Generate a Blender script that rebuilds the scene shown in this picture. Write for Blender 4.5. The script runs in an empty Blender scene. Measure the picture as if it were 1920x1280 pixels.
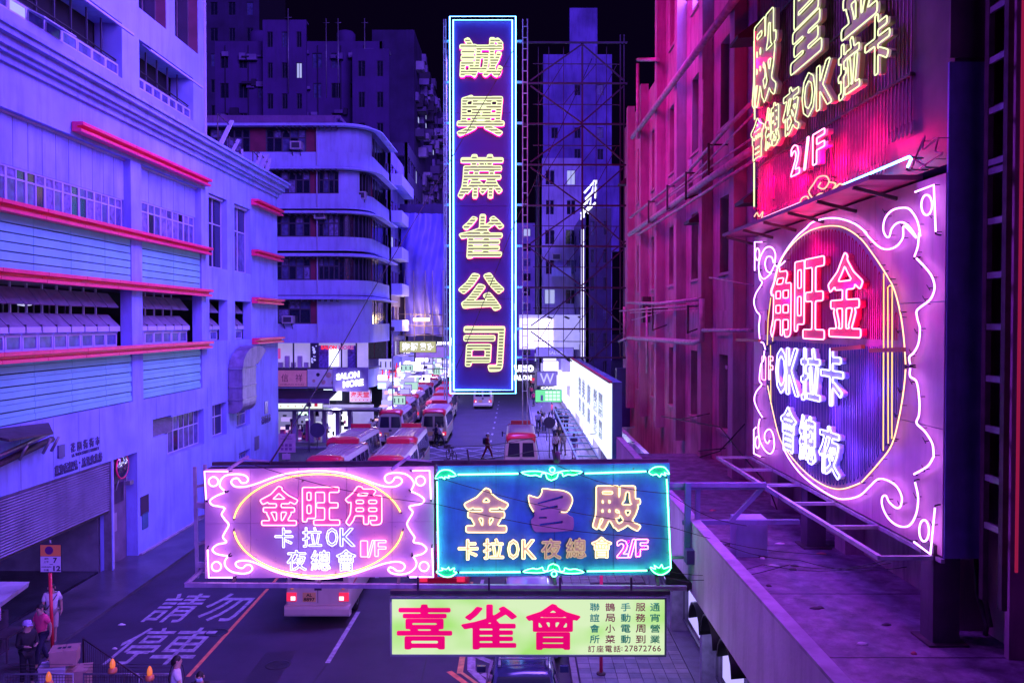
import bpy, math, random
import numpy as np
from mathutils import Vector, Matrix
random.seed(7)
R = math.radians
SC = bpy.context.scene
COL = SC.collection

# ------------------------------------------------------------------ camera
W, H, FPX = 1920.0, 1280.0, 1600.0
EYE = Vector((0.0, 0.0, 9.2))
PITCH, YAW = math.atan(34 / FPX), math.atan(6 / FPX)
cam_d = bpy.data.cameras.new('camera')
cam_d.sensor_width = 36.0
cam_d.lens = 36.0 * FPX / W
cam_d.clip_start, cam_d.clip_end = 0.1, 1500
cam = bpy.data.objects.new('camera', cam_d)
cam.location = EYE
cam.rotation_euler = (math.pi / 2 - PITCH, 0, YAW)
COL.objects.link(cam)
SC.camera = cam
CAMR = cam.rotation_euler.to_matrix()

# ------------------------------------------------------------------ world, sun, exposure
world = bpy.data.worlds.new('World')
SC.world = world
world.use_nodes = True
wn = world.node_tree.nodes
wl = world.node_tree.links
wn.clear()
sky = wn.new('ShaderNodeTexSky')
sky.sky_type = 'NISHITA'
sky.sun_disc = False
sky.sun_elevation = R(-3.0)
sky.sun_rotation = R(200)
tint = wn.new('ShaderNodeMix'); tint.data_type = 'RGBA'; tint.blend_type = 'MIX'
tint.inputs[0].default_value = 0.85
tint.inputs[7].default_value = (0.09, 0.014, 0.36, 1)
bg = wn.new('ShaderNodeBackground'); bg.inputs[1].default_value = 0.022
wo = wn.new('ShaderNodeOutputWorld')
wl.new(sky.outputs[0], tint.inputs[6]); wl.new(tint.outputs[2], bg.inputs[0]); wl.new(bg.outputs[0], wo.inputs[0])

sun_d = bpy.data.lights.new('city_glow', 'SUN')
sun_d.energy = 3.3
sun_d.angle = R(35)
sun_d.color = (0.23, 0.10, 1.0)
sun = bpy.data.objects.new('city_glow', sun_d)
sun.rotation_euler = Vector((-0.42, 0.85, -0.34)).to_track_quat('-Z', 'Y').to_euler()
COL.objects.link(sun)

def area(name, loc, aim, size, energy, color, size_y=None, spread=180):
    d = bpy.data.lights.new(name, 'AREA')
    d.energy = energy; d.color = color; d.size = size; d.spread = R(spread)
    if size_y:
        d.shape = 'RECTANGLE'; d.size_y = size_y
    o = bpy.data.objects.new(name, d)
    o.location = loc
    o.rotation_euler = (Vector(aim) - Vector(loc)).to_track_quat('-Z', 'Y').to_euler()
    COL.objects.link(o)
    return o
# lamps added overhead for unseen neon: pink lights the brick-red wall on the right
area('pink_fill_lamp', (-3.0, 33, 25), (7, 38, 15), 5, 1250, (1.0, 0.01, 0.50), 9, spread=110)
area('blue_fill_lamp', (3.0, 33, 26), (-15, 35, 8), 5, 13000, (0.23, 0.10, 1.0), 22, spread=130)  # added fill that brightens the market wall, stands in for unseen signs
area('pink_fill_lamp', (-2, 44, 25), (6.6, 49, 14), 4, 380, (1.0, 0.01, 0.36), 6, spread=110)
area('violet_fill_lamp', (-5, 14, 19), (5.5, 15, 4), 4, 800, (0.34, 0.05, 0.9), 6, spread=100)  # added fill that lifts the canopy deck and parapet
area('blue_fill_lamp', (-3.5, 78, 42), (-3.5, 76, 0), 6, 15000, (0.20, 0.12, 1.0), 26, spread=70)  # added fill that tints the far road and minibus roofs blue

SC.view_settings.view_transform = 'Standard'
SC.view_settings.look = 'None'
SC.view_settings.exposure = 0.0
SC.view_settings.gamma = 1.0
SC.view_settings.use_curve_mapping = False
SC.render.engine = 'CYCLES'
SC.cycles.max_bounces = 5
SC.cycles.diffuse_bounces = 3
SC.cycles.glossy_bounces = 3
SC.cycles.transparent_max_bounces = 8
SC.cycles.use_denoising = True
SC.cycles.sample_clamp_indirect = 4.0
SC.cycles.caustics_reflective = False
SC.cycles.caustics_refractive = False

# ------------------------------------------------------------------ frames: local x to the right of a facade, -y out of it, z up
def ray(px, py):
    return CAMR @ Vector(((px - W / 2) / FPX, (H / 2 - py) / FPX, -1.0))

class Fr:
    def __init__(s, loc, ang=0.0):
        s.o = Vector(loc); s.a = ang
        s.M = Matrix.Translation(s.o) @ Matrix.Rotation(ang, 4, 'Z')
        s.I = s.M.inverted()
    def at(s, px, py, d=0.0):
        e = s.I @ EYE
        r = s.I.to_3x3() @ ray(px, py)
        t = (d - e.y) / r.y
        p = e + r * t
        return p.x, p.z
    def X(s, px, d=0.0): return s.at(px, 640, d)[0]
    def Z(s, px, py, d=0.0): return s.at(px, py, d)[1]

def ground(px, py, z=0.0):
    r = ray(px, py); t = (z - EYE.z) / r.z
    p = EYE + r * t
    return p.x, p.y

def gat(px, Y):
    r = ray(px, 640)
    return EYE.x + r.x * Y / r.y

# ------------------------------------------------------------------ materials
MATS = {}
def mat(name, col, rough=0.7, metal=0.0, var=0.25, scale=1.5, bump=0.0, emit=None, es=0.0, dirt=0.0, dirtcol=(0.03, 0.02, 0.03), spec=0.5, alpha=None, fine=0.0):
    if name in MATS: return MATS[name]
    m = bpy.data.materials.new(name); m.use_nodes = True
    nt = m.node_tree; n = nt.nodes; l = nt.links
    b = n['Principled BSDF']
    b.inputs['Base Color'].default_value = (*col, 1)
    b.inputs['Roughness'].default_value = rough
    b.inputs['Metallic'].default_value = metal
    b.inputs['Specular IOR Level'].default_value = spec
    if var or dirt or bump:
        g = n.new('ShaderNodeNewGeometry')
        t = n.new('ShaderNodeTexNoise'); t.inputs['Scale'].default_value = scale; t.inputs['Detail'].default_value = 6
        l.new(g.outputs['Position'], t.inputs['Vector'])
        r = n.new('ShaderNodeMapRange')
        r.inputs[1].default_value = 0.3; r.inputs[2].default_value = 0.7
        r.inputs[3].default_value = 1 - var; r.inputs[4].default_value = 1 + var * 0.5
        l.new(t.outputs['Fac'], r.inputs[0])
        mx = n.new('ShaderNodeMix'); mx.data_type = 'RGBA'; mx.blend_type = 'MULTIPLY'; mx.inputs[0].default_value = 1
        mx.inputs[6].default_value = (*col, 1)
        l.new(r.outputs[0], mx.inputs[7])
        last = mx.outputs[2]
        if dirt:
            mp = n.new('ShaderNodeMapping'); mp.inputs['Scale'].default_value = (1.6, 1.6, 0.22)
            l.new(g.outputs['Position'], mp.inputs['Vector'])
            t2 = n.new('ShaderNodeTexNoise'); t2.inputs['Scale'].default_value = 1.7; t2.inputs['Detail'].default_value = 8; t2.inputs['Roughness'].default_value = 0.65
            l.new(mp.outputs[0], t2.inputs['Vector'])
            r2 = n.new('ShaderNodeMapRange'); r2.inputs[1].default_value = 0.48; r2.inputs[2].default_value = 0.75
            r2.inputs[3].default_value = 0; r2.inputs[4].default_value = dirt
            l.new(t2.outputs['Fac'], r2.inputs[0])
            m2 = n.new('ShaderNodeMix'); m2.data_type = 'RGBA'
            l.new(r2.outputs[0], m2.inputs[0]); l.new(last, m2.inputs[6]); m2.inputs[7].default_value = (*dirtcol, 1)
            last = m2.outputs[2]
        l.new(last, b.inputs['Base Color'])
        if bump:
            t3 = n.new('ShaderNodeTexNoise'); t3.inputs['Scale'].default_value = fine or scale * 12; t3.inputs['Detail'].default_value = 4
            l.new(g.outputs['Position'], t3.inputs['Vector'])
            bp = n.new('ShaderNodeBump'); bp.inputs['Strength'].default_value = bump; bp.inputs['Distance'].default_value = 0.02
            l.new(t3.outputs['Fac'], bp.inputs['Height']); l.new(bp.outputs[0], b.inputs['Normal'])
    if emit:
        b.inputs['Emission Color'].default_value = (*emit, 1)
        b.inputs['Emission Strength'].default_value = es
    if alpha is not None:
        b.inputs['Alpha'].default_value = alpha
    MATS[name] = m
    return m

def neon(name, col=(1, 1, 1), s=1.0):
    if name in MATS: return MATS[name]
    m = bpy.data.materials.new(name); m.use_nodes = True
    n = m.node_tree.nodes; l = m.node_tree.links; n.clear()
    e = n.new('ShaderNodeEmission'); e.inputs[0].default_value = (*col, 1); e.inputs[1].default_value = s
    o = n.new('ShaderNodeOutputMaterial'); l.new(e.outputs[0], o.inputs[0])
    MATS[name] = m
    return m

# ------------------------------------------------------------------ mesh builder
class MB:
    def __init__(s): s.v = []; s.f = []; s.sm = []
    def quad(s, a, b, c, d):
        n = len(s.v); s.v += [tuple(a), tuple(b), tuple(c), tuple(d)]; s.f.append((n, n + 1, n + 2, n + 3)); s.sm.append(False)
    def box(s, x0, x1, y0, y1, z0, z1, M=None):
        n = len(s.v)
        P = [(x0, y0, z0), (x1, y0, z0), (x1, y1, z0), (x0, y1, z0), (x0, y0, z1), (x1, y0, z1), (x1, y1, z1), (x0, y1, z1)]
        if M is not None: P = [tuple(M @ Vector(p)) for p in P]
        s.v += P
        for q in ((0, 3, 2, 1), (4, 5, 6, 7), (0, 1, 5, 4), (1, 2, 6, 5), (2, 3, 7, 6), (3, 0, 4, 7)):
            s.f.append(tuple(n + i for i in q)); s.sm.append(False)
        return s
    def bar(s, a, b, w, h=None):
        a = Vector(a); b = Vector(b); d = b - a; L = d.length
        if L < 1e-6: return s
        M = Matrix.Translation(a) @ d.to_track_quat('X', 'Z').to_matrix().to_4x4()
        h = h or w
        return s.box(0, L, -w / 2, w / 2, -h / 2, h / 2, M)
    def tube(s, pts, r, k=6, closed=False, rad=None):
        P = [Vector(p) for p in pts]
        if closed and len(P) > 2 and (P[0] - P[-1]).length < 1e-6: P = P[:-1]
        m = len(P)
        if m < 2: return s
        base = len(s.v); up = None
        for i in range(m):
            if closed: t = P[(i + 1) % m] - P[i - 1]
            else: t = P[min(i + 1, m - 1)] - P[max(i - 1, 0)]
            if t.length < 1e-9: t = Vector((1, 0, 0))
            t.normalize()
            if up is None:
                up = Vector((0, 1, 0)) if abs(t.y) < 0.9 else Vector((1, 0, 0))
            u = up - t * up.dot(t)
            if u.length < 1e-4: u = t.orthogonal()
            u.normalize(); up = u; w = t.cross(u)
            rr = rad[i] if rad else r
            for j in range(k):
                a = 2 * math.pi * j / k
                s.v.append(tuple(P[i] + (u * math.cos(a) + w * math.sin(a)) * rr))
        for i in range(m if closed else m - 1):
            a0 = base + i * k; b0 = base + ((i + 1) % m) * k
            for j in range(k):
                s.f.append((a0 + j, a0 + (j + 1) % k, b0 + (j + 1) % k, b0 + j)); s.sm.append(True)
        if not closed:
            s.f.append(tuple(base + j for j in range(k - 1, -1, -1))); s.sm.append(False)
            s.f.append(tuple(base + (m - 1) * k + j for j in range(k))); s.sm.append(False)
        return s
    def lathe(s, prof, c=(0, 0, 0), k=16):
        pts = [(c[0], c[1], c[2] + z) for r, z in prof]
        P = prof; base = len(s.v)
        for r, z in P:
            for j in range(k):
                a = 2 * math.pi * j / k
                s.v.append((c[0] + r * math.cos(a), c[1] + r * math.sin(a), c[2] + z))
        for i in range(len(P) - 1):
            for j in range(k):
                s.f.append((base + i * k + j, base + i * k + (j + 1) % k, base + (i + 1) * k + (j + 1) % k, base + (i + 1) * k + j)); s.sm.append(True)
        s.f.append(tuple(base + j for j in range(k - 1, -1, -1))); s.sm.append(False)
        s.f.append(tuple(base + (len(P) - 1) * k + j for j in range(k))); s.sm.append(False)
        return s
    def rings(s, rings, closed=True, cap=True, smooth=True):
        k = len(rings[0]); base = len(s.v)
        for r in rings: s.v += [tuple(p) for p in r]
        for i in range(len(rings) - 1):
            for j in range(k if closed else k - 1):
                s.f.append((base + i * k + j, base + i * k + (j + 1) % k, base + (i + 1) * k + (j + 1) % k, base + (i + 1) * k + j)); s.sm.append(smooth)
        if cap:
            s.f.append(tuple(base + j for j in range(k - 1, -1, -1))); s.sm.append(False)
            s.f.append(tuple(base + (len(rings) - 1) * k + j for j in range(k))); s.sm.append(False)
        return s
    def prism(s, poly, y0, y1):
        n = len(s.v); k = len(poly)
        s.v += [(x, y0, z) for x, z in poly] + [(x, y1, z) for x, z in poly]
        s.f.append(tuple(range(n, n + k))); s.f.append(tuple(range(n + 2 * k - 1, n + k - 1, -1))); s.sm += [False, False]
        for j in range(k):
            s.f.append((n + j, n + k + j, n + k + (j + 1) % k, n + (j + 1) % k)); s.sm.append(False)
        return s
    def mesh(s, name):
        me = bpy.data.meshes.new(name)
        me.from_pydata(s.v, [], s.f)
        me.polygons.foreach_set('use_smooth', s.sm)
        me.update()
        return me

def link(name, data, parent=None, m=None):
    o = bpy.data.objects.new(name, data); COL.objects.link(o)
    if parent is not None: o.parent = parent
    if m is not None and data is not None and len(data.materials) == 0: data.materials.append(m)
    return o
def part(name, mb, m, parent=None, kind=None, label=None):
    o = link(name, mb.mesh(name), parent, m)
    if kind: o['kind'] = kind
    if label: o['label'] = label
    return o
CUBES = {}
def unit(m):
    if m.name not in CUBES:
        me = MB().box(-.5, .5, -.5, .5, -.5, .5).mesh('block'); me.materials.append(m); CUBES[m.name] = me
    return CUBES[m.name]
def bx(name, parent, m, x0, x1, y0, y1, z0, z1):
    o = link(name, unit(m), parent)
    o.location = ((x0 + x1) / 2, (y0 + y1) / 2, (z0 + z1) / 2)
    o.scale = (max(abs(x1 - x0), 1e-4), max(abs(y1 - y0), 1e-4), max(abs(z1 - z0), 1e-4))
    return o
def rb(name, parent, m, x0, x1, y0, y1, z0, z1, kind=None):   # a box with its own mesh: may carry sub-parts
    return part(name, MB().box(x0, x1, y0, y1, z0, z1), m, parent, kind)
def thing(name, label, cat, fr=None, loc=None, rz=0.0, group=None):
    o = bpy.data.objects.new(name, None); COL.objects.link(o)
    o.empty_display_size = 0.3
    if fr is not None: o.location = fr.o; o.rotation_euler = (0, 0, fr.a)
    elif loc is not None: o.location = loc; o.rotation_euler = (0, 0, rz)
    o['label'] = label; o['category'] = cat
    if group: o['group'] = group
    return o
def tag(o, label, cat, group=None):
    o['label'] = label; o['category'] = cat
    if group: o['group'] = group
    return o
def struct(o): o['kind'] = 'structure'; return o
def dup(root, loc, rz=None, label=None):
    r = root.copy(); COL.objects.link(r); r.location = loc
    if rz is not None: r.rotation_euler = (0, 0, rz)
    if label: r['label'] = label
    for ch in list(root.children):
        c = ch.copy(); COL.objects.link(c); c.parent = r
        for g in list(ch.children):
            d = g.copy(); COL.objects.link(d); d.parent = c
    return r
def bevel(o, w, seg=2):
    b = o.modifiers.new('bevel', 'BEVEL'); b.width = w; b.segments = seg; b.limit_method = 'ANGLE'
    return o

def holed(name, parent, m, x0, x1, z0, z1, y0, y1, holes, kind=None):
    xs = sorted({x0, x1, *[min(max(h[0], x0), x1) for h in holes], *[min(max(h[1], x0), x1) for h in holes]})
    zs = sorted({z0, z1, *[min(max(h[2], z0), z1) for h in holes], *[min(max(h[3], z0), z1) for h in holes]})
    nx, nz = len(xs) - 1, len(zs) - 1
    def solid(i, j):
        if i < 0 or j < 0 or i >= nx or j >= nz: return False
        cx, cz = (xs[i] + xs[i + 1]) / 2, (zs[j] + zs[j + 1]) / 2
        return not any(h[0] < cx < h[1] and h[2] < cz < h[3] for h in holes)
    mb = MB(); idx = {}
    def V(i, j, b):
        if (i, j, b) not in idx:
            idx[(i, j, b)] = len(mb.v); mb.v.append((xs[i], y1 if b else y0, zs[j]))
        return idx[(i, j, b)]
    def F(*q): mb.f.append(q); mb.sm.append(False)
    for i in range(nx):
        for j in range(nz):
            if not solid(i, j): continue
            F(V(i, j, 0), V(i + 1, j, 0), V(i + 1, j + 1, 0), V(i, j + 1, 0))
            F(V(i, j, 1), V(i, j + 1, 1), V(i + 1, j + 1, 1), V(i + 1, j, 1))
            if not solid(i - 1, j): F(V(i, j, 0), V(i, j + 1, 0), V(i, j + 1, 1), V(i, j, 1))
            if not solid(i + 1, j): F(V(i + 1, j, 0), V(i + 1, j, 1), V(i + 1, j + 1, 1), V(i + 1, j + 1, 0))
            if not solid(i, j - 1): F(V(i, j, 0), V(i, j, 1), V(i + 1, j, 1), V(i + 1, j, 0))
            if not solid(i, j + 1): F(V(i, j + 1, 0), V(i + 1, j + 1, 0), V(i + 1, j + 1, 1), V(i, j + 1, 1))
    return part(name, mb, m, parent, kind)

def window(parent, fm, gm, x0, x1, z0, z1, y, cols=2, rows=(1.0,), t=0.05, dep=0.06, name='window', panes=True, tilt=None):
    """frame bars as one mesh, each pane a sub-part; rows are fractions from the bottom"""
    mb = MB()
    mb.box(x0, x1, y, y + dep, z0, z0 + t); mb.box(x0, x1, y, y + dep, z1 - t, z1)
    zz = [z0]; acc = 0
    for r_ in rows: acc += r_; zz.append(z0 + (z1 - z0) * acc / sum(rows))
    xx = [x0 + (x1 - x0) * i / cols for i in range(cols + 1)]
    for i, x in enumerate(xx):
        c = min(max(x, x0 + t / 2), x1 - t / 2)
        mb.box(c - t / 2, c + t / 2, y - .004, y + dep - .004, z0 + t, z1 - t)
    for z in zz[1:-1]: mb.box(x0 + t, x1 - t, y + .004, y + dep - .008, z - t / 2, z + t / 2)
    o = part(name, mb, fm, parent)
    if panes:
        for i in range(cols):
            for j in range(len(zz) - 1):
                g = random.choice(gm) if isinstance(gm, (list, tuple)) else gm
                bx('pane', o, g, xx[i] + t * .4, xx[i + 1] - t * .4, y + dep * .45, y + dep * .6, zz[j] + t * .4, zz[j + 1] - t * .4)
    return o

# ------------------------------------------------------------------ glyphs as signed distance fields -> neon outlines
def raw_text(body, ext=0.0, fill='NONE', res=2, off=0.0, sp=1.0, align='LEFT'):
    c = bpy.data.curves.new('t', 'FONT'); c.body = body; c.fill_mode = fill; c.extrude = ext; c.resolution_u = res; c.offset = off; c.space_character = sp
    c.align_x = align
    o = bpy.data.objects.new('t', c); COL.objects.link(o)
    me = bpy.data.meshes.new_from_object(o.evaluated_get(bpy.context.evaluated_depsgraph_get()))
    bpy.data.objects.remove(o); bpy.data.curves.remove(c)
    return me
SDF = {}
def sdf(body, grow, res=88):
    key = (body, round(grow, 3), res)
    if key in SDF: return SDF[key]
    me = raw_text(body)
    v = np.array([(a.co.x, a.co.y) for a in me.vertices]); e = np.array([tuple(a.vertices) for a in me.edges])
    bpy.data.meshes.remove(me)
    A, B = v[e[:, 0]], v[e[:, 1]]
    lo = v.min(0) - grow - .03; hi = v.max(0) + grow + .03
    h = max(hi - lo) / res
    nx, ny = int((hi[0] - lo[0]) / h) + 2, int((hi[1] - lo[1]) / h) + 2
    X = lo[0] + np.arange(nx) * h; Y = lo[1] + np.arange(ny) * h
    GX, GY = np.meshgrid(X, Y); P = np.stack([GX.ravel(), GY.ravel()], 1)
    D = np.full(len(P), 9.0); ins = np.zeros(len(P), bool)
    for a, b in zip(A, B):
        ab = b - a; L = (ab ** 2).sum()
        if L < 1e-14: continue
        t = np.clip(((P - a) @ ab) / L, 0, 1)
        D = np.minimum(D, np.hypot(*(P - a - t[:, None] * ab).T))
        cr = (a[1] > P[:, 1]) != (b[1] > P[:, 1])
        with np.errstate(all='ignore'):
            xi = (b[0] - a[0]) * (P[:, 1] - a[1]) / (b[1] - a[1] + 1e-15) + a[0]
        ins ^= cr & (P[:, 0] < xi)
    S = np.where(ins, -D, D).reshape(ny, nx) - grow
    SDF[key] = (X, Y, S)
    return SDF[key]
def contours(body, grow, res=88, minlen=8):
    X, Y, S = sdf(body, grow, res)
    ny, nx = S.shape; seg = {}
    def ip(i0, j0, i1, j1):
        a, b = S[j0, i0], S[j1, i1]; t = a / (a - b)
        return (X[i0] + (X[i1] - X[i0]) * t, Y[j0] + (Y[j1] - Y[j0]) * t)
    nxt = {}; pos = {}
    neg = S < 0
    cells = np.argwhere((neg[:-1, :-1] != neg[1:, 1:]) | (neg[:-1, 1:] != neg[1:, :-1]) | (neg[:-1, :-1] != neg[:-1, 1:]))
    for j, i in cells:
        E = {}
        for k, (i0, j0, i1, j1) in enumerate(((i, j, i + 1, j), (i + 1, j, i + 1, j + 1), (i, j + 1, i + 1, j + 1), (i, j, i, j + 1))):
            if neg[j0, i0] != neg[j1, i1]:
                key = (i0, j0, i1, j1); E[k] = key
                if key not in pos: pos[key] = ip(i0, j0, i1, j1)
        ks = list(E)
        if len(ks) == 2: pr = [(ks[0], ks[1])]
        elif len(ks) == 4: pr = [(0, 1), (2, 3)] if neg[j, i + 1] != neg[j, i] and not neg[j, i] else [(0, 3), (1, 2)]
        else: continue
        for a, b in pr:
            nxt.setdefault(E[a], []).append(E[b]); nxt.setdefault(E[b], []).append(E[a])
    loops = []; seen = set()
    for st in nxt:
        if st in seen: continue
        lp = [st]; seen.add(st); cur = st
        while True:
            c = [q for q in nxt[cur] if q not in seen]
            if not c: break
            cur = c[0]; seen.add(cur); lp.append(cur)
        if len(lp) < minlen: continue
        P = np.array([pos[q] for q in lp])
        for _ in range(3): P = (np.roll(P, 1, 0) + 2 * P + np.roll(P, -1, 0)) / 4
        keep = [0]
        for q in range(1, len(P)):          # thin out straight runs
            a = P[keep[-1]]
            if np.hypot(*(P[q] - a)) > 2.2 * (X[1] - X[0]): keep.append(q)
        P = P[keep]
        if len(P) > 4: loops.append(P)
    return loops
def fit(loops, x0, x1, z0, z1, slant=0.0):
    A = np.concatenate(loops); lo, hi = A.min(0), A.max(0)
    out = []
    for L in loops:
        q = (L - lo) / (hi - lo)
        x = x0 + (x1 - x0) * q[:, 0] + slant * (q[:, 1] - .5) * (z1 - z0)
        out.append(np.stack([x, z0 + (z1 - z0) * q[:, 1]], 1))
    return out
def plate_mesh(loops, y, ext, m, name='plate'):
    c = bpy.data.curves.new('p', 'CURVE'); c.dimensions = '2D'; c.fill_mode = 'BOTH'; c.extrude = ext
    for L in loops:
        s = c.splines.new('POLY'); s.points.add(len(L) - 1); s.use_cyclic_u = True
        s.points.foreach_set('co', np.column_stack([L, np.zeros(len(L)), np.ones(len(L))]).ravel())
    o = bpy.data.objects.new('p', c); COL.objects.link(o)
    me = bpy.data.meshes.new_from_object(o.evaluated_get(bpy.context.evaluated_depsgraph_get()))
    bpy.data.objects.remove(o); bpy.data.curves.remove(c)
    me.transform(Matrix.Translation((0, y, 0)) @ Matrix.Rotation(math.pi / 2, 4, 'X'))
    me.materials.clear(); me.materials.append(m); me.name = name
    return me
def boxpx(fr, cx, cy, w, h, d=0.0):
    x0 = fr.X(cx - w / 2, d) if False else fr.at(cx - w / 2, cy, d)[0]
    x1 = fr.at(cx + w / 2, cy, d)[0]
    z1 = fr.at(cx, cy - h / 2, d)[1]; z0 = fr.at(cx, cy + h / 2, d)[1]
    return x0, x1, z0, z1
def neon_char(parent, fr, body, cx, cy, w, h, grow, tube_m, tr, plate_m=None, ytube=-.10, yplate=-.05, ext=.03, slant=0.0, res=88, stripes=0, back_m=None, label=None, k=5, minlen=8, inner=None, box=None):
    """one character of a sign: raised plate, neon outline, optional inner stripes and red tube behind"""
    L0 = contours(body, grow, res, minlen)
    bb = box or boxpx(fr, cx, cy, w, h, ytube)
    L = fit(L0, *bb, slant)
    if plate_m is not None:
        o = link('character_plate', plate_mesh(L, yplate, ext, plate_m), parent)
        tubes_parent = o
    else: o = None; tubes_parent = parent
    mb = MB()
    for q in L: mb.tube([(a, ytube, b) for a, b in q], tr, k, True)
    t = part('neon_outline' if o else 'neon_character', mb, tube_m, tubes_parent, 'stuff')
    if inner is not None:
        mi = MB()
        for q in fit(contours(body, inner, res, minlen), bb[0] + (bb[1] - bb[0]) * .04, bb[1] - (bb[1] - bb[0]) * .04, bb[2] + (bb[3] - bb[2]) * .04, bb[3] - (bb[3] - bb[2]) * .04, slant):
            mi.tube([(a, ytube, b) for a, b in q], tr, k, True)
        part('neon_outline', mi, tube_m, tubes_parent, 'stuff')
    if stripes:
        ms = MB(); sg = []
        for n_ in range(stripes):
            z = bb[2] + (bb[3] - bb[2]) * (n_ + .5) / stripes
            xs = []
            for q in L:
                a = q; b = np.roll(q, -1, 0)
                c = (a[:, 1] > z) != (b[:, 1] > z)
                for p_, r_ in zip(a[c], b[c]): xs.append(p_[0] + (r_[0] - p_[0]) * (z - p_[1]) / (r_[1] - p_[1]))
            xs.sort()
            for a, b in zip(xs[::2], xs[1::2]):
                if b - a > tr * 5: ms.box(a + tr, b - tr, ytube - tr * .6, ytube + tr * .6, z - tr * .95, z + tr * .95)
        part('neon_stripes', ms, tube_m, tubes_parent, 'stuff')
    if back_m is not None:
        m3 = MB()
        for q in L[:6]: m3.tube([(a, yplate + .045 + ext, b) for a, b in q[::2]], tr, 4, True)
        part('backlight_tube', m3, back_m, tubes_parent, 'stuff')
    if label and o: o['label'] = label
    return o or t
def smooth(pts, n=5, closed=False):
    P = [Vector((p[0], p[1])) for p in pts]; m = len(P); out = []
    for i in range(m if closed else m - 1):
        p0 = P[(i - 1) % m] if closed or i > 0 else P[i]
        p1 = P[i]; p2 = P[(i + 1) % m]; p3 = P[(i + 2) % m] if closed or i + 2 < m else p2
        for k in range(n):
            t = k / n
            out.append(0.5 * ((2 * p1) + (-p0 + p2) * t + (2 * p0 - 5 * p1 + 4 * p2 - p3) * t * t + (-p0 + 3 * p1 - 3 * p2 + p3) * t ** 3))
    if not closed: out.append(P[-1])
    return [(p.x, p.y) for p in out]
def stroke(parent, fr, pts, ox, oy, s, m, r, y=-.09, sm=True, closed=False, name='neon_tube', n=5, k=6):
    Q = [(ox + a / s, oy + b / s) for a, b in pts]
    if sm: Q = smooth(Q, n, closed)
    P3 = [(lambda t: (t[0], y, t[1]))(fr.at(a, b, y)) for a, b in Q]
    mb = MB(); mb.tube(P3, r, k, closed)
    o = part(name, mb, m, parent)
    if not closed and r > .010:
        e = MB()
        for i, j in ((0, 1), (-1, -2)):
            a, b = Vector(P3[i]), Vector(P3[j]); d = (a - b).normalized()
            e.tube([a - d * r * .5, a + d * r * 2.2, a + d * r * 3.2 + Vector((0, .05, 0)), a + d * r * 3.2 + Vector((0, abs(y) * .8, 0))], r * .9, 5)
        part('blacked_electrode', e, mat('black_electrode', (.02, .015, .03), .5, var=0), o)
        s = MB(); L = 0
        for a, b in zip(P3[:-1], P3[1:]):
            a, b = Vector(a), Vector(b); L += (b - a).length
            if L > .55:
                L = 0; s.tube([b, b + Vector((.0, abs(y) * .9, .0))], .006, 4).tube([b + Vector((-.02, .01, 0)), b + Vector((.02, .01, .0))], .007, 4)
        if s.v: part('glass_support', s, mat('black_electrode', (.02, .015, .03)), o, 'stuff')
    return o
def flat_text(name, body, m, parent, x0, x1, z0, z1, y, ext=.01, off=0.0, sp=1.0, floor=False, label=None):
    me = raw_text(body, .5, 'BOTH', 3, off, sp)
    xs = [v.co.x for v in me.vertices]; ys = [v.co.y for v in me.vertices]
    lx, hx, ly, hy = min(xs), max(xs), min(ys), max(ys)
    for v in me.vertices:
        a = x0 + (x1 - x0) * (v.co.x - lx) / (hx - lx); b = z0 + (z1 - z0) * (v.co.y - ly) / (hy - ly); c = v.co.z * 2 * ext
        v.co = (a, b, y + c) if floor else (a, y - c, b)
    me.materials.clear(); me.materials.append(m); me.name = name
    o = link(name, me, parent)
    if label: o['label'] = label
    return o

# ------------------------------------------------------------------ shared materials
wall_l = mat('lavender_render', (.27, .33, .80), .75, var=.22, scale=.7, dirt=.6, dirtcol=(.10, .10, .34), bump=.15)
wall_t = mat('pale_tower_render', (.26, .32, .66), .75, var=.15, scale=.7, dirt=.35, dirtcol=(.09, .07, .24), bump=.15)
soffit_m = mat('grey_soffit', (.22, .18, .32), .8)
red_m = mat('red_enamel', (.95, .03, .16), .35, var=.12, dirt=.25, dirtcol=(.3, .01, .05))
teal_m = mat('pale_teal_board', (.20, .58, .62), .5, var=.12, scale=.9, dirt=.18, dirtcol=(.12, .3, .42))
dark_m = mat('dark_void', (.010, .008, .016), .9, var=0)
frame_w = mat('pale_window_frame', (.42, .40, .62), .45, var=.1)
frame_d = mat('dark_window_frame', (.06, .05, .09), .4, var=.1)
glass_d = mat('dark_glass', (.015, .015, .04), .12, var=.3, spec=.8)
glass_b = mat('milky_glass', (.10, .10, .26), .2, var=.5, scale=3, spec=.8)
curtain_m = mat('curtain_behind_glass', (.20, .17, .40), .45, var=.7, scale=5)
glass_lit = mat('lit_window', (.1, .1, .1), .3, emit=(.5, .55, 1), es=.8, var=0)
steel_m = mat('galvanised_steel', (.34, .32, .40), .45, metal=.6, var=.3, scale=3, dirt=.4)
dsteel_m = mat('dark_rusty_steel', (.09, .06, .08), .6, metal=.4, var=.4, scale=4, dirt=.3)
pink_steel = mat('painted_steel', (.45, .38, .48), .5, var=.3, scale=4, dirt=.5, dirtcol=(.12, .04, .05))
shutter_m = mat('shutter_slat_steel', (.34, .30, .46), .45, metal=.3, var=.25, scale=1.2, dirt=.4)
wire_m = mat('black_cable', (.012, .01, .014), .6, var=0)
tarm = mat('asphalt', (.042, .034, .062), .62, var=.35, scale=.6, bump=.35, fine=45, dirt=.45, dirtcol=(.022, .02, .03))
paint_w = mat('white_road_paint', (.42, .42, .48), .6, var=.45, scale=7, dirt=.85, dirtcol=(.12, .1, .14))
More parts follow.
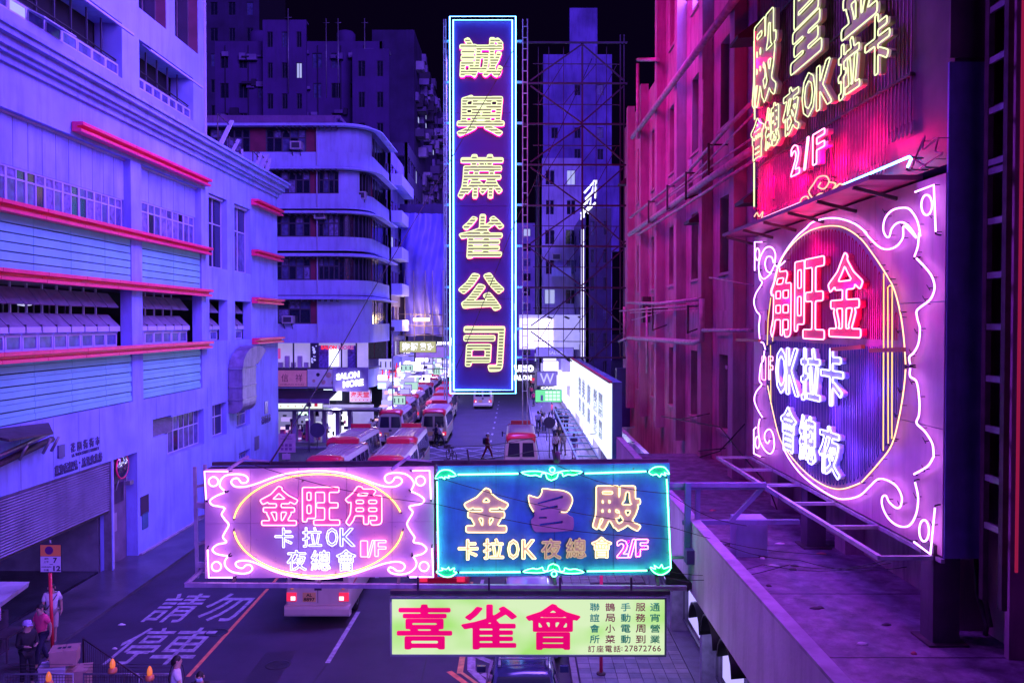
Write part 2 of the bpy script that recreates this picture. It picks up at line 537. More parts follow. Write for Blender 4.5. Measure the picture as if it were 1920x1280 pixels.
paint_y = mat('yellow_road_paint', (.75, .42, .12), .6, var=.3, scale=5, dirt=.4, dirtcol=(.14, .1, .1))
paint_o = mat('orange_road_paint', (.85, .28, .10), .6, var=.3, scale=5, dirt=.3, dirtcol=(.14, .08, .08))
N_W = neon('violet_white_neon', (.66, .28, 1.0), 6.5)
N_W2 = neon('blue_white_neon', (.36, .34, 1.0), 5.0)
N_Y = neon('yellow_neon', (1.0, .50, .07), 6.0)
N_R = neon('pink_white_neon', (1.0, .24, .48), 5.0)
N_RED = neon('red_neon', (1.0, .0, .16), 12.0)
N_G = neon('green_neon', (.11, 1.0, .34), 10.0)
N_C = neon('cyan_white_neon', (.10, .40, 1.0), 16.0)
N_L = neon('lime_white_neon', (.88, 1.0, .52), 1.45)
N_I = neon('ivory_neon', (1.0, .74, .36), 2.8)
N_DIMR = neon('red_spill_glow', (1.0, .0, .25), .22)  # weak emission in place of character light falling on the oval's tubes
N_DIMB = neon('blue_spill_glow', (.10, .06, 1.0), .22)
N_HOT = neon('white_lightbox', (.74, .84, 1.0), 2.6)

# ================================================================== GROUND
def sheet(name, m, pts, z, parent=None):
    mb = MB(); n = len(pts); mb.v = [(x, y, z) for x, y in pts]; mb.f = [tuple(range(n))]; mb.sm = [False]
    return part(name, mb, m, parent)
road = struct(sheet('road', tarm, [(-400, -60), (400, -60), (400, 700), (-400, 700)], 0.0))
pave_m = mat('pavement_paver', (.20, .19, .26), .6, var=.3, scale=2.5, bump=.3, dirt=.3)
kerb_m = mat('kerb_stone', (.26, .24, .30), .7, var=.3, scale=3)
joint_m = mat('paver_bed', (.05, .045, .07), .9, var=.3)
def slab(name, m, x0, x1, y0, y1, z1=.13):
    return part(name, MB().box(x0, x1, y0, y1, -.05, z1), m)
# right pavement: bed with kerb stones and interlocking pavers on top
pr = struct(slab('pavement', joint_m, 1.62, 7.2, 8, 205, .10))
for k in range(60):
    y = 14 + k * 1.0
    bx('kerb_stone', pr, kerb_m, 1.46, 1.615, y + .008, y + .992, -.02, .135)
part('kerb_line', MB().box(1.46, 1.615, 74, 205, -.02, .135), kerb_m, pr, 'stuff')
pm = [mat('pavement_paver_a', (.19, .18, .26), .6, var=.3, scale=2.5, bump=.3), mat('pavement_paver_b', (.23, .21, .29), .6, var=.3, scale=2.5, bump=.3), mat('pavement_paver_c', (.15, .145, .23), .6, var=.3, scale=2.5, bump=.3)]
c_ = 0
for j in range(40):                         # the largest pavers one by one
    for i in range(9):
        y = 19.2 + j * .31; x = 1.66 + i * .32
        if c_ >= 300: break
        bx('paver', pr, random.choice(pm), x + .006, x + .312, y + .006, y + .302, .05, .128 + random.uniform(0, .004)); c_ += 1
y0_ = 19.2 + (c_ // 9) * .31 + .31
mb = MB()
y = y0_
while y < 70:
    for i in range(9):
        x = 1.66 + i * .32
        mb.box(x + .006, x + .312, y + .006, y + .302, .05, .128 + random.uniform(0, .004))
    y += .31
part('far_paver', mb, pm[0], pr, 'stuff')
part('shop_paving', MB().box(4.56, 7.2, 14, 75, .05, .126), pm[2], pr)
part('far_paving', MB().box(1.66, 7.2, 75.2, 205, .05, .124), pm[1], pr)
# left pavement in front of the market and the pavement beyond the side street
pl_ = struct(slab('pavement', mat('wet_concrete', (.085, .08, .10), .28, var=.5, scale=.8, bump=.3, dirt=.5, dirtcol=(.03, .03, .04)), -15.2, -13.0, 20, 51, .10))
pl2 = struct(slab('pavement', pm[0], -26, -11.0, 62.4, 205, .12))
for k in range(14):
    bx('kerb_stone', pl2, kerb_m, -10.99, -10.84, 62.4 + k * 1.2, 63.59 + k * 1.2, -.02, .14)
# painted markings, 4 mm above the road
def mark(name, m, pts, z=.004): return struct(sheet(name, m, pts, z))
def line(m, x0, y0, x1, y1, w, name='road_marking', z=.004):
    d = Vector((x1 - x0, y1 - y0)); d.normalize(); n = Vector((-d.y, d.x)) * w / 2
    return mark(name, m, [(x0 + n.x, y0 + n.y), (x1 + n.x, y1 + n.y), (x1 - n.x, y1 - n.y), (x0 - n.x, y0 - n.y)][::-1], z)
xo0, yo0 = ground(352, 1268); xo1, yo1 = ground(502, 1103)
line(paint_o, xo0, yo0, xo1, yo1, .11); line(paint_o, xo1, yo1 + .3, xo1 - .1, 45, .11)
a = ground(614, 1242); b = ground(672, 1146)
line(paint_w, *a, *b, .13)
for k in range(5): line(paint_w, b[0] + .02 * k, b[1] + 3.6 + k * 5, b[0] + .02 * k, b[1] + 6.6 + k * 5, .13)
tar_m = mat('tar_joint', (.015, .012, .02), .5, var=0)
for p, q in (((553, 1325), (614, 1243)), ((785, 1300), (812, 1180)), ((640, 1118), (735, 1118))):
    line(tar_m, *ground(*p), *ground(*q), .035, 'road_joint')
for p, q, m_, w in (((862, 1262), (868, 1226), paint_y, .16), ((868, 1226), (884, 1090), paint_y, .13), ((842, 1258), (900, 1300), paint_o, .16), ((862, 1258), (935, 1310), paint_y, .1),
                 ((884, 1226), (884, 1256), paint_w, .22), ((884, 1256), (920, 1290), paint_w, .2), ((893, 1229), (935, 1246), paint_w, .2), ((905, 1262), (930, 1275), paint_w, .18), ((899, 1115), (905, 1086), paint_w, .12)):
    line(m_, *ground(*p), *ground(*q), w, z=.004 + random.random() * .003)
line(paint_w, *ground(236, 1264), *ground(315, 1264), .12)
# written on the road: no waiting (two words, read right to left)
for ch, p in (('請', (292, 372, 1112, 1166)), ('勿', (378, 462, 1112, 1164)), ('停', (228, 318, 1176, 1246)), ('車', (292, 392, 1176, 1246))):
    xm, yb = ground((p[0] + p[1]) / 2, p[3]); _, yt = ground((p[0] + p[1]) / 2, p[2])
    xa = ground(p[0] + 22, p[3])[0] if ch in '停' else ground(p[0], (p[2] + p[3]) / 2)[0]
    cx = {'請': -11.35, '勿': -9.62, '停': -11.65, '車': -10.05}[ch]
    cx = ground({'請': 333, '勿': 423, '停': 262, '車': 345}[ch], {'請': 1138, '勿': 1138, '停': 1210, '車': 1210}[ch])[0]
    o = flat_text('road_marking', ch, paint_w, None, cx - (.60 if ch in '停車' else .68), cx + (.60 if ch in '停車' else .68), yb, yt, .0045, ext=.0004, off=.006, floor=True)
    struct(o)
for k in range(7):      # yellow box grid at the crossing
    x = -8.2 + k * 1.9
    line(paint_w, x, 57.5, x + 4.5, 63, .12, z=.005); line(paint_w, x + 4.5, 57.5, x, 63, .12, z=.006)
line(paint_w, -10.6, 57.3, 1.4, 57.3, .2, z=.007); line(paint_w, -10.6, 63.2, 1.4, 63.2, .2, z=.007)
for k in range(9): line(paint_w, -1.9 + .0 * k, 66 + k * 4.2, -1.9, 67 + k * 4.2, .14)
for k in range(8): line(paint_w, 1.9 + .38 * k, 50.5, 1.9 + .38 * k, 53.0, .18, z=.14)
for y in (70, 76, 82, 88, 94, 100): line(paint_w, -10.6, y, -10.6, y + 4, .1)
for k, (x, y, w, l) in enumerate(((-7.2, 31, 1.6, 5), (-3.4, 24.5, 1.2, 3.4), (-9.6, 19.8, 2.2, 2.0), (-0.6, 40, 1.4, 7), (-4.2, 47, 1.8, 4), (-7.0, 21.2, .9, 2.6))):
    mark('road_patch', mat('newer_asphalt', (.022, .018, .028), .55, var=.4, scale=1.5, bump=.4, fine=50) if k % 2 else mat('worn_asphalt', (.07, .055, .075), .65, var=.5, scale=2, bump=.4, fine=40), [(x, y), (x + w, y + .05), (x + w - .05, y + l), (x + .03, y + l - .08)], .0015 + k * .0002)
for k, (x, y) in enumerate(((-6.4, 22.8), (-2.9, 29), (-8.9, 25.2), (-4.4, 38))):
    mh = struct(part('manhole_cover', MB().lathe([(.34, -.01), (.34, .006), (.30, .0065), (.29, .003), (.05, .0035)], (x, y, 0), 20), mat('cast_iron', (.03, .025, .03), .4, metal=.5, var=.4, scale=9, bump=.8, fine=30)))
# litter by the market door
lit = mat('scrap_paper', (.7, .7, .72), .7, var=.2)
for i, (p, lab) in enumerate((((165, 1100), 'crumpled white paper scrap lying farthest up the road before the market'), ((179, 1111), 'small white paper scrap just nearer than the crumpled one'), ((228, 1171), 'white paper scrap lying left of the road lettering'), ((215, 1216), 'tiny paper scrap beside the lower left painted character'))):
    x, y = ground(*p); s = (.16, .09, .11, .08)[i]
    mb = MB(); mb.rings([[(x + s * math.cos(t) * (1 + .3 * math.sin(3 * t + i)) * k, y + s * .6 * math.sin(t) * k, z) for t in [j * .785 for j in range(8)]] for k, z in ((1, .006), (.8, .03), (.3, .05))])
    tag(part('paper_scrap', mb, lit), lab, 'litter', 'paper scraps on the road')

# ================================================================== LEFT MARKET BUILDING
g0 = ground(260, 1045)
LB = Fr((g0[0] - 28 / 1600 * 10, g0[1] - 10, 0), math.pi / 2 - 28 / 1600)
mk = thing('market_building', 'lavender market block with red fins and pale teal boards', 'building', LB)
lx = LB.X
def lz(py, px=385, d=0): return LB.Z(px, py, d)
XL = lx(-75); XE = lx(521)
b1, b2, s1, s2 = (XL - 1, lx(248)), (lx(268), lx(379)), (lx(393), lx(427)), (lx(441), lx(471))
zA, zB, zC, zD = lz(345), lz(472), lz(550), lz(646)
fh = .30
z_top = lz(370, 521)     # underside of cornice
z_top = LB.Z(521, 372)
bay_top = LB.Z(370, 350)
clad2_bot = LB.Z(375, 728)
clad1_top = zD - fh / 2 - .02
holes = []
for b in (b1, b2):
    holes += [(b[0], b[1], zB + .1, bay_top), (b[0], b[1], zC + .1, zB - .1), (b[0], b[1], zD + .05, zC - .1), (b[0], b[1], clad2_bot, zD - .1)]
sw = (LB.Z(393, 500), LB.Z(393, 362)); sl = (LB.Z(393, 640), LB.Z(393, 560))
for s in (s1, s2): holes += [(s[0], s[1], sw[0], sw[1]), (s[0], s[1], sl[0], sl[1])]
gar = (lx(-75) - 1, lx(207), -.02, LB.Z(207, 864)); rec = (lx(208.5), lx(255), -.02, LB.Z(255, 848))
wA = (lx(285), lx(320), LB.Z(285, 822), LB.Z(285, 787)); wA2 = (lx(312), lx(381), LB.Z(381, 832), LB.Z(381, 766))
wB = (lx(397), lx(424), LB.Z(397, 823), LB.Z(397, 760)); wC = (lx(443), lx(468), LB.Z(443, 804), LB.Z(443, 765))
wD = (lx(447), lx(468), LB.Z(447, 868), LB.Z(447, 850))
low = [(gar[0], gar[1], gar[2], gar[3]), (rec[0], rec[1], 0, rec[3]), wA, (wA2[0], wA2[1], wA2[2], wA2[3]), wB, wC, wD]
holes += [(h[0], h[1], max(h[2], 0), h[3]) for h in low]
holed('wall', mk, wall_l, XL - 1, XE, 0, z_top, 0, .45, holes)
part('side_wall', MB().box(XE - .4, XE - .002, .46, 12, 0, z_top), wall_l, mk)
part('interior_floor', MB().box(lx(248), XE - .45, 1.2, 12, zD - .3, zD), soffit_m, mk)
part('roof_slab', MB().box(XL - 1, XE - .01, .46, 12, z_top - .3, z_top - .01), soffit_m, mk)
part('dark_interior', MB().box(XL - 1, XE - .5, 2.3, 2.5, zD + .02, z_top - .4), dark_m, mk)
# cornice in stepped courses
for k, (o_, za, zb_) in enumerate(((.12, 0, .22), (.28, .22, .36), (.42, .36, .62), (.62, .62, .80), (.72, .80, .92))):
    part('cornice_course', MB().box(XL - 1, XE + o_ * .6, -o_, .3, z_top + za, z_top + zb_), wall_l, mk)
# bay walls between the bands
for bi, b in enumerate((b1, b2)):
    zw = LB.Z(375, 408) if bi else LB.Z(235, 372)     # head of the window strip
    zs = zB + .28
    part('bay_wall', MB().box(b[0], b[1], .28, .40, zw, bay_top - .001), wall_l, mk)
    n = 7 if bi == 0 else 5
    for k in range(1, n * (2 if bi == 0 else 1)):
        x = b[1] - k * (b[1] - b[0]) / (n * (2 if bi == 0 else 1))
        bx('panel_joint', mk, frame_d, x - .008, x + .008, .274, .2795, zw, bay_top)
    bx('bay_head_trim', mk, frame_w, b[0], b[1], .20, .279, bay_top - .07, bay_top - .002)
    wn_ = 12 if bi == 0 else 5
    ww = (b[1] - b[0] - .15) / wn_
    if bi == 0: ww = (lx(240) - lx(0)) / 7.6
    for k in range(wn_):
        x1 = b[1] - .12 - k * ww
        window(mk, frame_w, [glass_b, curtain_m, glass_b, glass_d, curtain_m], x1 - ww, x1, zs, zw, .30, 2, (.68, .32), .055, .06)
    bx('window_backing', mk, dark_m, b[0], b[1], .40, .44, zs - .2, zw)
    # boards between fins
    nb = 6
    z0_, z1_ = zC + .14, zB - .14
    segs = [(b[0], lx(67) - .01), (lx(67) + .01, lx(137) - .01), (lx(137) + .01, lx(200)), (lx(200) + .02, b[1] - .02)] if bi == 0 else [(b[0] + .02, (b[0] + b[1]) / 2 - .01), ((b[0] + b[1]) / 2 + .01, b[1] - .12)]
    for k in range(nb):
        h = (z1_ - z0_) / nb
        for a_, c in segs: bx('cladding_board', mk, teal_m, a_, c, .035, .10, z0_ + k * h + .025, z0_ + (k + 1) * h - .012)
    bx('board_backing', mk, dark_m, b[0], b[1], .12, .14, z0_ - .1, z1_ + .1)
    nb = 5
    z0_, z1_ = clad2_bot, zD - .14
    for k in range(nb):
        h = (z1_ - z0_) / nb
        for a_, c in segs:
            bx('cladding_board', mk, teal_m, a_, c, .035, .10, z0_ + k * h + .04, z0_ + (k + .62) * h)
            bx('cladding_board', mk, teal_m, a_, c, .065, .11, z0_ + (k + .62) * h + .012, z0_ + (k + 1) * h)
    bx('board_backing', mk, dark_m, b[0], b[1], .12, .14, z0_, z1_ + .1)
# louvre floor: a deep recess with two rows of hinged flaps and a row of square lights
flap_m = mat('hinged_flap_metal', (.20, .17, .26), .45, var=.3, scale=3)
def flaps(x0, x1, n, full=True):
    za, zb_ = (sl if not full else (zD + .12, zC - .12))
    Hh = zb_ - za
    w = (x1 - x0) / n
    for k in range(n):
        xa = x0 + k * w; xb = xa + w
        def flap(zh, dy, dz):
            mb = MB(); e = .03
            mb.rings([[(xa + e, .75, zh), (xb - e, .75, zh), (xb - e, .75 - dy, zh - dz), (xa + e, .75 - dy, zh - dz)], [(xa + e, .78, zh - .03), (xb - e, .78, zh - .03), (xb - e, .78 - dy, zh - dz - .03), (xa + e, .78 - dy, zh - dz - .03)]], smooth=False)
            return part('hinged_flap', mb, flap_m, mk)
        flap(za + Hh * .93, .42, Hh * .24)
        flap(za + Hh * .56, .45, Hh * .20)
        bx('flap_lip', mk, frame_w, xa + .04, xb - .04, .28, .31, za + Hh * .27, za + Hh * .355)
        bx('flap_rib', mk, frame_d, xa - .02, xa + .02, .27, .80, za + Hh * .36, za + Hh * .39)
        window(mk, frame_w, [glass_b], xa + .02, xb - .02, za + .02, za + Hh * .24, .42, 1, (1,), .07, .05)
        bx('louvre_post', mk, frame_w, xa - .03, xa + .03, .76, .82, za, zb_)
    bx('louvre_rail', mk, wall_l, x0, x1, .40, .56, za + Hh * .24, za + Hh * .28)
    bx('recess_ceiling', mk, soffit_m, x0, x1, .46, 2.2, zb_, zb_ + .1)
    bx('recess_sill', mk, wall_l, x0, x1, .30, .9, za - .02, za + .02)
flaps(lx(-75), lx(240), 11)
flaps(lx(272), lx(368), 6)
flaps(s1[0] + .1, s1[1] - .3, 2, False); flaps(s2[0] + .05, s2[1] - .25, 2, False)
lampm = mat('ceiling_globe_lamp', (.6, .6, .7), .4, emit=(.6, .6, 1), es=.9, var=0)
for x in (lx(24), lx(125)):
    part('globe_lamp', MB().lathe([(.02, 0), (.2, .03), (.26, .14), (.2, .26), (.05, .3)], (x, 1.4, zC - .85), 12), lampm, mk)
for k in range(9):
    x = lx(10 + k * 26); bx('stair_rail', mk, frame_w, x - .02, x + .02, 1.9, 1.94, zD + 1.0, zD + 1.9)
# small bays
for s in (s1, s2):
    window(mk, frame_w, [glass_d, glass_b], s[0] + .02, s[1] - .02, sw[0] + .02, sw[1] - .02, .28, 2, (.62, .38), .06, .08)
    bx('shutter_box', mk, frame_w, s[0] + .05, s[1] - .25, .12, .27, sw[1] - .14, sw[1] - .03)
# red fins: upper and lower tray with a rib between them
def fin(x0, x1, z, n):
    w = (x1 - x0) / n
    for k in range(n):
        xa, xb = x0 + k * w + (.012 if k else 0), x0 + (k + 1) * w - .012
        mb = MB(); mb.prism([(0, 0)] * 3, 0, 0) if False else None
        f = MB()
        pro = [(-.02, z - .16), (-.34, z - .16), (-.34, z - .06), (-.18, z - .03), (-.18, z + .03), (-.40, z + .06), (-.40, z + .17), (-.02, z + .17)]
        f.rings([[(xa, y, zz) for y, zz in pro], [(xb, y, zz) for y, zz in pro]], smooth=False)
        part('red_fin', f, red_m, mk)
fin(lx(138), lx(385), zA, 3)
for z in (zB, zC, zD): fin(XL - 1, lx(386), z, 8)
for py in (390, 480, 565, 638): fin(lx(472), lx(522.5), LB.Z(497, py), 1)
# lower windows with bars
def barred(h, cols, m_=frame_w, gm=None):
    o = window(mk, m_, gm or [glass_b, glass_d], h[0] + .03, h[1] - .03, h[2] + .03, h[3] - .03, .25, cols, (.6, .4), .05, .05)
    return o
barred(wA2, 7); barred(wB, 2); barred(wC, 2); barred(wD, 2)
lv = rb('vent_louvre', mk, dark_m, wA[0], wA2[0] + .9, .3, .33, wA[2], wA[3])
for k in range(12):
    z = wA[2] + (k + .5) * (wA[3] - wA[2]) / 12; bx('louvre_blade', lv, flap_m, wA[0], wA2[0] + .95, .18, .29, z - .03, z + .01)
bx('wall_backing', mk, dark_m, lx(258), XE - .5, .46, .5, 1.0, clad2_bot - .3)
# duct: square riser with a scooped hood on top and a curved foot
dm = mat('sheet_metal_duct', (.27, .23, .36), .42, metal=.35, var=.35, scale=2, dirt=.5)
xd0, xd1 = lx(427), lx(456)
zt, zb2 = LB.Z(440, 668), LB.Z(440, 765)
ring = []
for k in range(7):
    t = k / 6 * R(130); ring.append((math.sin(t), math.cos(t)))
du = part('exhaust_duct', MB().box(xd0, xd1 - .2, -.75, -.05, zb2 + .3, zt - .5), dm, mk)
hood = MB(); rg = []
cx_, r_ = xd1 - .1, xd1 - .1 - xd0
for k in range(8):
    a_ = math.pi - k / 7 * R(135)
    xo_, zo_ = cx_ + r_ * math.cos(a_) * 1.0, zt - .52 + 1.05 * math.sin(a_)
    xi_, zi_ = cx_ + .22 * math.cos(a_), zt - .52 + .1 * math.sin(a_)
    rg.append([(xo_, -.78, zo_), (xi_, -.78, zi_), (xi_, -.05, zi_), (xo_, -.05, zo_)])
hood.rings(rg, smooth=False); part('duct_hood', hood, dm, mk)
ft = MB(); rg = []
for k in range(6):
    a_ = k / 5 * R(80); yy = -.4 + .0
    z_ = zb2 + .3 - .5 * math.sin(a_); rg.append([(xd0, -.75 + .55 * (1 - math.cos(a_)), z_), (xd1 - .2, -.75 + .55 * (1 - math.cos(a_)), z_), (xd1 - .2, -.02, z_ + .05), (xd0, -.02, z_ + .05)])
ft.rings(rg, smooth=False); part('duct_foot', ft, dm, mk)
for z in (zt - .62, (zt + zb2) / 2 - .2, zb2 + .5): bx('duct_collar', mk, steel_m, xd0 - .04, xd1 - .16, -.79, -.01, z, z + .06)
bx('duct_conduit', mk, steel_m, xd1 + .02, xd1 + .12, -.15, -.02, zb2 - .2, zt - .6)
# roller shutter: slat after slat, hanging above the dark doorway
zs1, zs0 = gar[3], LB.Z(207, 957)
sh = thing('roller_shutter', 'half lowered steel roller shutter of the market loading bay', 'roller shutter', LB)
ns = 21; hh = (zs1 - zs0) / ns
x0g, x1g = lx(-75), lx(206) - .03
for k in range(ns):
    z = zs0 + k * hh
    f = MB(); pro = [(.26, z + .004), (.06, z + .006), (.05, z + hh * .3), (.07, z + hh * .58), (.26, z + hh * .60)]
    f.rings([[(x0g, y, zz) for y, zz in pro], [(x1g, y, zz) for y, zz in pro]], smooth=False)
    part('shutter_slat', f, shutter_m, sh)
bx('shutter_backing', sh, dark_m, x0g, x1g, .27, .29, zs0, zs1)
part('bottom_rail', MB().box(x0g, x1g, .12, .26, zs0 - .09, zs0 - .002), dsteel_m, sh)
bx('door_post', mk, steel_m, lx(207) - .02, lx(209) + .03, .02, .3, 0, gar[3])
# interior of the loading bay
wet = mat('wet_dark_floor', (.03, .03, .04), .12, var=.6, scale=.9, bump=.4, fine=3)
ib = thing('loading_bay_interior', 'dark wet floored loading bay behind the shutter', 'loading bay', LB)
part('bay_floor', MB().box(x0g - .5, x1g, .5, 9.5, .01, .09), wet, ib)
part('back_wall', MB().box(x0g - .5, x1g + .3, 9.5, 9.7, 0, 5), mat('grubby_bay_wall', (.16, .16, .2), .7, var=.4), ib)
part('side_wall', MB().box(x1g, x1g + .2, .5, 9.48, 0, 5), mat('grubby_bay_wall', (.1, .1, .1)), ib)
part('bay_ceiling', MB().box(x0g - .5, x1g + .2, .5, 9.7, 5, 5.15), dark_m, ib)
for k, xx in enumerate((-20, 60, 140)):
    part('tube_lamp', MB().box(lx(xx), lx(xx) + 1.2, 5.0, 5.1, 4.85, 4.93), neon('cold_tube_lamp', (.3, .5, 1), 14), ib)
for k in range(4):
    part('bay_crate', MB().box(lx(100) + k * .8, lx(100) + k * .8 + .65, 6 + k * .2, 6.7 + k * .2, .1, .6 + .25 * (k % 3)), mat('blue_plastic_crate', (.12, .2, .4), .5), ib)
# door recess with convex mirror, lamp and notices
holed('door_recess', mk, mat('tiled_recess', (.20, .15, .22), .6, var=.4, scale=3, dirt=.4), rec[0], rec[1], 0, rec[3], .46, .5, [])
dr = rb('service_door', mk, mat('dull_door', (.17, .12, .19), .6, var=.4), rec[0] + .25, rec[1] - .15, .40, .455, .02, 3.6)
bx('door_panel', dr, mat('dark_notice', (.06, .03, .07), .5), rec[0] + .3, rec[1] - .35, .37, .398, 2.35, 3.1)
bx('door_notice', dr, mat('paper_notice', (.35, .28, .36), .7), rec[0] + .5, rec[1] - .9, .38, .398, 1.3, 2.0)
bx('jamb_strip', mk, frame_w, rec[0] + .1, rec[0] + .2, .05, .45, 0, rec[3])
mir = thing('convex_mirror', 'round convex traffic mirror in the service door recess', 'mirror', LB)
cxm, czm = LB.at(229, 873, .1)
part('mirror_disc', MB().rings([[(cxm + r * math.cos(t), y, czm + r * math.sin(t)) for t in [j * math.pi / 10 for j in range(20)]] for r, y in ((.46, .15), (.46, .08), (.40, .04), (.25, -.02), (.08, -.05))]), mat('mirror_glass', (.5, .45, .6), .06, metal=1, var=0), mir)
part('mirror_rim', MB().tube([(cxm + .47 * math.cos(t), .09, czm + .47 * math.sin(t)) for t in [j * math.pi / 12 for j in range(24)]], .035, 6, True), red_m, mir)
part('mirror_bracket', MB().tube([(cxm, .16, czm - .3), (cxm - .1, .3, czm - .9), (cxm - .1, .45, czm - 1)], .03), steel_m, mir)
cc = thing('security_camera', 'small silver camera on a bracket right below the convex mirror', 'camera', LB)
cx1, cz1 = LB.at(243, 903, .1)
part('camera_housing', MB().box(cx1 - .18, cx1 + .12, .0, .22, cz1 - .09, cz1 + .06), steel_m, cc)
part('camera_arm', MB().tube([(cx1, .2, cz1), (cx1 + .15, .3, cz1 + .2), (cx1 + .2, .45, cz1 + .2)], .03), steel_m, cc)
# plaques and lettering
letter_m = mat('dark_raised_letter', (.05, .03, .12), .5, var=0)
def wl_text(body, px0, px1, py0, py1, thick=.02, sp=1.2, nm='lettering'):
    x0, x1 = lx(px0), lx(px1); z1 = LB.Z(px1, py0); z0 = LB.Z(px1, py1)
    return flat_text(nm, body, letter_m, mk, x0, x1, z0, z1, -.003, ext=thick, off=.012, sp=sp)
wl_text('花園街街市', 130, 184, 817, 834, sp=1.7)
wl_text('FA YUEN STREET MARKET', 132, 183, 837, 843, sp=1.05)
wl_text('貨物起卸站 • 垃圾收集站', 99, 189, 847, 861, sp=1.05)
wl_text('LOADING UNLOADING BAY', 100, 143, 875, 880); wl_text('REFUSE COLLECTION POINT', 150, 188, 860, 865)
px_, pz_ = LB.at(104, 858)[0], LB.at(104, 858)[1]
bx('wall_plaque', mk, mat('plaque_metal', (.14, .11, .3), .4, metal=.4), lx(105), lx(117), -.05, -.003, LB.Z(111, 858), LB.Z(111, 834))
wl_text('花園街街市', 489, 506, 775, 790); 
bx('wall_plaque', mk, mat('plaque_metal', (.1, .1, .1)), lx(495), lx(501), -.03, -.003, LB.Z(498, 775), LB.Z(498, 752))
bx('wall_plaque', mk, mat('plaque_metal', (.1, .1, .1)), lx(472), lx(475), -.03, -.003, LB.Z(473, 752), LB.Z(473, 738))
bx('wall_notice', mk, mat('dark_notice', (.06, .03, .07)), lx(260), lx(275), -.03, -.003, LB.Z(267, 965), LB.Z(267, 930))
bx('wall_notice', mk, mat('teal_notice', (.07, .16, .3), .5), lx(263), lx(274), -.03, -.003, LB.Z(268, 992), LB.Z(268, 962))
bx('wall_notice', mk, mat('plaque_metal', (.1, .1, .1)), lx(476), lx(484), -.03, -.003, LB.Z(480, 843), LB.Z(480, 818))
# thin joints in the plain wall
for p0 in (36, 98, 146, 185, 292, 340, 388, 408, 430, 470):
    x = lx(p0); zt_ = clad2_bot - .02 if p0 < 390 else LB.Z(430, 640)
    zlow = gar[3] + .02 if p0 < 208 else (wA2[3] + .05 if p0 < 390 else LB.Z(430, 755))
    if zt_ > zlow: bx('wall_joint', mk, frame_d, x - .006, x + .006, -.006, -.002, zlow, zt_)
bx('kerb_plinth', mk, mat('pale_plinth', (.34, .3, .42), .7, dirt=.5), lx(257), XE, -.12, -.002, 0, .16)
# awning and pole bracket at the far left edge
aw = thing('steel_awning', 'dark steel awning with pipe bracket high above the loading bay shutter', 'awning', LB)
z_ = LB.Z(40, 812)
part('awning_sheet', MB().rings([[(lx(-60), -.02, z_ + .35), (lx(88), -.02, z_ + .16), (lx(88), -.06, z_ + .10), (lx(-60), -.02, z_ + .25)], [(lx(-60), -1.1, z_ + .15), (lx(30), -1.1, z_ + .05), (lx(30), -1.1, z_), (lx(-60), -1.1, z_ + .08)]], smooth=False), dsteel_m, aw)
part('awning_pipe', MB().tube([(lx(-60), -.5, z_ - .45), (lx(74), -.35, z_ - .1)], .06), steel_m, aw)
part('awning_pipe', MB().tube([(lx(-60), -.35, z_ - .75), (lx(84), -.2, z_ - .35)], .10), dsteel_m, aw)
for pp in (15, 60, 76): part('awning_clamp', MB().tube([(lx(pp), -.55, z_ - .25), (lx(pp), -.3, z_ - .7)], .05), steel_m, aw)
# rooftop antennas on the cornice
for i, (px1, py1, px2, py2, r_) in enumerate(((413, 272, 435, 227, .10), (434, 288, 447, 262, .08), (453, 312, 454, 280, .05), (478, 318, 489, 288, .10), (486, 322, 500, 290, .14), (500, 322, 505, 298, .12))):
    a_ = LB.at(px1, py1, .3); b_ = LB.at(px2, py2, .3)
    at_ = thing('rooftop_antenna', ['long tilted panel antenna standing first on the market cornice', 'short tilted antenna second along the cornice', 'thin upright mast between the tilted antennas and the cluster', 'left panel of the antenna cluster near the cornice end', 'widest panel in the middle of the antenna cluster', 'right short panel of the antenna cluster'][i], 'antenna', LB, group='antennas on the market roof')
    part('antenna_panel', MB().bar((a_[0], .3, a_[1]), (b_[0], .3, b_[1]), r_ * 2, r_), frame_w, at_)
    part('antenna_mast', MB().tube([(a_[0] - .2, .35, z_top + .9), (a_[0] - .2, .35, b_[1] - .1), (b_[0], .34, b_[1] - .3)], .03), dsteel_m, at_)
# upper tower set back on the roof
LT = .8
tw = thing('upper_tower', 'pale tower floors rising above the market cornice', 'building', LB)
tx = lambda p: LB.X(p, LT)
tz = lambda p, q: LB.Z(p, q, LT)
th_ = [(XL - 1, tx(234), tz(234, 150), tz(234, 48)), (tx(266), tx(366), tz(366, 229), tz(366, 150)), (tx(266), tx(317), tz(317, 60), 40), (tx(333), tx(376), tz(376, 106), 40), (XL - 1, tx(236), tz(236, -60), 40)]
holed('wall', tw, wall_t, XL - 1, tx(388), z_top + .9, 28, LT, LT + 1.1, [(a_, b_, c, min(d, 27.9)) for a_, b_, c, d in th_])
part('side_wall', MB().box(tx(388) - .3, tx(388) - .002, LT + 1.11, 10, z_top, 28), wall_t, tw)
part('dark_interior', MB().box(XL - 1, tx(388) - .35, LT + 1.15, LT + 1.3, z_top, 28), dark_m, tw)
bx('corner_strip', tw, frame_w, tx(386.5), tx(388) + .06, LT - .06, LT - .003, z_top + .9, 28)
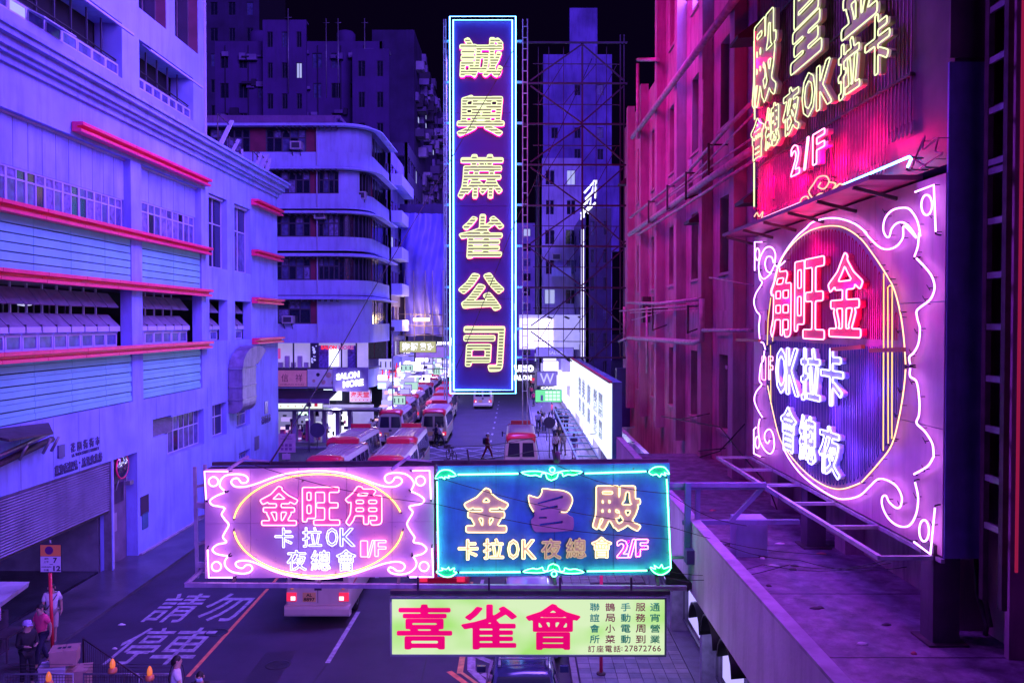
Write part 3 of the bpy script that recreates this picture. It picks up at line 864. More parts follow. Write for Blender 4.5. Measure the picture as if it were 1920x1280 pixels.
for k, (h, n) in enumerate(((th_[0], 9), (th_[1], 7))):
    x0, x1, z0, z1 = h; w = (x1 - x0) / n if k else 1.02
    for q in range(n if k else 14):
        xb = x1 - .08 - q * w
        lit_ = (k == 0 and q in (6,))
        o = window(tw, frame_w, [glass_lit] if lit_ else [glass_b], xb - w + .02, xb, z0 + .05, z0 + .52, LT + .12, 1, (1,), .07, .06)
        if k == 0 and q in (4, 5):
            mb = MB(); mb.rings([[(xb - w + .04, LT + .10, z0 + .5), (xb - .04, LT + .10, z0 + .5), (xb - .04, LT - .42, z0 + .25), (xb - w + .04, LT - .42, z0 + .25)], [(xb - w + .04, LT + .10, z0 + .46), (xb - .04, LT + .10, z0 + .46), (xb - .04, LT - .42, z0 + .21), (xb - w + .04, LT - .42, z0 + .21)]], smooth=False)
            part('open_sash', mb, frame_w, tw)
    bx('awning_rail', tw, frame_w, x0, x1, LT - .5, LT - .42, z1 - .50, z1 - .42)
    for q in range(6): 
        xx = x1 - .4 - q * (min(x1 - x0, 7)) / 6; part('rail_arm', MB().bar((xx, LT - .46, z1 - .46), (xx, LT + .1, z1 - .05), .04), frame_w, tw)
    for q in range(5):
        xx = x1 - .6 - q * 1.1; bx('mullion', tw, frame_d, xx - .03, xx + .03, LT + .5, LT + .56, z0 + .5, z1)
    bx('sill_rail', tw, frame_d, x0, x1, LT + .3, LT + .36, z0 + .60, z0 + .68)
    part('cable_tray', MB().tube([(x0, LT + .25, z0 + .9), (x1 - 2, LT + .2, z0 + .75), (x1, LT + .25, z0 + .72)], .03), wire_m, tw)
for h in (th_[2], th_[3]):
    window(tw, mat('brown_reveal', (.12, .06, .10), .6), [glass_d], h[0] + .02, h[1] - .02, h[2] + .02, 27.9, LT + .45, 2, (.5, .5), .07, .08)
    bx('reveal_lining', tw, mat('red_brown_reveal', (.16, .04, .08), .6), h[1] - .05, h[1] - .003, LT + .02, LT + 1.0, h[2], 27.9)

# ================================================================== RIGHT BUILDING
AR = -math.pi / 2 + 26 / 1600
RF = Fr((7.3, 15.7, 0), AR)
brick_m = mat('weathered_pink_render', (.44, .26, .34), .8, var=.3, scale=.9, dirt=.95, dirtcol=(.12, .07, .12), bump=.25)
pil_m = mat('pilaster_render', (.40, .26, .34), .8, var=.25, scale=.9, dirt=.6, dirtcol=(.12, .07, .12), bump=.2)
rbld = thing('right_building', 'weathered render building with pilasters, pipes and tall windows', 'building', RF)
def ry(Y): return -(Y - 15.7)         # local x of a world Y
FZ = 4.39                              # top of the canopy slab
pil = [13.3, 17.7, 22.05, 26.4, 30.6, 35.0, 39.5, 44.0, 48.5]
lv_z = []
for (ya, yb) in ((800, 663), (514, 376), (250, 92)):
    lv_z.append((RF.Z(1355, ya, .2), RF.Z(1355, yb, .2)))
lv_z.append((lv_z[-1][1] + 2.6, lv_z[-1][1] + 5.2))
zr1, zr2 = 21.1, 27.5
holes = []
for k in range(len(pil) - 1):
    for j, (za, zb_) in enumerate(lv_z):
        if zb_ > zr1 - .6 and pil[k] > 39: continue
        if pil[k + 1] < 26: continue
        holes.append((ry(pil[k + 1] - 1.0), ry(pil[k] + 1.35), za, zb_, j, k))
holed('wall', rbld, brick_m, ry(53), ry(39.7), 0, zr1, 0, .5, [h[:4] for h in holes if h[5] >= 6])
holed('wall', rbld, brick_m, ry(39.7) + .001, ry(7), 0, zr2, 0, .5, [h[:4] for h in holes if h[5] < 6])
part('end_wall', MB().box(ry(53), ry(53) + .4, .51, 14, 0, zr1), brick_m, rbld)
part('end_wall', MB().box(ry(39.7) + .001, ry(39.7) + .4, .51, 14, zr1, zr2), brick_m, rbld)
bx('dark_interior', rbld, dark_m, ry(52.5), ry(8), .9, 1.0, 5, zr1 - .4)
bx('roof_slab', rbld, soffit_m, ry(53), ry(39.8), .5, 14, zr1 - .3, zr1 - .01)
for h in holes:
    if random.random() < .5: bx('window_blind', rbld, mat('drawn_blind', (.30, .18, .26), .8, var=.5, scale=5), h[0] + .1, h[1] - random.uniform(.1, .8), .36, .38, h[2] + random.uniform(.2, 1.2), h[3] - .1)
    o = window(rbld, mat('plum_window_frame', (.24, .14, .20), .5, var=.3), [glass_d, glass_d, mat('dusty_glass', (.10, .07, .12), .35, var=.5)], h[0] + .03, h[1] - .03, h[2] + .03, h[3] - .03, .28, 3, (.72, .28), .06, .07)
    bx('window_sill', rbld, pil_m, h[0] - .1, h[1] + .1, -.08, .02, h[2] - .1, h[2] - .003)
for y in pil:
    top = (zr1 if y > 39.7 else zr2) + .35
    bx('pilaster', rbld, pil_m, ry(y + .55), ry(y), -.40, -.003, FZ, top)
for j, z in enumerate((lv_z[0][1] + 1.0, lv_z[1][1] + 1.1)):
    for k in range(len(pil) - 1):
        if pil[k] > 26: bx('spandrel_panel', rbld, brick_m, ry(pil[k + 1] - .9), ry(pil[k] + 1.3), -.07, -.003, z - .35, z + .5)
# small hoods over some windows
hood_m = mat('dark_metal_hood', (.03, .025, .04), .6, var=.2)
for (px, py) in ((1392, 62), (1300, 405), (1402, 365), (1168, 338)):
    a_ = RF.at(px, py, -.5)
    mb = MB(); mb.rings([[(a_[0] - .45, -.75, a_[1] - .2), (a_[0] + .45, -.75, a_[1] - .2), (a_[0] + .45, -.003, a_[1] + .35), (a_[0] - .45, -.003, a_[1] + .35)], [(a_[0] - .45, -.75, a_[1] - .3), (a_[0] + .45, -.75, a_[1] - .3), (a_[0] + .45, -.003, a_[1] - .25), (a_[0] - .45, -.003, a_[1] - .25)]], smooth=False)
    part('window_hood', mb, hood_m, rbld)
# pipes along the wall
pipe_m = mat('painted_pipe', (.46, .32, .40), .5, var=.3, scale=4, dirt=.5)
def pipe(pts, r, d=-.55, nm='wall_pipe', m_=None):
    P = [RF.at(a, b, d) for a, b in pts]
    return part(nm, MB().tube([(p[0], d, p[1]) for p in P], r, 8), m_ or pipe_m, rbld)
pipe([(1384, -8), (1186, 258)], .13)
pipe([(1412, 190), (1360, 243), (1290, 322), (1182, 408)], .065)
pipe([(1412, 280), (1330, 335), (1180, 440)], .12)
pipe([(1412, 302), (1320, 362), (1196, 440)], .055)
pipe([(1412, 215), (1370, 258), (1300, 330), (1235, 380)], .035, -.6); pipe([(1412, 258), (1352, 300), (1290, 345), (1230, 385)], .035, -.6)
pipe([(1312, 561), (1232, 569), (1175, 567)], .07); pipe([(1310, 571), (1240, 576), (1162, 583)], .04); pipe([(1312, 578), (1182, 586)], .03)
pipe([(1178, 633), (1220, 636), (1300, 642), (1316, 638), (1316, 560)], .10); pipe([(1178, 633), (1160, 640)], .08)
pipe([(1318, 619), (1412, 619)], .055); pipe([(1412, 535), (1330, 520)], .02, -.45)
pipe([(1318, 150), (1318, 330)], .04, -.45); pipe([(1294, 300), (1294, 372)], .10, -.5)
pipe([(1213, 575), (1213, 700)], .06); pipe([(1171, 575), (1171, 640)], .09, -.5)
pipe([(1196, 120), (1196, 260)], .09); pipe([(1196, 112), (1234, 112)], .09); pipe([(1185, 600), (1240, 585)], .03)
for (px, py) in ((1340, 300), (1296, 350), (1260, 372), (1224, 398), (1232, 600), (1300, 600)):
    a_ = RF.at(px, py, -.5)
    part('pipe_bracket', MB().bar((a_[0], -.7, a_[1] + .55), (a_[0], -.7, a_[1] - .5), .07).bar((a_[0], -.7, a_[1] + .5), (a_[0], -.003, a_[1] + .5), .05).bar((a_[0], -.7, a_[1] - .45), (a_[0], -.003, a_[1] - .2), .05), dsteel_m, rbld)
for pts in ([(1396, 795), (1350, 845), (1300, 860)], [(1470, 990), (1440, 910), (1390, 850), (1350, 800), (1240, 780)], [(1360, 840), (1310, 845)], [(1330, 775), (1280, 785)]):
    pipe(pts, .02, -.42, 'wall_cable', wire_m)
# posters and notices in the low windows
for (px, py, w, h) in ((1402, 705, 12, 32), (1358, 688, 5, 7), (1368, 690, 5, 7)):
    x0, x1, z0, z1 = boxpx(RF, px, py, w, h, .15)
    bx('paper_notice', rbld, mat('white_poster', (.55, .55, .6), .7, emit=(.4, .3, 1), es=.0), x0, x1, .2, .22, z0, z1)
# ladder and drain stack right of the big sign
ladx = [RF.X(1848, -.55), RF.X(1884, -.55)]
for x in ladx: bx('ladder_rail', rbld, dsteel_m, x - .05, x + .05, -.58, -.50, FZ + .8, 20)
for py in (15, 110, 205, 302, 319, 413, 515, 612, 710, 805, 899, 990):
    z = RF.Z(1866, py, -.55)
    bx('ladder_rung', rbld, steel_m, ladx[0] + .05, ladx[1] - .05, -.57, -.52, z - .05, z + .04)
bx('drain_stack', rbld, pil_m, RF.X(1899, -.3), RF.X(1890, -.3), -.3, -.003, FZ, 20)
part('neon_edge', MB().tube([(RF.X(1911, -.5), -.5, RF.Z(1911, 1075, -.5)), (RF.X(1911, -.5), -.5, 18)], .025), neon('red_pink_neon', (1, .03, .2), .28), rbld)
for pts in ([(1830, 1045), (1833, 1110), (1850, 1170), (1848, 1190)], [(1840, 1045), (1845, 1115), (1858, 1175)]): pipe(pts, .035, -.35, 'wall_pipe', dsteel_m)
part('curved_pipe', MB().tube([(RF.at(1790, 1108)[0] + .35 * math.sin(t), -.1, RF.at(1790, 1120)[1] + .35 * math.cos(t)) for t in [k * .5 for k in range(6)]], .05), dsteel_m, rbld)
for px in (1205, 1225):
    x, z = RF.at(px, 560, -.4); bx('service_box', rbld, dsteel_m, x - .2, x + .2, -.42, -.003, z - 1.2, z + .1)

# ------------------------------------------------------------------ canopy over the pavement
PX = 3.55
conc = mat('stained_concrete', (.55, .48, .58), .85, var=.2, scale=.8, dirt=.45, dirtcol=(.15, .12, .15), bump=.3)
deck_m = mat('mossy_canopy_top', (.13, .08, .16), .6, var=.55, scale=3.5, dirt=.5, dirtcol=(.42, .34, .46), bump=1.0, fine=14)
can = thing('concrete_canopy', 'long concrete canopy with a parapet above the right pavement', 'canopy', loc=(PX, 9, 0))
part('canopy_deck', MB().box(.14, 3.9, 0, 22.5, 4.15, FZ), deck_m, can)
part('canopy_soffit', MB().box(.142, 3.9, 0, 22.5, 3.95, 4.14), soffit_m, can)
zpt, zpb = 9.2 - 1.135 * PX, 9.2 - 1.53 * PX
for a_, b_ in ((0, 7.55), (7.57, 14.0), (14.02, 22.5)):
    part('parapet', MB().box(0, .14, a_, b_, zpb, zpt), conc, can)
    o = bx('parapet_coping', can, mat('coping_concrete', (.42, .36, .46), .8, var=.3, scale=2, dirt=.4), -.01, .20, a_, b_, zpt + .002, zpt + .05)
cb = thing('meter_cabinet', 'pale steel meter cabinet standing on the canopy against the bracket frame', 'cabinet', loc=(gat(1412, 17.5), 17.5, FZ))
part('cabinet_body', MB().box(-.32, .32, 0, .5, .0, .78), mat('pale_cabinet', (.40, .42, .60), .5, dirt=.3), cb)
bx('cabinet_door', cb, mat('pale_cabinet', (.4, .4, .6)), -.28, .28, -.012, -.002, .06, .73)
bx('cabinet_foot', cb, dsteel_m, -.3, -.2, .1, .2, -.0, .001)
for i, (y, lab) in enumerate(((12.9, 'dark steel post under the near corner of the big sign'), (18.4, 'dark steel post under the far half of the big sign'))):
    p_ = thing('sign_support_post', lab, 'post', loc=(6.45, y, FZ), group='posts under the big sign')
    part('post_shaft', MB().box(-.2, .2, -.2, .2, .0, 1.5), mat('grimy_post', (.12, .07, .12), .8, var=.4, dirt=.6), p_)
    part('base_plate', MB().box(-.3, .3, -.3, .3, .0, .03), dsteel_m, p_)

# ------------------------------------------------------------------ shops under the canopy
shp = thing('arcade_shopfront', 'row of lit shopfronts under the concrete canopy', 'shopfront', loc=(4.62, 12, 0))
part('shop_wall', MB().box(.6, .8, 0, 38, .13, 3.94), mat('shop_wall_paint', (.4, .38, .44), .7), shp)
for k in range(9):
    y = 1.0 + k * 4.1
    part('shop_pier', MB().box(0, .59, y - .25, y, .13, 3.9), mat('pier_tile', (.26, .26, .34), .4, var=.4, scale=4), shp)
    if k in (1, 2, 3, 4, 5, 6, 7):
        f = part('display_window', MB().box(.3, .36, y + .1, y + 3.7, .5, .56).box(.3, .36, y + .1, y + 3.7, 2.9, 2.96).box(.3, .36, y + .1, y + .16, .56, 2.9).box(.3, .36, y + 3.64, y + 3.7, .56, 2.9), frame_d, shp)
        bx('display_lightbox', f, neon('shop_white_light', (.45, .38, 1.0), 1.3), .45, .5, y + .2, y + 3.6, .56, 2.9)
for i, (py_, rr) in enumerate(((1168, .42), (1195, .5), (1245, .52))):
    Y_ = (17.9, 16.7, 15.3)[i]; Z_ = 9.2 - (py_ - 606) * Y_ / 1600
    mb = MB(); rg = []
    for k in range(7):
        t = k / 6 * math.pi; rg.append([(.0, Y_ - 12 - .55 * math.cos(t) * 1, Z_ + .5 * math.sin(t)), (-.85, Y_ - 12 - .5 * math.cos(t), Z_ - .1 + .45 * math.sin(t))])
    mb.rings(rg, closed=False, cap=False)
    o = part('round_shop_hood', mb, mat('black_canvas', (.015, .012, .018), .7, var=0), shp)
    so = o.modifiers.new('thick', 'SOLIDIFY'); so.thickness = .05
for k in range(3):
    part('display_tray', MB().box(-.5, -.02, 4.6 + k * .0, 5.9, .5 + k * .5, .56 + k * .5), mat('violet_display_tray', (.4, .25, .6), .4, var=.5, scale=8), shp)
part('glass_cabinet', MB().box(-.45, -.01, 2.6, 4.3, .2, 1.9), neon('cool_display_light', (.5, .5, 1), 1.2), shp)
sp = thing('sign_pole', 'red and grey street pole standing on the paving under the green sign', 'pole', loc=(*ground(1127, 1263, .13), .128), rz=0)
part('pole_shaft', MB().tube([(0, 0, 0), (0, 0, 2.9)], .045, 10), red_m, sp)
part('pole_base', MB().lathe([(.12, 0), (.12, .04), (.06, .06)], (0, 0, 0), 12), dsteel_m, sp)
for k in range(26):
    yy = random.uniform(3, 13.5); xx = random.uniform(.4, 3.3); r_ = random.uniform(.04, .12)
    part('deck_debris', MB().rings([[(xx + r_ * q * math.cos(t) * (1 + .4 * math.sin(2 * t + k)), yy + r_ * q * .7 * math.sin(t), FZ + zq) for t in [j * 1.05 for j in range(6)]] for q, zq in ((1, .0), (.8, .02), (.3, .035))]), random.choice([mat('deck_litter_pale', (.5, .45, .5)), mat('deck_litter_dark', (.06, .05, .06)), mat('deck_litter_red', (.4, .1, .12))]), can)
for k, y in enumerate((3.2, 6.1, 9.4, 12.6, 16)): bx('deck_joint', can, dark_m, .2, 3.7, y, y + .025, FZ - .01, FZ + .003)
# inspection cover on the paving
mc = struct(part('inspection_cover', MB().box(2.2, 3.1, 17.0, 17.9, .1, .137), mat('cover_plate', (.25, .25, .33), .5)))

# ================================================================== BIG SIGN ON THE RIGHT
SF = Fr((6.25, 16, 0), AR)
sxa, sxb = SF.X(1413.5), SF.X(1771)
sz0 = (SF.Z(1415, 856) + SF.Z(1768, 1047)) / 2
sz1 = (SF.Z(1415, 442) + SF.Z(1770, 330)) / 2
bs = thing('karaoke_sign', 'large pink karaoke neon sign with oval and scrolls over the canopy', 'neon sign', SF)
panel_m = mat('pink_white_enamel', (.74, .34, .52), .45, var=.15, scale=1.5, dirt=.45, dirtcol=(.3, .14, .2))
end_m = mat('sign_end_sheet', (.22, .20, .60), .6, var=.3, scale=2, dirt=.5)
cols = 4; rows = 3
for i in range(cols):
    for j in range(rows):
        xa = sxa + (sxb - sxa) * i / cols; xb = sxa + (sxb - sxa) * (i + 1) / cols
        za = sz0 + (sz1 - sz0) * j / rows; zb_ = sz0 + (sz1 - sz0) * (j + 1) / rows
        bx('face_panel', bs, panel_m, xa + .006, xb - .006, 0, .03, za + .006, zb_ - .006)
part('sign_box', MB().box(sxa, sxb - .03, .035, .58, sz0, sz1), end_m, bs)
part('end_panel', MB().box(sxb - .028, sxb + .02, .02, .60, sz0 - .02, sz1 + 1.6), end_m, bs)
c6 = (1380, 420, 2.909); c5 = (1380, 0, 2.783); c7 = (1180, 840, 2.595)
def P6(l): return [(1380 + a / 2.909, 420 + b / 2.909) for a, b in l]
def P5(l): return [(1380 + a / 2.783, b / 2.783) for a, b in l]
def P7(l): return [(1180 + a / 2.595, 840 + b / 2.595) for a, b in l]
tr = .0145
def st(pts, m_=N_W, r=tr, fr=SF, par=None, y=-.10, sm=True, closed=False, n=5): return stroke(par or bs, fr, pts, 0, 0, 1, m_, r, y, sm, closed, n=n)
oval = P6([(200, 380), (240, 215), (300, 120), (375, 52), (450, 20), (530, 10), (600, 25), (680, 80), (750, 170), (810, 260), (860, 350), (895, 480), (915, 620), (925, 765), (915, 900), (890, 1050), (850, 1200)]) + P7([(1215, 70), (1130, 165), (1050, 195), (990, 195), (920, 165), (850, 110), (780, 30)]) + P6([(240, 1170), (205, 1040), (172, 880), (155, 700), (168, 540)])
ov_loc = np.array([SF.at(*p) for p in smooth(oval, 4, True)])
link('oval_recess', plate_mesh([ov_loc], -.012, .006, mat('dark_plum_recess', (.34, .16, .36), .5, var=.3, dirt=.4)), bs)
# unlit glass tubes side by side in the oval, emission paints the characters' light
cx_ = ov_loc.mean(0)
def span(x):
    zs = []
    for a_, b_ in zip(ov_loc, np.roll(ov_loc, -1, 0)):
        if (a_[0] > x) != (b_[0] > x): zs.append(a_[1] + (b_[1] - a_[1]) * (x - a_[0]) / (b_[0] - a_[0]))
    return (min(zs), max(zs)) if len(zs) >= 2 else None
xo0_, xo1_ = ov_loc[:, 0].min(), ov_loc[:, 0].max()
zmid = SF.Z(1560, 640)
n_ = 46
for k in range(n_):
    x = xo0_ + (xo1_ - xo0_) * (k + .5) / n_
    s_ = span(x)
    if not s_ or s_[1] - s_[0] < .5: continue
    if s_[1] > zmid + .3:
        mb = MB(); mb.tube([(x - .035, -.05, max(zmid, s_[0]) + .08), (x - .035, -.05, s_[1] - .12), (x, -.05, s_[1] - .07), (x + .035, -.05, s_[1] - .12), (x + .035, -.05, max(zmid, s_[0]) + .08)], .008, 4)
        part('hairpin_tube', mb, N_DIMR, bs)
    if s_[0] < zmid - .3:
        mb = MB(); mb.tube([(x - .035, -.05, min(zmid, s_[1]) - .05), (x - .035, -.05, s_[0] + .12), (x, -.05, s_[0] + .07), (x + .035, -.05, s_[0] + .12), (x + .035, -.05, min(zmid, s_[1]) - .05)], .008, 4)
        part('hairpin_tube', mb, N_DIMB, bs)
st(P6([(200, 380), (240, 215), (300, 120), (375, 52), (450, 20), (530, 10), (600, 25), (680, 80), (750, 170), (810, 260), (860, 350), (895, 480), (915, 620), (925, 765)]), neon('peach_white_neon', (1, .52, .30), 2.6), .012)
st(P6([(925, 790), (915, 900), (890, 1050), (850, 1200)]) + P7([(1215, 70), (1130, 165)]), neon('peach_white_neon', (1, .52, .30), 2.6), .012)
st(P7([(1125, 168), (1050, 195), (990, 195), (920, 165), (850, 110), (780, 30)]) + P6([(240, 1170), (205, 1040), (172, 880)]), neon('peach_white_neon', (1, .52, .30), 2.6), .012)
for l in ([(806, 268), (803, 1235)], [(830, 1195), (828, 345), (840, 335), (852, 342), (850, 1170)], [(190, 400), (175, 520), (170, 660)], [(205, 400), (200, 640)], [(188, 660), (190, 980)]): st(P6(l), neon('soft_amber_neon', (1, .62, .22), 1.7), .011, sm=False)
# outer white scrollwork
st(P6([(195, 380), (225, 240), (270, 150), (330, 70), (380, 25)]) + P5([(400, 1160), (470, 1140), (540, 1141), (620, 1168), (680, 1215)]) + P6([(700, 42), (760, 108), (810, 137), (870, 125), (910, 75), (917, 10)]) + P5([(940, 1240), (910, 1190), (875, 1162), (840, 1165), (812, 1195), (800, 1235), (782, 1232), (768, 1195), (778, 1140), (812, 1100), (860, 1085), (905, 1092), (945, 1150), (962, 1230)]) + P6([(998, 50), (992, 120), (973, 178)]), n=4)
st(P6([(985, 188), (1035, 240), (1070, 290), (1083, 350), (1060, 410), (1010, 450), (985, 475), (990, 520), (1003, 570), (995, 650), (970, 700), (945, 725), (950, 765)]))
st(P6([(950, 785), (950, 830), (985, 860), (1000, 960), (998, 1040), (985, 1085), (1030, 1130), (1070, 1195), (1078, 1260)]) + P7([(1478, 45), (1450, 88), (1385, 126)]))
st(P7([(1390, 165), (1405, 240), (1395, 320), (1362, 375), (1310, 377), (1262, 342), (1232, 285), (1230, 240), (1248, 230), (1265, 262), (1300, 290), (1320, 280), (1325, 235), (1300, 185), (1255, 155), (1210, 150), (1170, 185), (1120, 230), (1050, 247), (990, 235), (900, 180), (830, 120), (780, 55), (755, 10)]))
st(P6([(210, 222), (190, 262), (168, 255), (158, 215), (170, 180), (195, 182), (205, 215)])); st(P6([(195, 265), (150, 300), (125, 255), (130, 190), (160, 132), (195, 128), (215, 165), (212, 220), (235, 230), (270, 200)]))
st(P6([(125, 260), (130, 300), (142, 322), (108, 380), (98, 430), (112, 475), (130, 500), (125, 560), (132, 635), (150, 650), (160, 685)]))
st(P6([(155, 690), (150, 740), (135, 770), (128, 850), (140, 875), (110, 915), (100, 960), (118, 1010), (145, 1055)]))
st(P6([(130, 1060), (122, 1110), (130, 1180), (160, 1235), (190, 1250), (208, 1215), (203, 1150), (183, 1118), (160, 1135), (156, 1170), (172, 1195), (185, 1175)]))
for l in ([(145, 98), (102, 98), (102, 255)], [(112, 1105), (97, 1120), (97, 1250), (135, 1268)]): st(P6(l), sm=False)
st(P5([(935, 1002), (1032, 965), (1042, 1210)]), sm=False); st(P7([(1487, 288), (1465, 515), (1385, 455)]), sm=False)
def oval_px(cx, cy, rx, ry_, n=16): return [(cx + rx * math.cos(2 * math.pi * k / n), cy + ry_ * math.sin(2 * math.pi * k / n)) for k in range(n)]
st(oval_px(*P5([(995, 1070)])[0], 10, 19), closed=True, n=2); st(oval_px(*P7([(1434, 400)])[0], 9, 20), closed=True, n=2)
st(oval_px(*P6([(117, 165)])[0], 4, 11), closed=True, n=2); st(oval_px(*P6([(117, 1190)])[0], 4, 11), closed=True, n=2)
# tube standoffs
so_m = mat('dark_standoff', (.04, .02, .03), .5, var=0)
for a_, b_ in P6([(1040, 230), (1083, 350), (1060, 410), (1015, 590), (985, 700), (985, 860), (1060, 1180), (930, 480), (870, 300), (760, 110), (700, 70), (910, 585), (920, 910), (900, 1040)]) + P5([(640, 1170), (800, 1105), (890, 1175), (1045, 1130)]) + P7([(1420, 235), (1340, 272), (1210, 92), (1460, 100), (1500, 370)]):
    x, z = SF.at(a_, b_); part('tube_standoff', MB().tube([(x, 0, z), (x + .05, -.1, z)], .008, 4).tube([(x - .04, -.1, z + .05), (x + .06, -.1, z - .03)], .008, 4), so_m, bs)
# characters: right to left, gold prosperous corner / karaoke / night club
pl_red = mat('red_letter_plate', (.75, .05, .16), .4, var=.1)
pl_blu = mat('white_letter_plate', (.5, .5, .7), .4, var=.1)
for ch, cx, cy, w, h in (('金', 1585, 553, 64, 158), ('旺', 1518, 560, 56, 150), ('角', 1464, 566, 38, 132)):
    neon_char(bs, SF, ch, cx, cy, w, h, .012, N_R, .014, pl_red, -.16, -.08, .05)
for ch, cx, cy, w, h in (('卡', 1560, 707, 42, 108), ('拉', 1520, 703, 36, 100), ('K', 1486, 697, 23, 88), ('O', 1465, 695, 20, 84), ('夜', 1555, 845, 38, 92), ('總', 1514, 823, 30, 88), ('會', 1478, 805, 28, 84)):
    neon_char(bs, SF, ch, cx, cy, w, h, .016, N_W2, .016, pl_blu, -.16, -.08, .04)
neon_char(bs, SF, 'F', 1445, 690, 8, 44, .02, N_R, .010, None, -.12); neon_char(bs, SF, '1', 1432, 690, 7, 44, .02, N_R, .010, None, -.12)
bar_m = mat('orange_bracket', (.5, .16, .10), .5)
for p, q in (((1396, 637), (1440, 638)), ((1655, 657), (1718, 655)), ((1580, 655), (1640, 650))):
    a_ = SF.at(*p); b_ = SF.at(*q); part('cross_bar', MB().bar((a_[0], -.2, a_[1]), (b_[0], -.2, b_[1]), .07), bar_m, bs)
# catwalk frame under the sign
fx0, fz = SF.at(1380, 863, -.95); fx1, _ = SF.at(1682, 1050, -.95); fz = sz0 + .0
fx1 = sxb + .02; fx0 = sxa - .3
part('catwalk_beam', MB().bar((fx0, -.85, sz0 - .06), (fx1 - .2, -.85, sz0 - .06), .07), pink_steel, bs)
part('catwalk_beam', MB().bar((fx0, 0.0, sz0 - .06), (fx1, 0.0, sz0 - .06), .06), pink_steel, bs)
for k in range(6):
    x = fx0 + (fx1 - .2 - fx0) * k / 5; part('catwalk_rung', MB().bar((x, -.85, sz0 - .06), (x, .5, sz0 - .06), .06), pink_steel, bs)
# canopy shelf between the two signs
part('dividing_shelf', MB().box(sxa - .3, sxb - .9, -.75, .1, sz1 + .04, sz1 + .12), mat('magenta_shelf', (.35, .06, .16), .5, dirt=.4), bs)
for k in range(6):
    x = sxa - .1 + k * 1.6; part('shelf_bracket', MB().bar((x, -.72, sz1 + .02), (x, 0, sz1 - .16), .06), dsteel_m, bs)

# ------------------------------------------------------------------ upper sign
for px_, py_, e_ in ((1490, 740, 45), (1570, 770, 50), (1520, 850, 40), (1630, 730, 40), (1600, 850, 35)):
    x_, z_ = SF.at(px_, py_); d_ = bpy.data.lights.new('blue_tube_lamp', 'POINT'); d_.energy = e_; d_.color = (.12, .05, 1); d_.shadow_soft_size = .1
    o_ = bpy.data.objects.new('blue_tube_lamp', d_); o_.location = SF.M @ Vector((x_, -.35, z_)); COL.objects.link(o_)
us = thing('palace_sign', 'tall dark neon sign with ivory characters above the pink karaoke sign', 'neon sign', SF)
uz0, uz1 = sz1 + .16, 19.5
part('sign_back', MB().box(sxa, sxb - .03, .12, .58, uz0, uz1), mat('dark_sign_back', (.13, .05, .10), .5, var=.4, dirt=.5), us)
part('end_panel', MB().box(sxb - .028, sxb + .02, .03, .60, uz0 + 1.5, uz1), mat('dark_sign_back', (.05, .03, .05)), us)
rod_m = mat('unlit_glass_tube', (.34, .14, .24), .25, var=.3, scale=6)
n_ = 62
for k in range(n_):
    x = sxa + .1 + (sxb - sxa - 1.2) * k / n_
    zb_ = uz0 + .30
    if k > 54: zb_ = uz0 + .75
    part('unlit_tube', MB().tube([(x, .06, uz1 - .1), (x, .06, zb_), (x + .03, .05, zb_ - .08), (x + .06, .06, zb_ + .12)], .014, 4), rod_m, us)
for z in (uz0 + 1.6, uz0 + 3.2, uz0 + 4.9, uz0 + 6.6): part('tube_rail', MB().box(sxa, sxb - 1.2, .03, .1, z, z + .05), dsteel_m, us)
iv = mat('ivory_letter_plate', (.62, .48, .30), .5, var=.15)
for ch, cx, cy, w, h in (('殿', 1433, 112, 44, 160), ('皇', 1512, 30, 58, 175), ('金', 1612, -35, 72, 170)):
    neon_char(us, SF, ch, cx, cy, w, h, .028, N_L, .014, iv, -.26, -.16, .045)
for ch, cx, cy, w, h in (('卡', 1645, 83, 46, 112), ('拉', 1592, 126, 40, 104), ('K', 1545, 158, 28, 84), ('O', 1516, 178, 24, 82), ('夜', 1483, 207, 30, 86), ('總', 1448, 236, 26, 80), ('會', 1420, 260, 24, 76)):
    neon_char(us, SF, ch, cx, cy, w, h, .024, N_L, .013, iv, -.26, -.16, .045)
pp = mat('pink_letter_plate', (.6, .2, .35), .4)
for ch, cx, cy, w, h in (('2', 1491, 300, 16, 56), ('/', 1512, 288, 9, 58), ('F', 1535, 276, 22, 58)):
    neon_char(us, SF, ch, cx, cy, w, h, .02 if ch != '/' else .01, N_R, .015, pp, -.26, -.14, .05)
red_glow = neon('red_back_neon', (1.0, .0, .10), 3.0)
for p, q in (((1414, 210), (1416, 60)), ((1450, 330), (1450, 372)), ((1555, 250), (1562, 330))):
    st([p, q], red_glow, .014, par=us, y=.0, sm=False)
st([(1414, 78), (1415, 225)], N_L, .02, par=us, sm=False); st([(1414, 305), (1414, 388)], N_L, .02, par=us, sm=False)
st(P5([(562, 990), (560, 965), (905, 818), (915, 828), (895, 872)]), N_C, .02, par=us, sm=False)
st([(1432, 408), (1500, 380)], N_R, .016, par=us, sm=False)
orn_m = neon('peach_neon', (1.0, .55, .36), 1.6)
for l in ([(330, 1090), (340, 1040), (370, 1025), (385, 1050), (400, 1040), (380, 1000), (405, 960), (430, 925), (470, 920), (485, 950), (460, 985), (430, 975), (445, 950)], [(400, 1080), (410, 1040), (440, 1010), (480, 1025), (470, 1060)], [(485, 950), (520, 960), (500, 1000), (540, 960), (560, 975), (545, 1000)], [(95, 1130), (110, 1110), (120, 1130), (140, 1105), (130, 1150), (110, 1175), (95, 1165)]):
    st(P5(l), orn_m, .016, par=us, y=-.2)
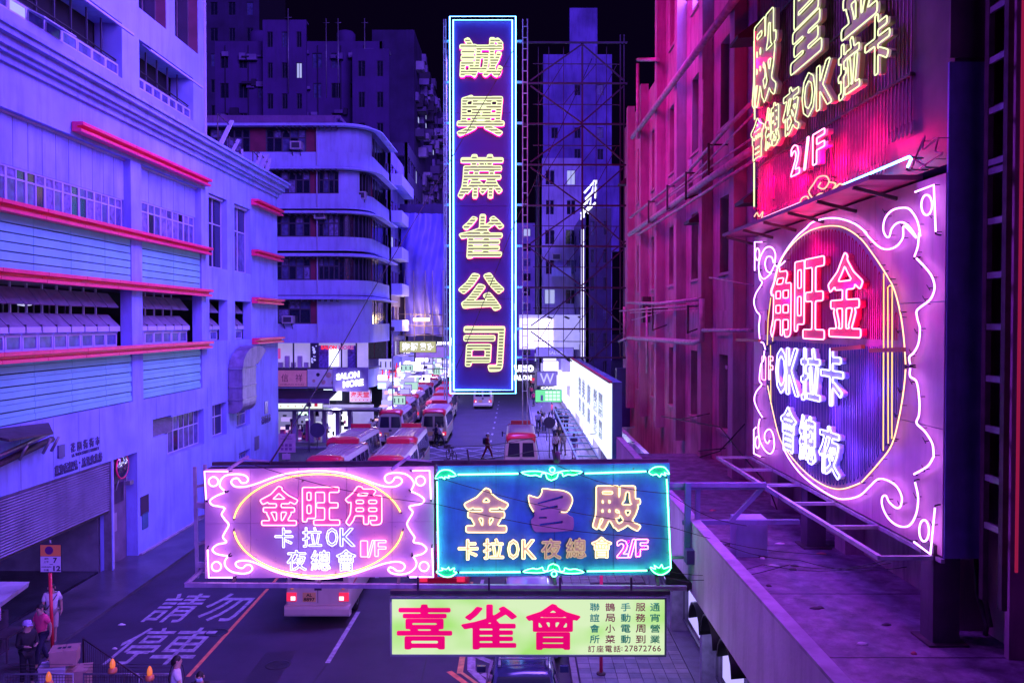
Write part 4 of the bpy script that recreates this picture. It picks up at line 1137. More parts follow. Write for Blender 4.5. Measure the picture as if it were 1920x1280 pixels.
for l in ([(920, 870), (950, 790), (985, 715), (975, 780), (1050, 720), (1040, 790), (1075, 800), (1000, 850), (960, 880)], [(930, 830), (960, 850), (990, 870)]):
    st(P5(l), mat('unlit_pink_tube', (.6, .12, .25), .3), .016, par=us, y=-.2)
bs_l = area('karaoke_sign_lamp', SF.M @ Vector(((sxa + sxb) / 2, -.4, sz0 + 2.6)), SF.M @ Vector(((sxa + sxb) / 2, -6, sz0 - 2)), 6, 520, (.36, .05, 1.0), 3.5)
for px_, py_, e_ in ((1440, 340, 90), (1500, 340, 90), (1570, 305, 90), (1430, 230, 80), (1420, 120, 80), (1425, 390, 40), (1640, 260, 40), (1480, 560, 30), (1530, 470, 30), (1600, 540, 34), (1640, 600, 20)):
    x_, z_ = SF.at(px_, py_); d_ = bpy.data.lights.new('red_tube_lamp', 'POINT'); d_.energy = e_ * 1.6; d_.color = (1, .0, .16); d_.shadow_soft_size = .1
    o_ = bpy.data.objects.new('red_tube_lamp', d_); o_.location = SF.M @ Vector((x_, -.35, z_)); COL.objects.link(o_)

# ================================================================== BANNER SIGNS OVER THE ROAD
BY = 17.0
BF = Fr((gat(383, BY), BY, 0), 0.0)
def panel_quad(name, par, m_, pts, y0, y1, fr):
    P = [fr.at(*p) for p in pts]
    return part(name, MB().prism(P, y0, y1), m_, par)
lb = thing('pink_banner_sign', 'pale pink karaoke neon banner with white scrollwork over the road', 'neon sign', BF)
enam = mat('rusty_pink_enamel', (.74, .46, .56), .4, var=.12, scale=1.2)
def rusty(m):
    nt = m.node_tree; n = nt.nodes; l = nt.links; b = n['Principled BSDF']
    src = b.inputs['Base Color'].links[0].from_socket
    g = n.new('ShaderNodeNewGeometry'); v = n.new('ShaderNodeTexNoise'); v.inputs['Scale'].default_value = 9; v.inputs['Detail'].default_value = 8; v.inputs['Roughness'].default_value = .7
    l.new(g.outputs['Position'], v.inputs['Vector'])
    r = n.new('ShaderNodeMapRange'); r.inputs[1].default_value = .60; r.inputs[2].default_value = .66; l.new(v.outputs['Fac'], r.inputs[0])
    v2 = n.new('ShaderNodeTexNoise'); v2.inputs['Scale'].default_value = 1.4; l.new(g.outputs['Position'], v2.inputs['Vector'])
    r2 = n.new('ShaderNodeMapRange'); r2.inputs[1].default_value = .45; r2.inputs[2].default_value = .6; l.new(v2.outputs['Fac'], r2.inputs[0])
    mm = n.new('ShaderNodeMath'); mm.operation = 'MULTIPLY'; l.new(r.outputs[0], mm.inputs[0]); l.new(r2.outputs[0], mm.inputs[1])
    mx = n.new('ShaderNodeMix'); mx.data_type = 'RGBA'; l.new(mm.outputs[0], mx.inputs[0]); l.new(src, mx.inputs[6]); mx.inputs[7].default_value = (.16, .05, .06, 1)
    l.new(mx.outputs[2], b.inputs['Base Color'])
rusty(enam)
bl_m = mat('deep_blue_enamel', (.07, .30, .60), .4, var=.3, scale=2.5, dirt=.5, dirtcol=(.02, .05, .16)); rusty(bl_m)
L8 = lambda l: [(340 + a / 3.692, 840 + b / 3.692) for a, b in l]
L9 = lambda l: [(800 + a / 3.692, 850 + b / 3.692) for a, b in l]
xs_ = [384, 470, 560, 650, 735, 814]
for i in range(5):
    a_, b_ = xs_[i], xs_[i + 1]
    f = lambda x, y0, y1: y0 + (y1 - y0) * (x - 384) / (1256 - 384)
    for (t0, t1) in ((0, .5), (.5, 1)):
        def yy(x, t): return f(x, 879, 868) + (f(x, 1084, 1077) - f(x, 879, 868)) * t
        panel_quad('face_panel', lb, enam, [(a_ + .35, yy(a_, t1) - .3), (b_ - .35, yy(b_, t1) - .3), (b_ - .35, yy(b_, t0) + .3), (a_ + .35, yy(a_, t0) + .3)], 0, .03, BF)
panel_quad('sign_box', lb, dsteel_m, [(385, 1083), (814, 1080), (814, 873), (384, 880)], .035, .38, BF)
rbn = thing('blue_banner_sign', 'deep blue palace neon banner with green border next to the pink one', 'neon sign', BF)
xs_ = [820, 930, 1040, 1150, 1256]
for i in range(4):
    a_, b_ = xs_[i], xs_[i + 1]
    panel_quad('face_panel', rbn, bl_m, [(a_ + .35, yy(a_, 1)), (b_ - .35, yy(b_, 1)), (b_ - .35, yy(b_, 0)), (a_ + .35, yy(a_, 0))], 0, .03, BF)
panel_quad('sign_box', rbn, dsteel_m, [(820, 1079), (1256, 1076), (1256, 868), (820, 873)], .035, .38, BF)
bt = .013
def bst(pts, m_, par, r=bt, sm=True, closed=False, y=-.09, n=4): return stroke(par, BF, pts, 0, 0, 1, m_, r, y, sm, closed, n=n)
for l in ([(325, 160), (160, 160), (172, 355)], [(182, 700), (190, 893), (355, 893)], [(1600, 156), (1718, 154), (1728, 352)], [(1735, 690), (1744, 890), (1580, 890)]): bst(L8(l), N_W, lb, sm=False, r=.016)
for c_ in ((222, 230), (243, 817), (1655, 225), (1680, 817)): bst(oval_px(*L8([c_])[0], 8.8, 8.8), N_W, lb, closed=True, n=2, r=.016)
for l in (
    [(298, 293), (268, 262), (272, 222), (300, 192), (350, 180), (410, 180), (448, 193), (462, 215), (450, 236), (420, 240), (405, 225), (390, 208), (362, 210), (345, 232), (362, 258), (400, 268), (460, 262), (540, 238), (640, 200), (760, 170), (920, 156), (1080, 165), (1210, 198), (1320, 238), (1400, 262), (1470, 266), (1512, 250), (1528, 225), (1510, 203), (1480, 202), (1465, 225), (1440, 240), (1415, 228), (1408, 200), (1430, 178), (1480, 170), (1545, 176), (1590, 205), (1610, 245), (1592, 290)],
    [(300, 306), (240, 330), (198, 362), (215, 392), (265, 402), (300, 415), (280, 455), (300, 490), (328, 528), (305, 575), (288, 615), (312, 650), (250, 665), (215, 700), (245, 730), (322, 745)],
    [(322, 748), (300, 785), (312, 825), (355, 855), (420, 866), (470, 858), (492, 832), (478, 808), (448, 808), (425, 828), (392, 822), (375, 800), (392, 782), (450, 776), (520, 795), (620, 840), (730, 875), (850, 895), (960, 901), (1080, 890), (1200, 865), (1310, 828), (1400, 798), (1480, 784), (1530, 792), (1548, 818), (1530, 845), (1495, 848), (1470, 830), (1445, 822), (1432, 840), (1455, 862), (1510, 872), (1570, 862), (1615, 830), (1628, 790), (1605, 748)],
    [(1592, 298), (1650, 325), (1682, 358), (1655, 385), (1578, 402), (1602, 440), (1580, 485), (1563, 525), (1588, 575), (1615, 615), (1608, 648), (1665, 662), (1698, 695), (1672, 728), (1610, 745)]):
    bst(L8(l), N_W, lb, r=.017)
ell = [(948 + 588 * math.cos(t), 530 + 352 * math.sin(t)) for t in [k * math.pi / 24 for k in range(48)]]
bst(L8(ell[1:24]), N_Y, lb); bst(L8(ell[25:47]), N_Y, lb)
pl_pk = mat('rose_letter_plate', (.72, .22, .38), .45, var=.1)
for ch, c_, w, h in (('金', (675, 398), 70, 73), ('旺', (967, 400), 70, 71), ('角', (1262, 398), 68, 73)):
    c2 = L8([c_])[0]; neon_char(lb, BF, ch, *c2, w, h, .022, N_R, .0125, pl_pk, -.12, -.05, .03, back_m=N_RED)
for ch, c_, w, h in (('卡', (710, 618), 34, 37), ('拉', (905, 615), 36, 37), ('O', (1043, 615), 22, 34), ('K', (1150, 615), 28, 34), ('夜', (798, 775), 36, 38), ('總', (965, 775), 36, 38), ('會', (1140, 775), 36, 40)):
    c2 = L8([c_])[0]; neon_char(lb, BF, ch, *c2, w, h, .008, N_W2, .0095, mat('blue_letter_plate', (.35, .35, .7), .4), -.10, -.05, .02)
for ch, c_, w, h in (('1', (1265, 695), 13, 30), ('/', (1312, 695), 12, 32), ('F', (1378, 692), 21, 30)):
    c2 = L8([c_])[0]; neon_char(lb, BF, ch, *c2, w, h, .008, N_R, .011, None, -.08, back_m=None)
# blue banner
for l in ([(72, 190), (82, 800)], [(1662, 175), (1690, 792)]): bst(L9(l), N_G, rbn, sm=False, r=.015)
for l in ([(215, 145), (635, 138)], [(1095, 137), (1520, 123)], [(230, 822), (650, 818)], [(1110, 813), (1525, 808)]): bst(L9(l), N_G, rbn, sm=False, r=.017)
leafm = mat('green_leaf_plate', (.02, .5, .28), .5)
TL = [(60, 172), (85, 128), (120, 112), (160, 115), (185, 130), (205, 150), (170, 158), (150, 150), (155, 168), (125, 160), (125, 180), (105, 162)]
TR = [(1538, 128), (1570, 98), (1610, 90), (1650, 98), (1680, 142), (1645, 130), (1655, 152), (1625, 140), (1615, 160), (1590, 142), (1565, 148)]
BR = [(1548, 785), (1585, 798), (1575, 772), (1608, 790), (1628, 766), (1640, 795), (1690, 780), (1675, 812), (1625, 838), (1575, 822)]
BL = [(68, 815), (112, 805), (100, 790), (135, 800), (152, 786), (160, 805), (192, 790), (188, 815), (208, 822), (165, 850), (115, 848)]
for q in (TL, TR, BR, BL):
    pts = L9(q); loc = np.array([BF.at(*p) for p in pts]); o = link('leaf_plate', plate_mesh([loc], -.05, .01, leafm), rbn)
    bst(pts, N_G, rbn, r=.011, closed=True, n=3)
wing = [(868, 186), (835, 172), (822, 138), (795, 140), (790, 160), (755, 148), (715, 152), (655, 130), (715, 122), (770, 122), (810, 128), (850, 140), (868, 150)]
wr = [(868 + (868 - a) * .98, b - 4) for a, b in wing]
for q in (wing, wr):
    for flip in (0, 1):
        pts = L9([(a + 12 * flip, (b if not flip else 946 - b)) for a, b in q])
        bst(pts, N_G, rbn, r=.011, n=3)
        loc = np.array([BF.at(*p) for p in pts]); link('leaf_plate', plate_mesh([loc], -.05, .01, leafm), rbn)
for c_ in ((870, 112), (882, 832)): bst(oval_px(*L9([c_])[0], 5, 5, 12), N_G, rbn, closed=True, n=1, r=.011)
for ch, c_, w, h, mm in (('金', (412, 392), 82, 83, N_I), ('殿', (1316, 378), 90, 84, N_I)):
    c2 = L9([c_])[0]; neon_char(rbn, BF, ch, *c2, w, h, .042 if ch == '金' else .03, mm, .0125, mat('tan_letter_plate', (.80, .62, .38), .5, var=.2, scale=3, dirt=.3), -.12, -.05, .03, minlen=10)
# the middle character is a broken tube: plate with slots, only the top outline lit
M9 = [(705, 288), (730, 292), (775, 300), (795, 265), (800, 240), (870, 248), (940, 255), (990, 275), (1012, 315), (1000, 360), (970, 400), (985, 425), (1015, 445), (1010, 520), (960, 528), (880, 535), (790, 535), (745, 528), (722, 465), (745, 430), (738, 400), (710, 350)]
loc = np.array([BF.at(*p) for p in smooth(L9(M9), 3, True)])
hs = []
for q in ([(765, 335), (940, 285), (942, 300), (770, 346)], [(785, 375), (905, 350), (905, 368), (790, 386)], [(775, 431), (830, 429), (830, 442), (778, 443)], [(780, 480), (940, 458), (940, 474), (782, 496)]): hs.append(np.array([BF.at(*p) for p in L9(q)]))
o = link('unlit_character_plate', plate_mesh([loc] + hs, -.05, .03, mat('mauve_letter_plate', (.62, .42, .42), .5, var=.2, scale=3)), rbn)
bst(L9([(712, 352), (735, 395)]), N_I, rbn, r=.011, sm=False)
bst(L9([(740, 402), (712, 350), (706, 290), (735, 296), (775, 302), (797, 268), (803, 242), (870, 248), (940, 255), (990, 277), (1010, 318), (998, 362), (972, 402), (930, 404)]), N_I, rbn, r=.011, y=-.12)
for ch, c_, w, h, mm in (('卡', (287, 665), 37, 38, N_I), ('拉', (463, 660), 38, 38, N_I), ('O', (600, 662), 21, 36, N_I), ('K', (708, 662), 26, 36, N_I), ('夜', (862, 660), 37, 37, N_I), ('總', (1035, 655), 37, 37, N_I), ('會', (1212, 650), 37, 39, N_I)):
    c2 = L9([c_])[0]; neon_char(rbn, BF, ch, *c2, w, h, .014, mm if ch not in '夜總' else neon('faint_ivory_neon', (1, .7, .5), .6), .011, mat('tan_letter_plate', (.5, .4, .3)), -.12, -.05, .03, res=100)
for ch, c_, w, h in (('2', (1358, 658), 22, 33), ('/', (1420, 655), 14, 34), ('F', (1490, 652), 23, 32)):
    c2 = L9([c_])[0]; neon_char(rbn, BF, ch, *c2, w, h, .03, N_R, .011, None, -.1)
    x0, x1, z0, z1 = boxpx(BF, *c2, w, h); mb = MB(); mb.tube([(x0, -.05, z0), (x1, -.05, z1)], .012); part('red_back_tube', mb, N_RED, rbn)
# gantry that carries the banners
gt = thing('sign_gantry', 'rusty steel gantry carrying the two neon banners above the road', 'gantry', BF)
def gb(p, q, w=.07, d=.2, m_=pink_steel, nm='gantry_bar', d2=None):
    a_ = BF.at(*p); b_ = BF.at(*q); return part(nm, MB().bar((a_[0], d, a_[1]), (b_[0], d2 if d2 is not None else d, b_[1]), w), m_, gt)
gb((352, 1092), (1285, 1098), .085, -.12, pink_steel); gb((352, 1087), (800, 1086), .04, .45)
gb((392, 872), (1256, 866), .07, .2, dsteel_m)
gb((358, 878), (363, 1088), .06, .2); gb((367, 878), (374, 1085), .06, .5)
for y in (916, 976, 1026): gb((359, y), (371, y), .05, .2, d2=.5)
for y in (950, 1063): gb((362, y), (386, y + 2), .10, .2)
gb((352, 1092), (384, 1062), .06, -.12, d2=.3)
for x in (440, 600, 748, 1040, 1232): gb((x, 1078), (x, 1094), .06, .1, d2=-.12, m_=dsteel_m)
for x0 in (430, 736): gb((x0, 878), (x0 + 30, 858), .05, -.1, d2=.2); gb((x0 + 22, 862), (x0 + 72, 866), .03, .1)
gb((1256, 912), (1442, 912), .09, .2, mat('violet_steel', (.26, .24, .42), .5, var=.3, dirt=.4)); gb((1256, 920), (1442, 919), .05, .25, mat('violet_steel', (.3, .3, .4)))
gb((1292, 907), (1290, 1055), .11, .1, mat('teal_steel', (.16, .26, .42), .5, var=.3)); gb((1315, 912), (1313, 997), .09, .3, mat('violet_steel', (.3, .3, .4)))
gb((1285, 985), (1508, 984), .09, .3, mat('violet_steel', (.3, .3, .4))); gb((1438, 918), (1374, 985), .08, .28, mat('violet_steel', (.3, .3, .4))); gb((1440, 918), (1532, 976), .08, .28, mat('violet_steel', (.3, .3, .4)))
gb((1256, 1047), (1300, 1046), .06, .1); gb((1250, 1090), (1300, 1100), .12, .1, dsteel_m)
gb((1258, 1060), (1300, 1112), .16, .35, dsteel_m); gb((1256, 1075), (1272, 1112), .20, .35, dsteel_m)
x0, x1, z0, z1 = boxpx(BF, 1293, 1040, 18, 26, 0); part('junction_box', MB().box(x0, x1, -.2, .02, z0, z1), mat('violet_box', (.14, .12, .3), .5), gt)
for x in (880, 1040): gb((x, 868), (x - 4, 842), .035, .0, dsteel_m); 
part('turnbuckle', MB().lathe([(.02, 0), (.06, .03), (.06, .2), (.02, .24)], (BF.at(1045, 872)[0], .0, BF.at(1045, 868)[1]), 8), dsteel_m, gt)
for nm_, px_, e_, c_ in (('pink_banner_lamp', 600, 170, (.8, .32, 1.0)), ('blue_banner_lamp', 1040, 110, (.5, .4, 1.0))):
    d_ = bpy.data.lights.new(nm_, 'AREA'); d_.energy = e_; d_.color = c_; d_.shape = 'RECTANGLE'; d_.size = 4; d_.size_y = 1.6
    x_, z_ = BF.at(px_, 1000); o_ = bpy.data.objects.new(nm_, d_); o_.location = (BF.o.x + x_, BY + .5, z_ - .2); o_.rotation_euler = (R(60), 0, 0); COL.objects.link(o_)
    d2 = d_.copy(); d2.energy = e_ * .5; o2 = bpy.data.objects.new(nm_, d2); o2.location = (BF.o.x + x_, BY - .5, z_ - 1.2); o2.rotation_euler = (R(-25), 0, 0); COL.objects.link(o2)
# ------------------------------------------------------------------ green mahjong club lightbox
GF = Fr((gat(733, 16.6), 16.6, 0), 0)
gs = thing('green_lightbox_sign', 'pale green lightbox with three large red characters below the banners', 'sign', GF)
x0, _ = GF.at(735, 1170); x1, _ = GF.at(1246, 1170); z1 = GF.Z(990, 1122); z0 = GF.Z(990, 1226)
gl = bpy.data.materials.new('green_lightbox_face'); gl.use_nodes = True
n = gl.node_tree.nodes; l = gl.node_tree.links; n.clear()
g = n.new('ShaderNodeNewGeometry'); nz = n.new('ShaderNodeTexNoise'); nz.inputs['Scale'].default_value = .7; nz.inputs['Detail'].default_value = 2
mpn = n.new('ShaderNodeMapping'); mpn.inputs['Scale'].default_value = (1.1, 1, 1.6)
l.new(g.outputs['Position'], mpn.inputs['Vector']); l.new(mpn.outputs[0], nz.inputs['Vector'])
cr = n.new('ShaderNodeValToRGB'); cr.color_ramp.elements[0].position = .30; cr.color_ramp.elements[0].color = (.42, .84, .20, 1); cr.color_ramp.elements[1].position = .52; cr.color_ramp.elements[1].color = (.74, .94, .56, 1)
e = n.new('ShaderNodeEmission'); e.inputs[1].default_value = .95; o_ = n.new('ShaderNodeOutputMaterial')
l.new(nz.outputs['Fac'], cr.inputs[0]); l.new(cr.outputs[0], e.inputs[0]); l.new(e.outputs[0], o_.inputs[0])
part('lightbox_face', MB().box(x0, x1, 0, .02, z0, z1), gl, gs)
fm_ = mat('sage_sign_frame', (.16, .22, .22), .5, var=.3)
part('sign_frame', MB().box(x0 - .03, x1 + .03, -.03, .3, z1, z1 + .035).box(x0 - .03, x1 + .03, -.03, .3, z0 - .035, z0).box(x0 - .035, x0, -.029, .29, z0, z1).box(x1, x1 + .035, -.029, .29, z0, z1).box(x0, x1, .03, .28, z0, z1), fm_, gs, 'stuff')
part('hanging_rail', MB().box(x0 - .04, x1 + .12, .05, .18, z1 + .07, z1 + .14), dsteel_m, gs)
for k in range(4): xx = x0 + .5 + k * 1.4; part('hanger', MB().box(xx - .02, xx + .02, .08, .12, z1 + .14, z1 + .40), dsteel_m, gs)
crim = mat('crimson_letter', (.72, .0, .09), .5, var=0, emit=(.75, .0, .10), es=.75)
grn = mat('dark_green_letter', (.0, .22, .13), .5, var=0, emit=(.0, .25, .14), es=.35); brn = mat('maroon_letter', (.2, .01, .05), .5, var=0, emit=(.22, .01, .05), es=.35)
def gtext(ch, cx, cy, w, h, m_, grow):
    bb = boxpx(GF, cx, cy, w, h)
    L_ = fit(contours(ch, grow, 120, 6), *bb)
    return link('character', plate_mesh(L_, -.012, .008, m_), gs)
gtext('喜', 796, 1174, 104, 84, crim, .020); gtext('雀', 917, 1174, 104, 84, crim, .020); gtext('會', 1037, 1174, 102, 86, crim, .020)
cols_ = (('通宵營業', 1228, grn), ('服務周到', 1201, brn), ('手動電動', 1173, grn), ('鵲局小菜', 1144, brn), ('聯誼會所', 1115, grn))
for s_, cx, m_ in cols_:
    for k, ch in enumerate(s_): gtext(ch, cx, 1137 + k * 20, 18, 15, m_, .006)
for k, ch in enumerate('訂座電話'): gtext(ch, 1109 + k * 16, 1215, 13, 12, brn, .0)
gtext(':', 1166, 1215, 2, 6, brn, .01)
flat_text('phone_number', '27872766', brn, gs, GF.at(1171, 1215)[0], GF.at(1239, 1215)[0], GF.Z(1200, 1220), GF.Z(1200, 1209), -.005, ext=.004, off=.004, sp=1.1)

# ------------------------------------------------------------------ vertical mahjong sign
VY = 50.0
VF = Fr((gat(906, VY), VY, 0), 0)
vs = thing('vertical_mahjong_sign', 'tall vertical blue neon sign with six characters hanging over the street', 'neon sign', VF)
x0, x1 = VF.at(848, 380)[0], VF.at(963, 380)[0]; z1 = VF.Z(905, 37); z0 = VF.Z(905, 733)
vb = mat('navy_sign_enamel', (.04, .02, .20), .45, var=.2, scale=.5, dirt=.35, dirtcol=(.05, .02, .2))
npan = 8
for k in range(npan):
    bx('face_panel', vs, vb, x0, x1, 0, .04, z0 + (z1 - z0) * k / npan + .01, z0 + (z1 - z0) * (k + 1) / npan - .01)
part('sign_box', MB().box(x0 - .02, x1 + .02, .045, .6, z0, z1), dsteel_m, vs)
e_ = .06
for q in ((0, .035), (.20, .035)):
    a_, b_ = x0 + q[0] - .12, x1 - q[0] + .12
    c_, d_ = z0 + q[0] - .12, z1 - q[0] + .12
    part('border_tube', MB().tube([(a_, -.16, c_), (a_, -.16, d_), (b_, -.16, d_), (b_, -.16, c_), (a_, -.16, c_)], q[1], 6), N_C, vs)
stripe_y = (138, 0)
vpl = mat('olive_letter_plate', (.34, .30, .20), .5, var=.1)
for ch, cy, w, h in (('誠', 108, 82, 74), ('興', 217, 88, 76), ('蔴', 331, 82, 82), ('雀', 443, 82, 82), ('公', 547, 84, 70), ('司', 654, 76, 84)):
    neon_char(vs, VF, ch, 902 if ch != '司' else 906, cy, w, h, .045 if ch == '公' else .021, N_L, .032, vpl, -.30, -.18, .05, slant=.06, stripes=14, back_m=N_RED, res=100, minlen=8)
# ladders beside it and the lattice of struts back to the building
for i, (pxa, pxb, lab) in enumerate(((832, 836, 'thin steel ladder down the left side of the vertical sign'), (980, 989, 'steel ladder down the right side of the vertical sign'))):
    la = thing('sign_ladder', lab, 'ladder', VF, group='ladders beside the vertical sign')
    xa, xb = VF.at(pxa, 400)[0], VF.at(pxb, 400)[0]
    for x in (xa, xb): part('ladder_rail', MB().box(x - .03, x + .03, .2, .26, z0 - (2 if i else .5), z1 + .1), steel_m, la)
    for k in range(34): z = z0 + k * (z1 - z0) / 33.5; bx('ladder_rung', la, steel_m, xa + .03, xb - .03, .21, .25, z - .03, z + .02)
la = thing('strut_lattice', 'dark steel lattice of struts bracing the vertical sign to the right building', 'lattice', VF)
lat_m = mat('lattice_steel', (.035, .03, .06), .5, metal=.3, var=.3); 
def vb_(p, q, w=.07, d=.4, m_=None, nm='strut'):
    a_ = VF.at(*p); b_ = VF.at(*q); part(nm, MB().bar((a_[0], d, a_[1]), (b_[0], d, b_[1]), w), m_ or lat_m, la)
for i, y in enumerate((75, 152, 229, 306, 383, 460, 538, 616, 670)):
    vb_((835, y), (1178, y + 1), .10, .42); vb_((967, y), (979, y), .13, .3, mat('cyan_lit_clamp', (.2, .5, .6), .4), 'clamp'); vb_((832, y), (843, y), .13, .3, mat('cyan_lit_clamp', (.2, .5, .6)), 'clamp')
vb_((1093, 75), (1093, 700), .10, .5)
for y, s_ in ((152, -1), (306, -1), (460, -1), (616, -1)):
    vb_((995, y - 5), (1093, y - 74), .08, .46); vb_((995, y + 5), (1093, y + 76), .08, .46)
    vb_((1093, y - 74), (1172, y - 5), .08, .48); vb_((1093, y + 74), (1172, y + 5), .08, .48)
for y in (113, 190, 268, 345, 421, 499, 577, 640): vb_((1000, y), (1165, y + 1), .045, .7)
for x in (1010, 1030, 1058, 1120, 1140): vb_((x, 80), (x, 668), .04, .75)
for y in (190, 345, 499, 640): vb_((1010, y), (1058, y - 77), .04, .75); vb_((1120, y), (1160, y - 77), .04, .75); vb_((1058, y), (1120, y - 77), .04, .75)
for x in (1165, 1172): vb_((x, 60), (x, 670), .07, .5)
vb_((1172, 230), (1195, 225)); vb_((1172, 460), (1195, 440)); vb_((1150, 470), (1190, 440)); vb_((1172, 383), (1195, 383))
# wires
def wire(lab, pts, r=.012):
    mb = MB(); Q = []
    for (px, py, Y) in pts:
        f = Fr((0, Y, 0)); x, z = f.at(px, py); Q.append((x, Y, z))
    P = [Vector(q) for q in Q]
    out = []
    for i in range(len(P) - 1):
        for k in range(8):
            t = k / 8; out.append(P[i].lerp(P[i + 1], t) - Vector((0, 0, .12 * math.sin(math.pi * t))))
    out.append(P[-1]); mb.tube(out, r, 5)
    tag(part('cable', mb, wire_m), lab, 'cable', 'cables strung over the street')
wire('black stay cable from the pink banner up across the corner building to the tall sign', [(505, 870, 17), (690, 560, 36), (965, 90, 49.4)], .02)
wire('cable running down over the front of the tall vertical sign', [(855, 690, 44), (960, 430, 46), (1110, 110, 52)], .02)
wire('thin cable crossing the pink banner from its upper left corner', [(460, 866, 16.5), (820, 945, 16.3), (1256, 1010, 16)], .007)
wire('thin cable crossing the blue banner from its left edge', [(814, 893, 16.4), (1260, 988, 16), (1560, 1040, 15)], .007)
wire('thin cable from the middle clamp of the blue banner to the right', [(1045, 872, 16.6), (1256, 925, 16), (1400, 985, 15)], .007)
wire('lowest thin cable from the banner corner over the canopy deck', [(1256, 1085, 16.4), (1480, 1058, 15), (1680, 1045, 13)], .007)
wire('middle thin cable from the banner corner over the canopy deck', [(1256, 1072, 16.4), (1430, 1058, 15.5), (1670, 1055, 13)], .007)
wire('sagging cable over the crossing behind the blue banner', [(832, 862, 30), (1000, 845, 34), (1190, 828, 36)], .015)
wire('upper cable over the crossing behind the blue banner', [(832, 838, 30), (1010, 818, 34), (1190, 800, 36)], .015)
wire('cable lying along the canopy from the bracket frame to the wall', [(1313, 1000, 16.5), (1500, 1050, 15.6), (1700, 1062, 14)], .008)

# ================================================================== ROUNDED CORNER BUILDING BEHIND THE SIDE STREET
CY = 65.0
CF = Fr((0, CY, 0), 0)
def cz(py): return CF.Z(600, py)
cpath = [(-28.0, CY)]
xr = gat(636, CY); rr = 2.3
cpath.append((xr, CY))
for k in range(1, 9):
    t = k / 8 * R(84); cpath.append((xr + rr * math.sin(t), CY + rr * (1 - math.cos(t))))
xe = cpath[-1][0]
cpath.append((xe + .15, CY + 9.5))
def offs(path, o):
    out = []
    for i, p in enumerate(path):
        a = path[max(i - 1, 0)]; b = path[min(i + 1, len(path) - 1)]
        d = Vector((b[0] - a[0], b[1] - a[1])); d.normalize()
        out.append((p[0] + d.y * o, p[1] - d.x * o))
    return out
def path_wall(name, par, m_, path, o0, o1, z0, z1, kind=None):
    A, B = offs(path, o0), offs(path, o1)
    mb = MB(); mb.rings([[(a[0], a[1], z0), (b[0], b[1], z0), (b[0], b[1], z1), (a[0], a[1], z1)] for a, b in zip(A, B)], smooth=False)
    return part(name, mb, m_, par, kind)
cbld = thing('rounded_corner_building', 'pale building with rounded corner and long balcony bands beyond the side street', 'building', loc=(0, 0, 0))
band_m = mat('pale_balcony_band', (.42, .46, .88), .7, var=.14, scale=.5, dirt=.4, dirtcol=(.14, .12, .3))
brown_m = mat('red_brown_panel', (.20, .02, .07), .6, var=.2)
floors = [(240, 285, 312), (320, 363, 391), (402, 444, 470), (482, 525, 553), (562, 607, 640)]
gl_set = [glass_d, glass_d, curtain_m, glass_b, glass_d]
for fi, (ya, yb, yc) in enumerate(floors):
    path_wall('balcony_band', cbld, band_m, cpath, -.4, 0, cz(yc), cz(yb))
    path_wall('sun_ledge', cbld, band_m, cpath, -.3, .75, cz(ya) + .02, cz(ya) + .10)
    path_wall('ledge_fascia', cbld, band_m, cpath, .0, .05, cz(ya) - .0, cz(ya) + .30) if fi else None
    path_wall('ledge_shade_strip', cbld, frame_d, cpath, -.35, .2, cz(ya) - .0, cz(ya) + .018)  # solid dark strip, shade below the ledge put into its colour
    path_wall('window_band_backing', cbld, dark_m, cpath, -.9, -.6, cz(yb), cz(ya))
    path_wall('floor_slab', cbld, soffit_m, cpath, -3.0, -.41, cz(yb) - .15, cz(yb) - .01)
    zb_, za_ = cz(yb), cz(ya)
    # ledge brackets
    for k in range(17):
        x = gat(525 + k * 11, CY); 
        if x < xr: bx('ledge_bracket', cbld, frame_d, x - .03, x + .03, CY - .70, CY - .05, za_ - .15, za_ + .0)
    # windows on the flat front
    def win(pa, pb, cols_, m_=frame_d, g=gl_set):
        return window(cbld, m_, g, gat(pa, CY), gat(pb, CY), zb_ + .02, za_ - .02, CY + .22, cols_, (.62, .38), .09, .1)
    def blank(pa, pb, m_=band_m, y=CY + .1, nm='blank_wall'):
        bx(nm, cbld, m_, gat(pa, CY), gat(pb, CY), y, CY + .5, zb_, za_)
    if fi == 0:
        win(395, 470, 5); blank(470, 499, brown_m, CY + .2, 'brown_panel'); win(499, 575, 5); blank(575, 596, brown_m, CY + .2, 'brown_panel'); blank(596, 636)
    elif fi == 1:
        win(500, 582, 6); blank(582, 596, brown_m, CY + .2, 'brown_panel'); win(597, 636, 4)
    elif fi in (2, 3):
        win(500, 582, 6); blank(582, 596, brown_m, CY + .2, 'brown_panel'); win(596, 636, 4)
    else:
        win(500, 582, 4); blank(582, 596, brown_m, CY + .2, 'brown_panel'); blank(596, 636)
    bx('drain_pipe', cbld, frame_w, gat(596, CY) - .04, gat(596, CY) + .04, CY - .1, CY - .02, zb_ - 1.0, za_)
    # curved part
    arc = cpath[1:6] if fi in (1,) else (cpath[1:10] if fi in (0, 4) else [])
    if arc: path_wall('curved_wall', cbld, band_m, arc, -.5, -.1, zb_, za_)
    if not arc: path_wall('curved_glass', cbld, glass_d, cpath[1:10], -.4, -.3, zb_, za_)
    P = offs(cpath, -.25)
    for k in range(2, 10):
        if arc and k < 6: continue
        part('curved_mullion', MB().box(P[k][0] - .05, P[k][0] + .05, P[k][1] - .05, P[k][1] + .05, zb_, za_), frame_d, cbld)
    if fi == 0: pass
    # street side
    path_wall('side_glass', cbld, glass_d, cpath[-2:], -.4, -.3, zb_, za_)
    for k in range(6):
        y = CY + 2.8 + k * 1.3; part('side_mullion', MB().box(xe - .34, xe - .2, y - .05, y + .05, zb_, za_), brown_m if k == 0 else frame_d, cbld)
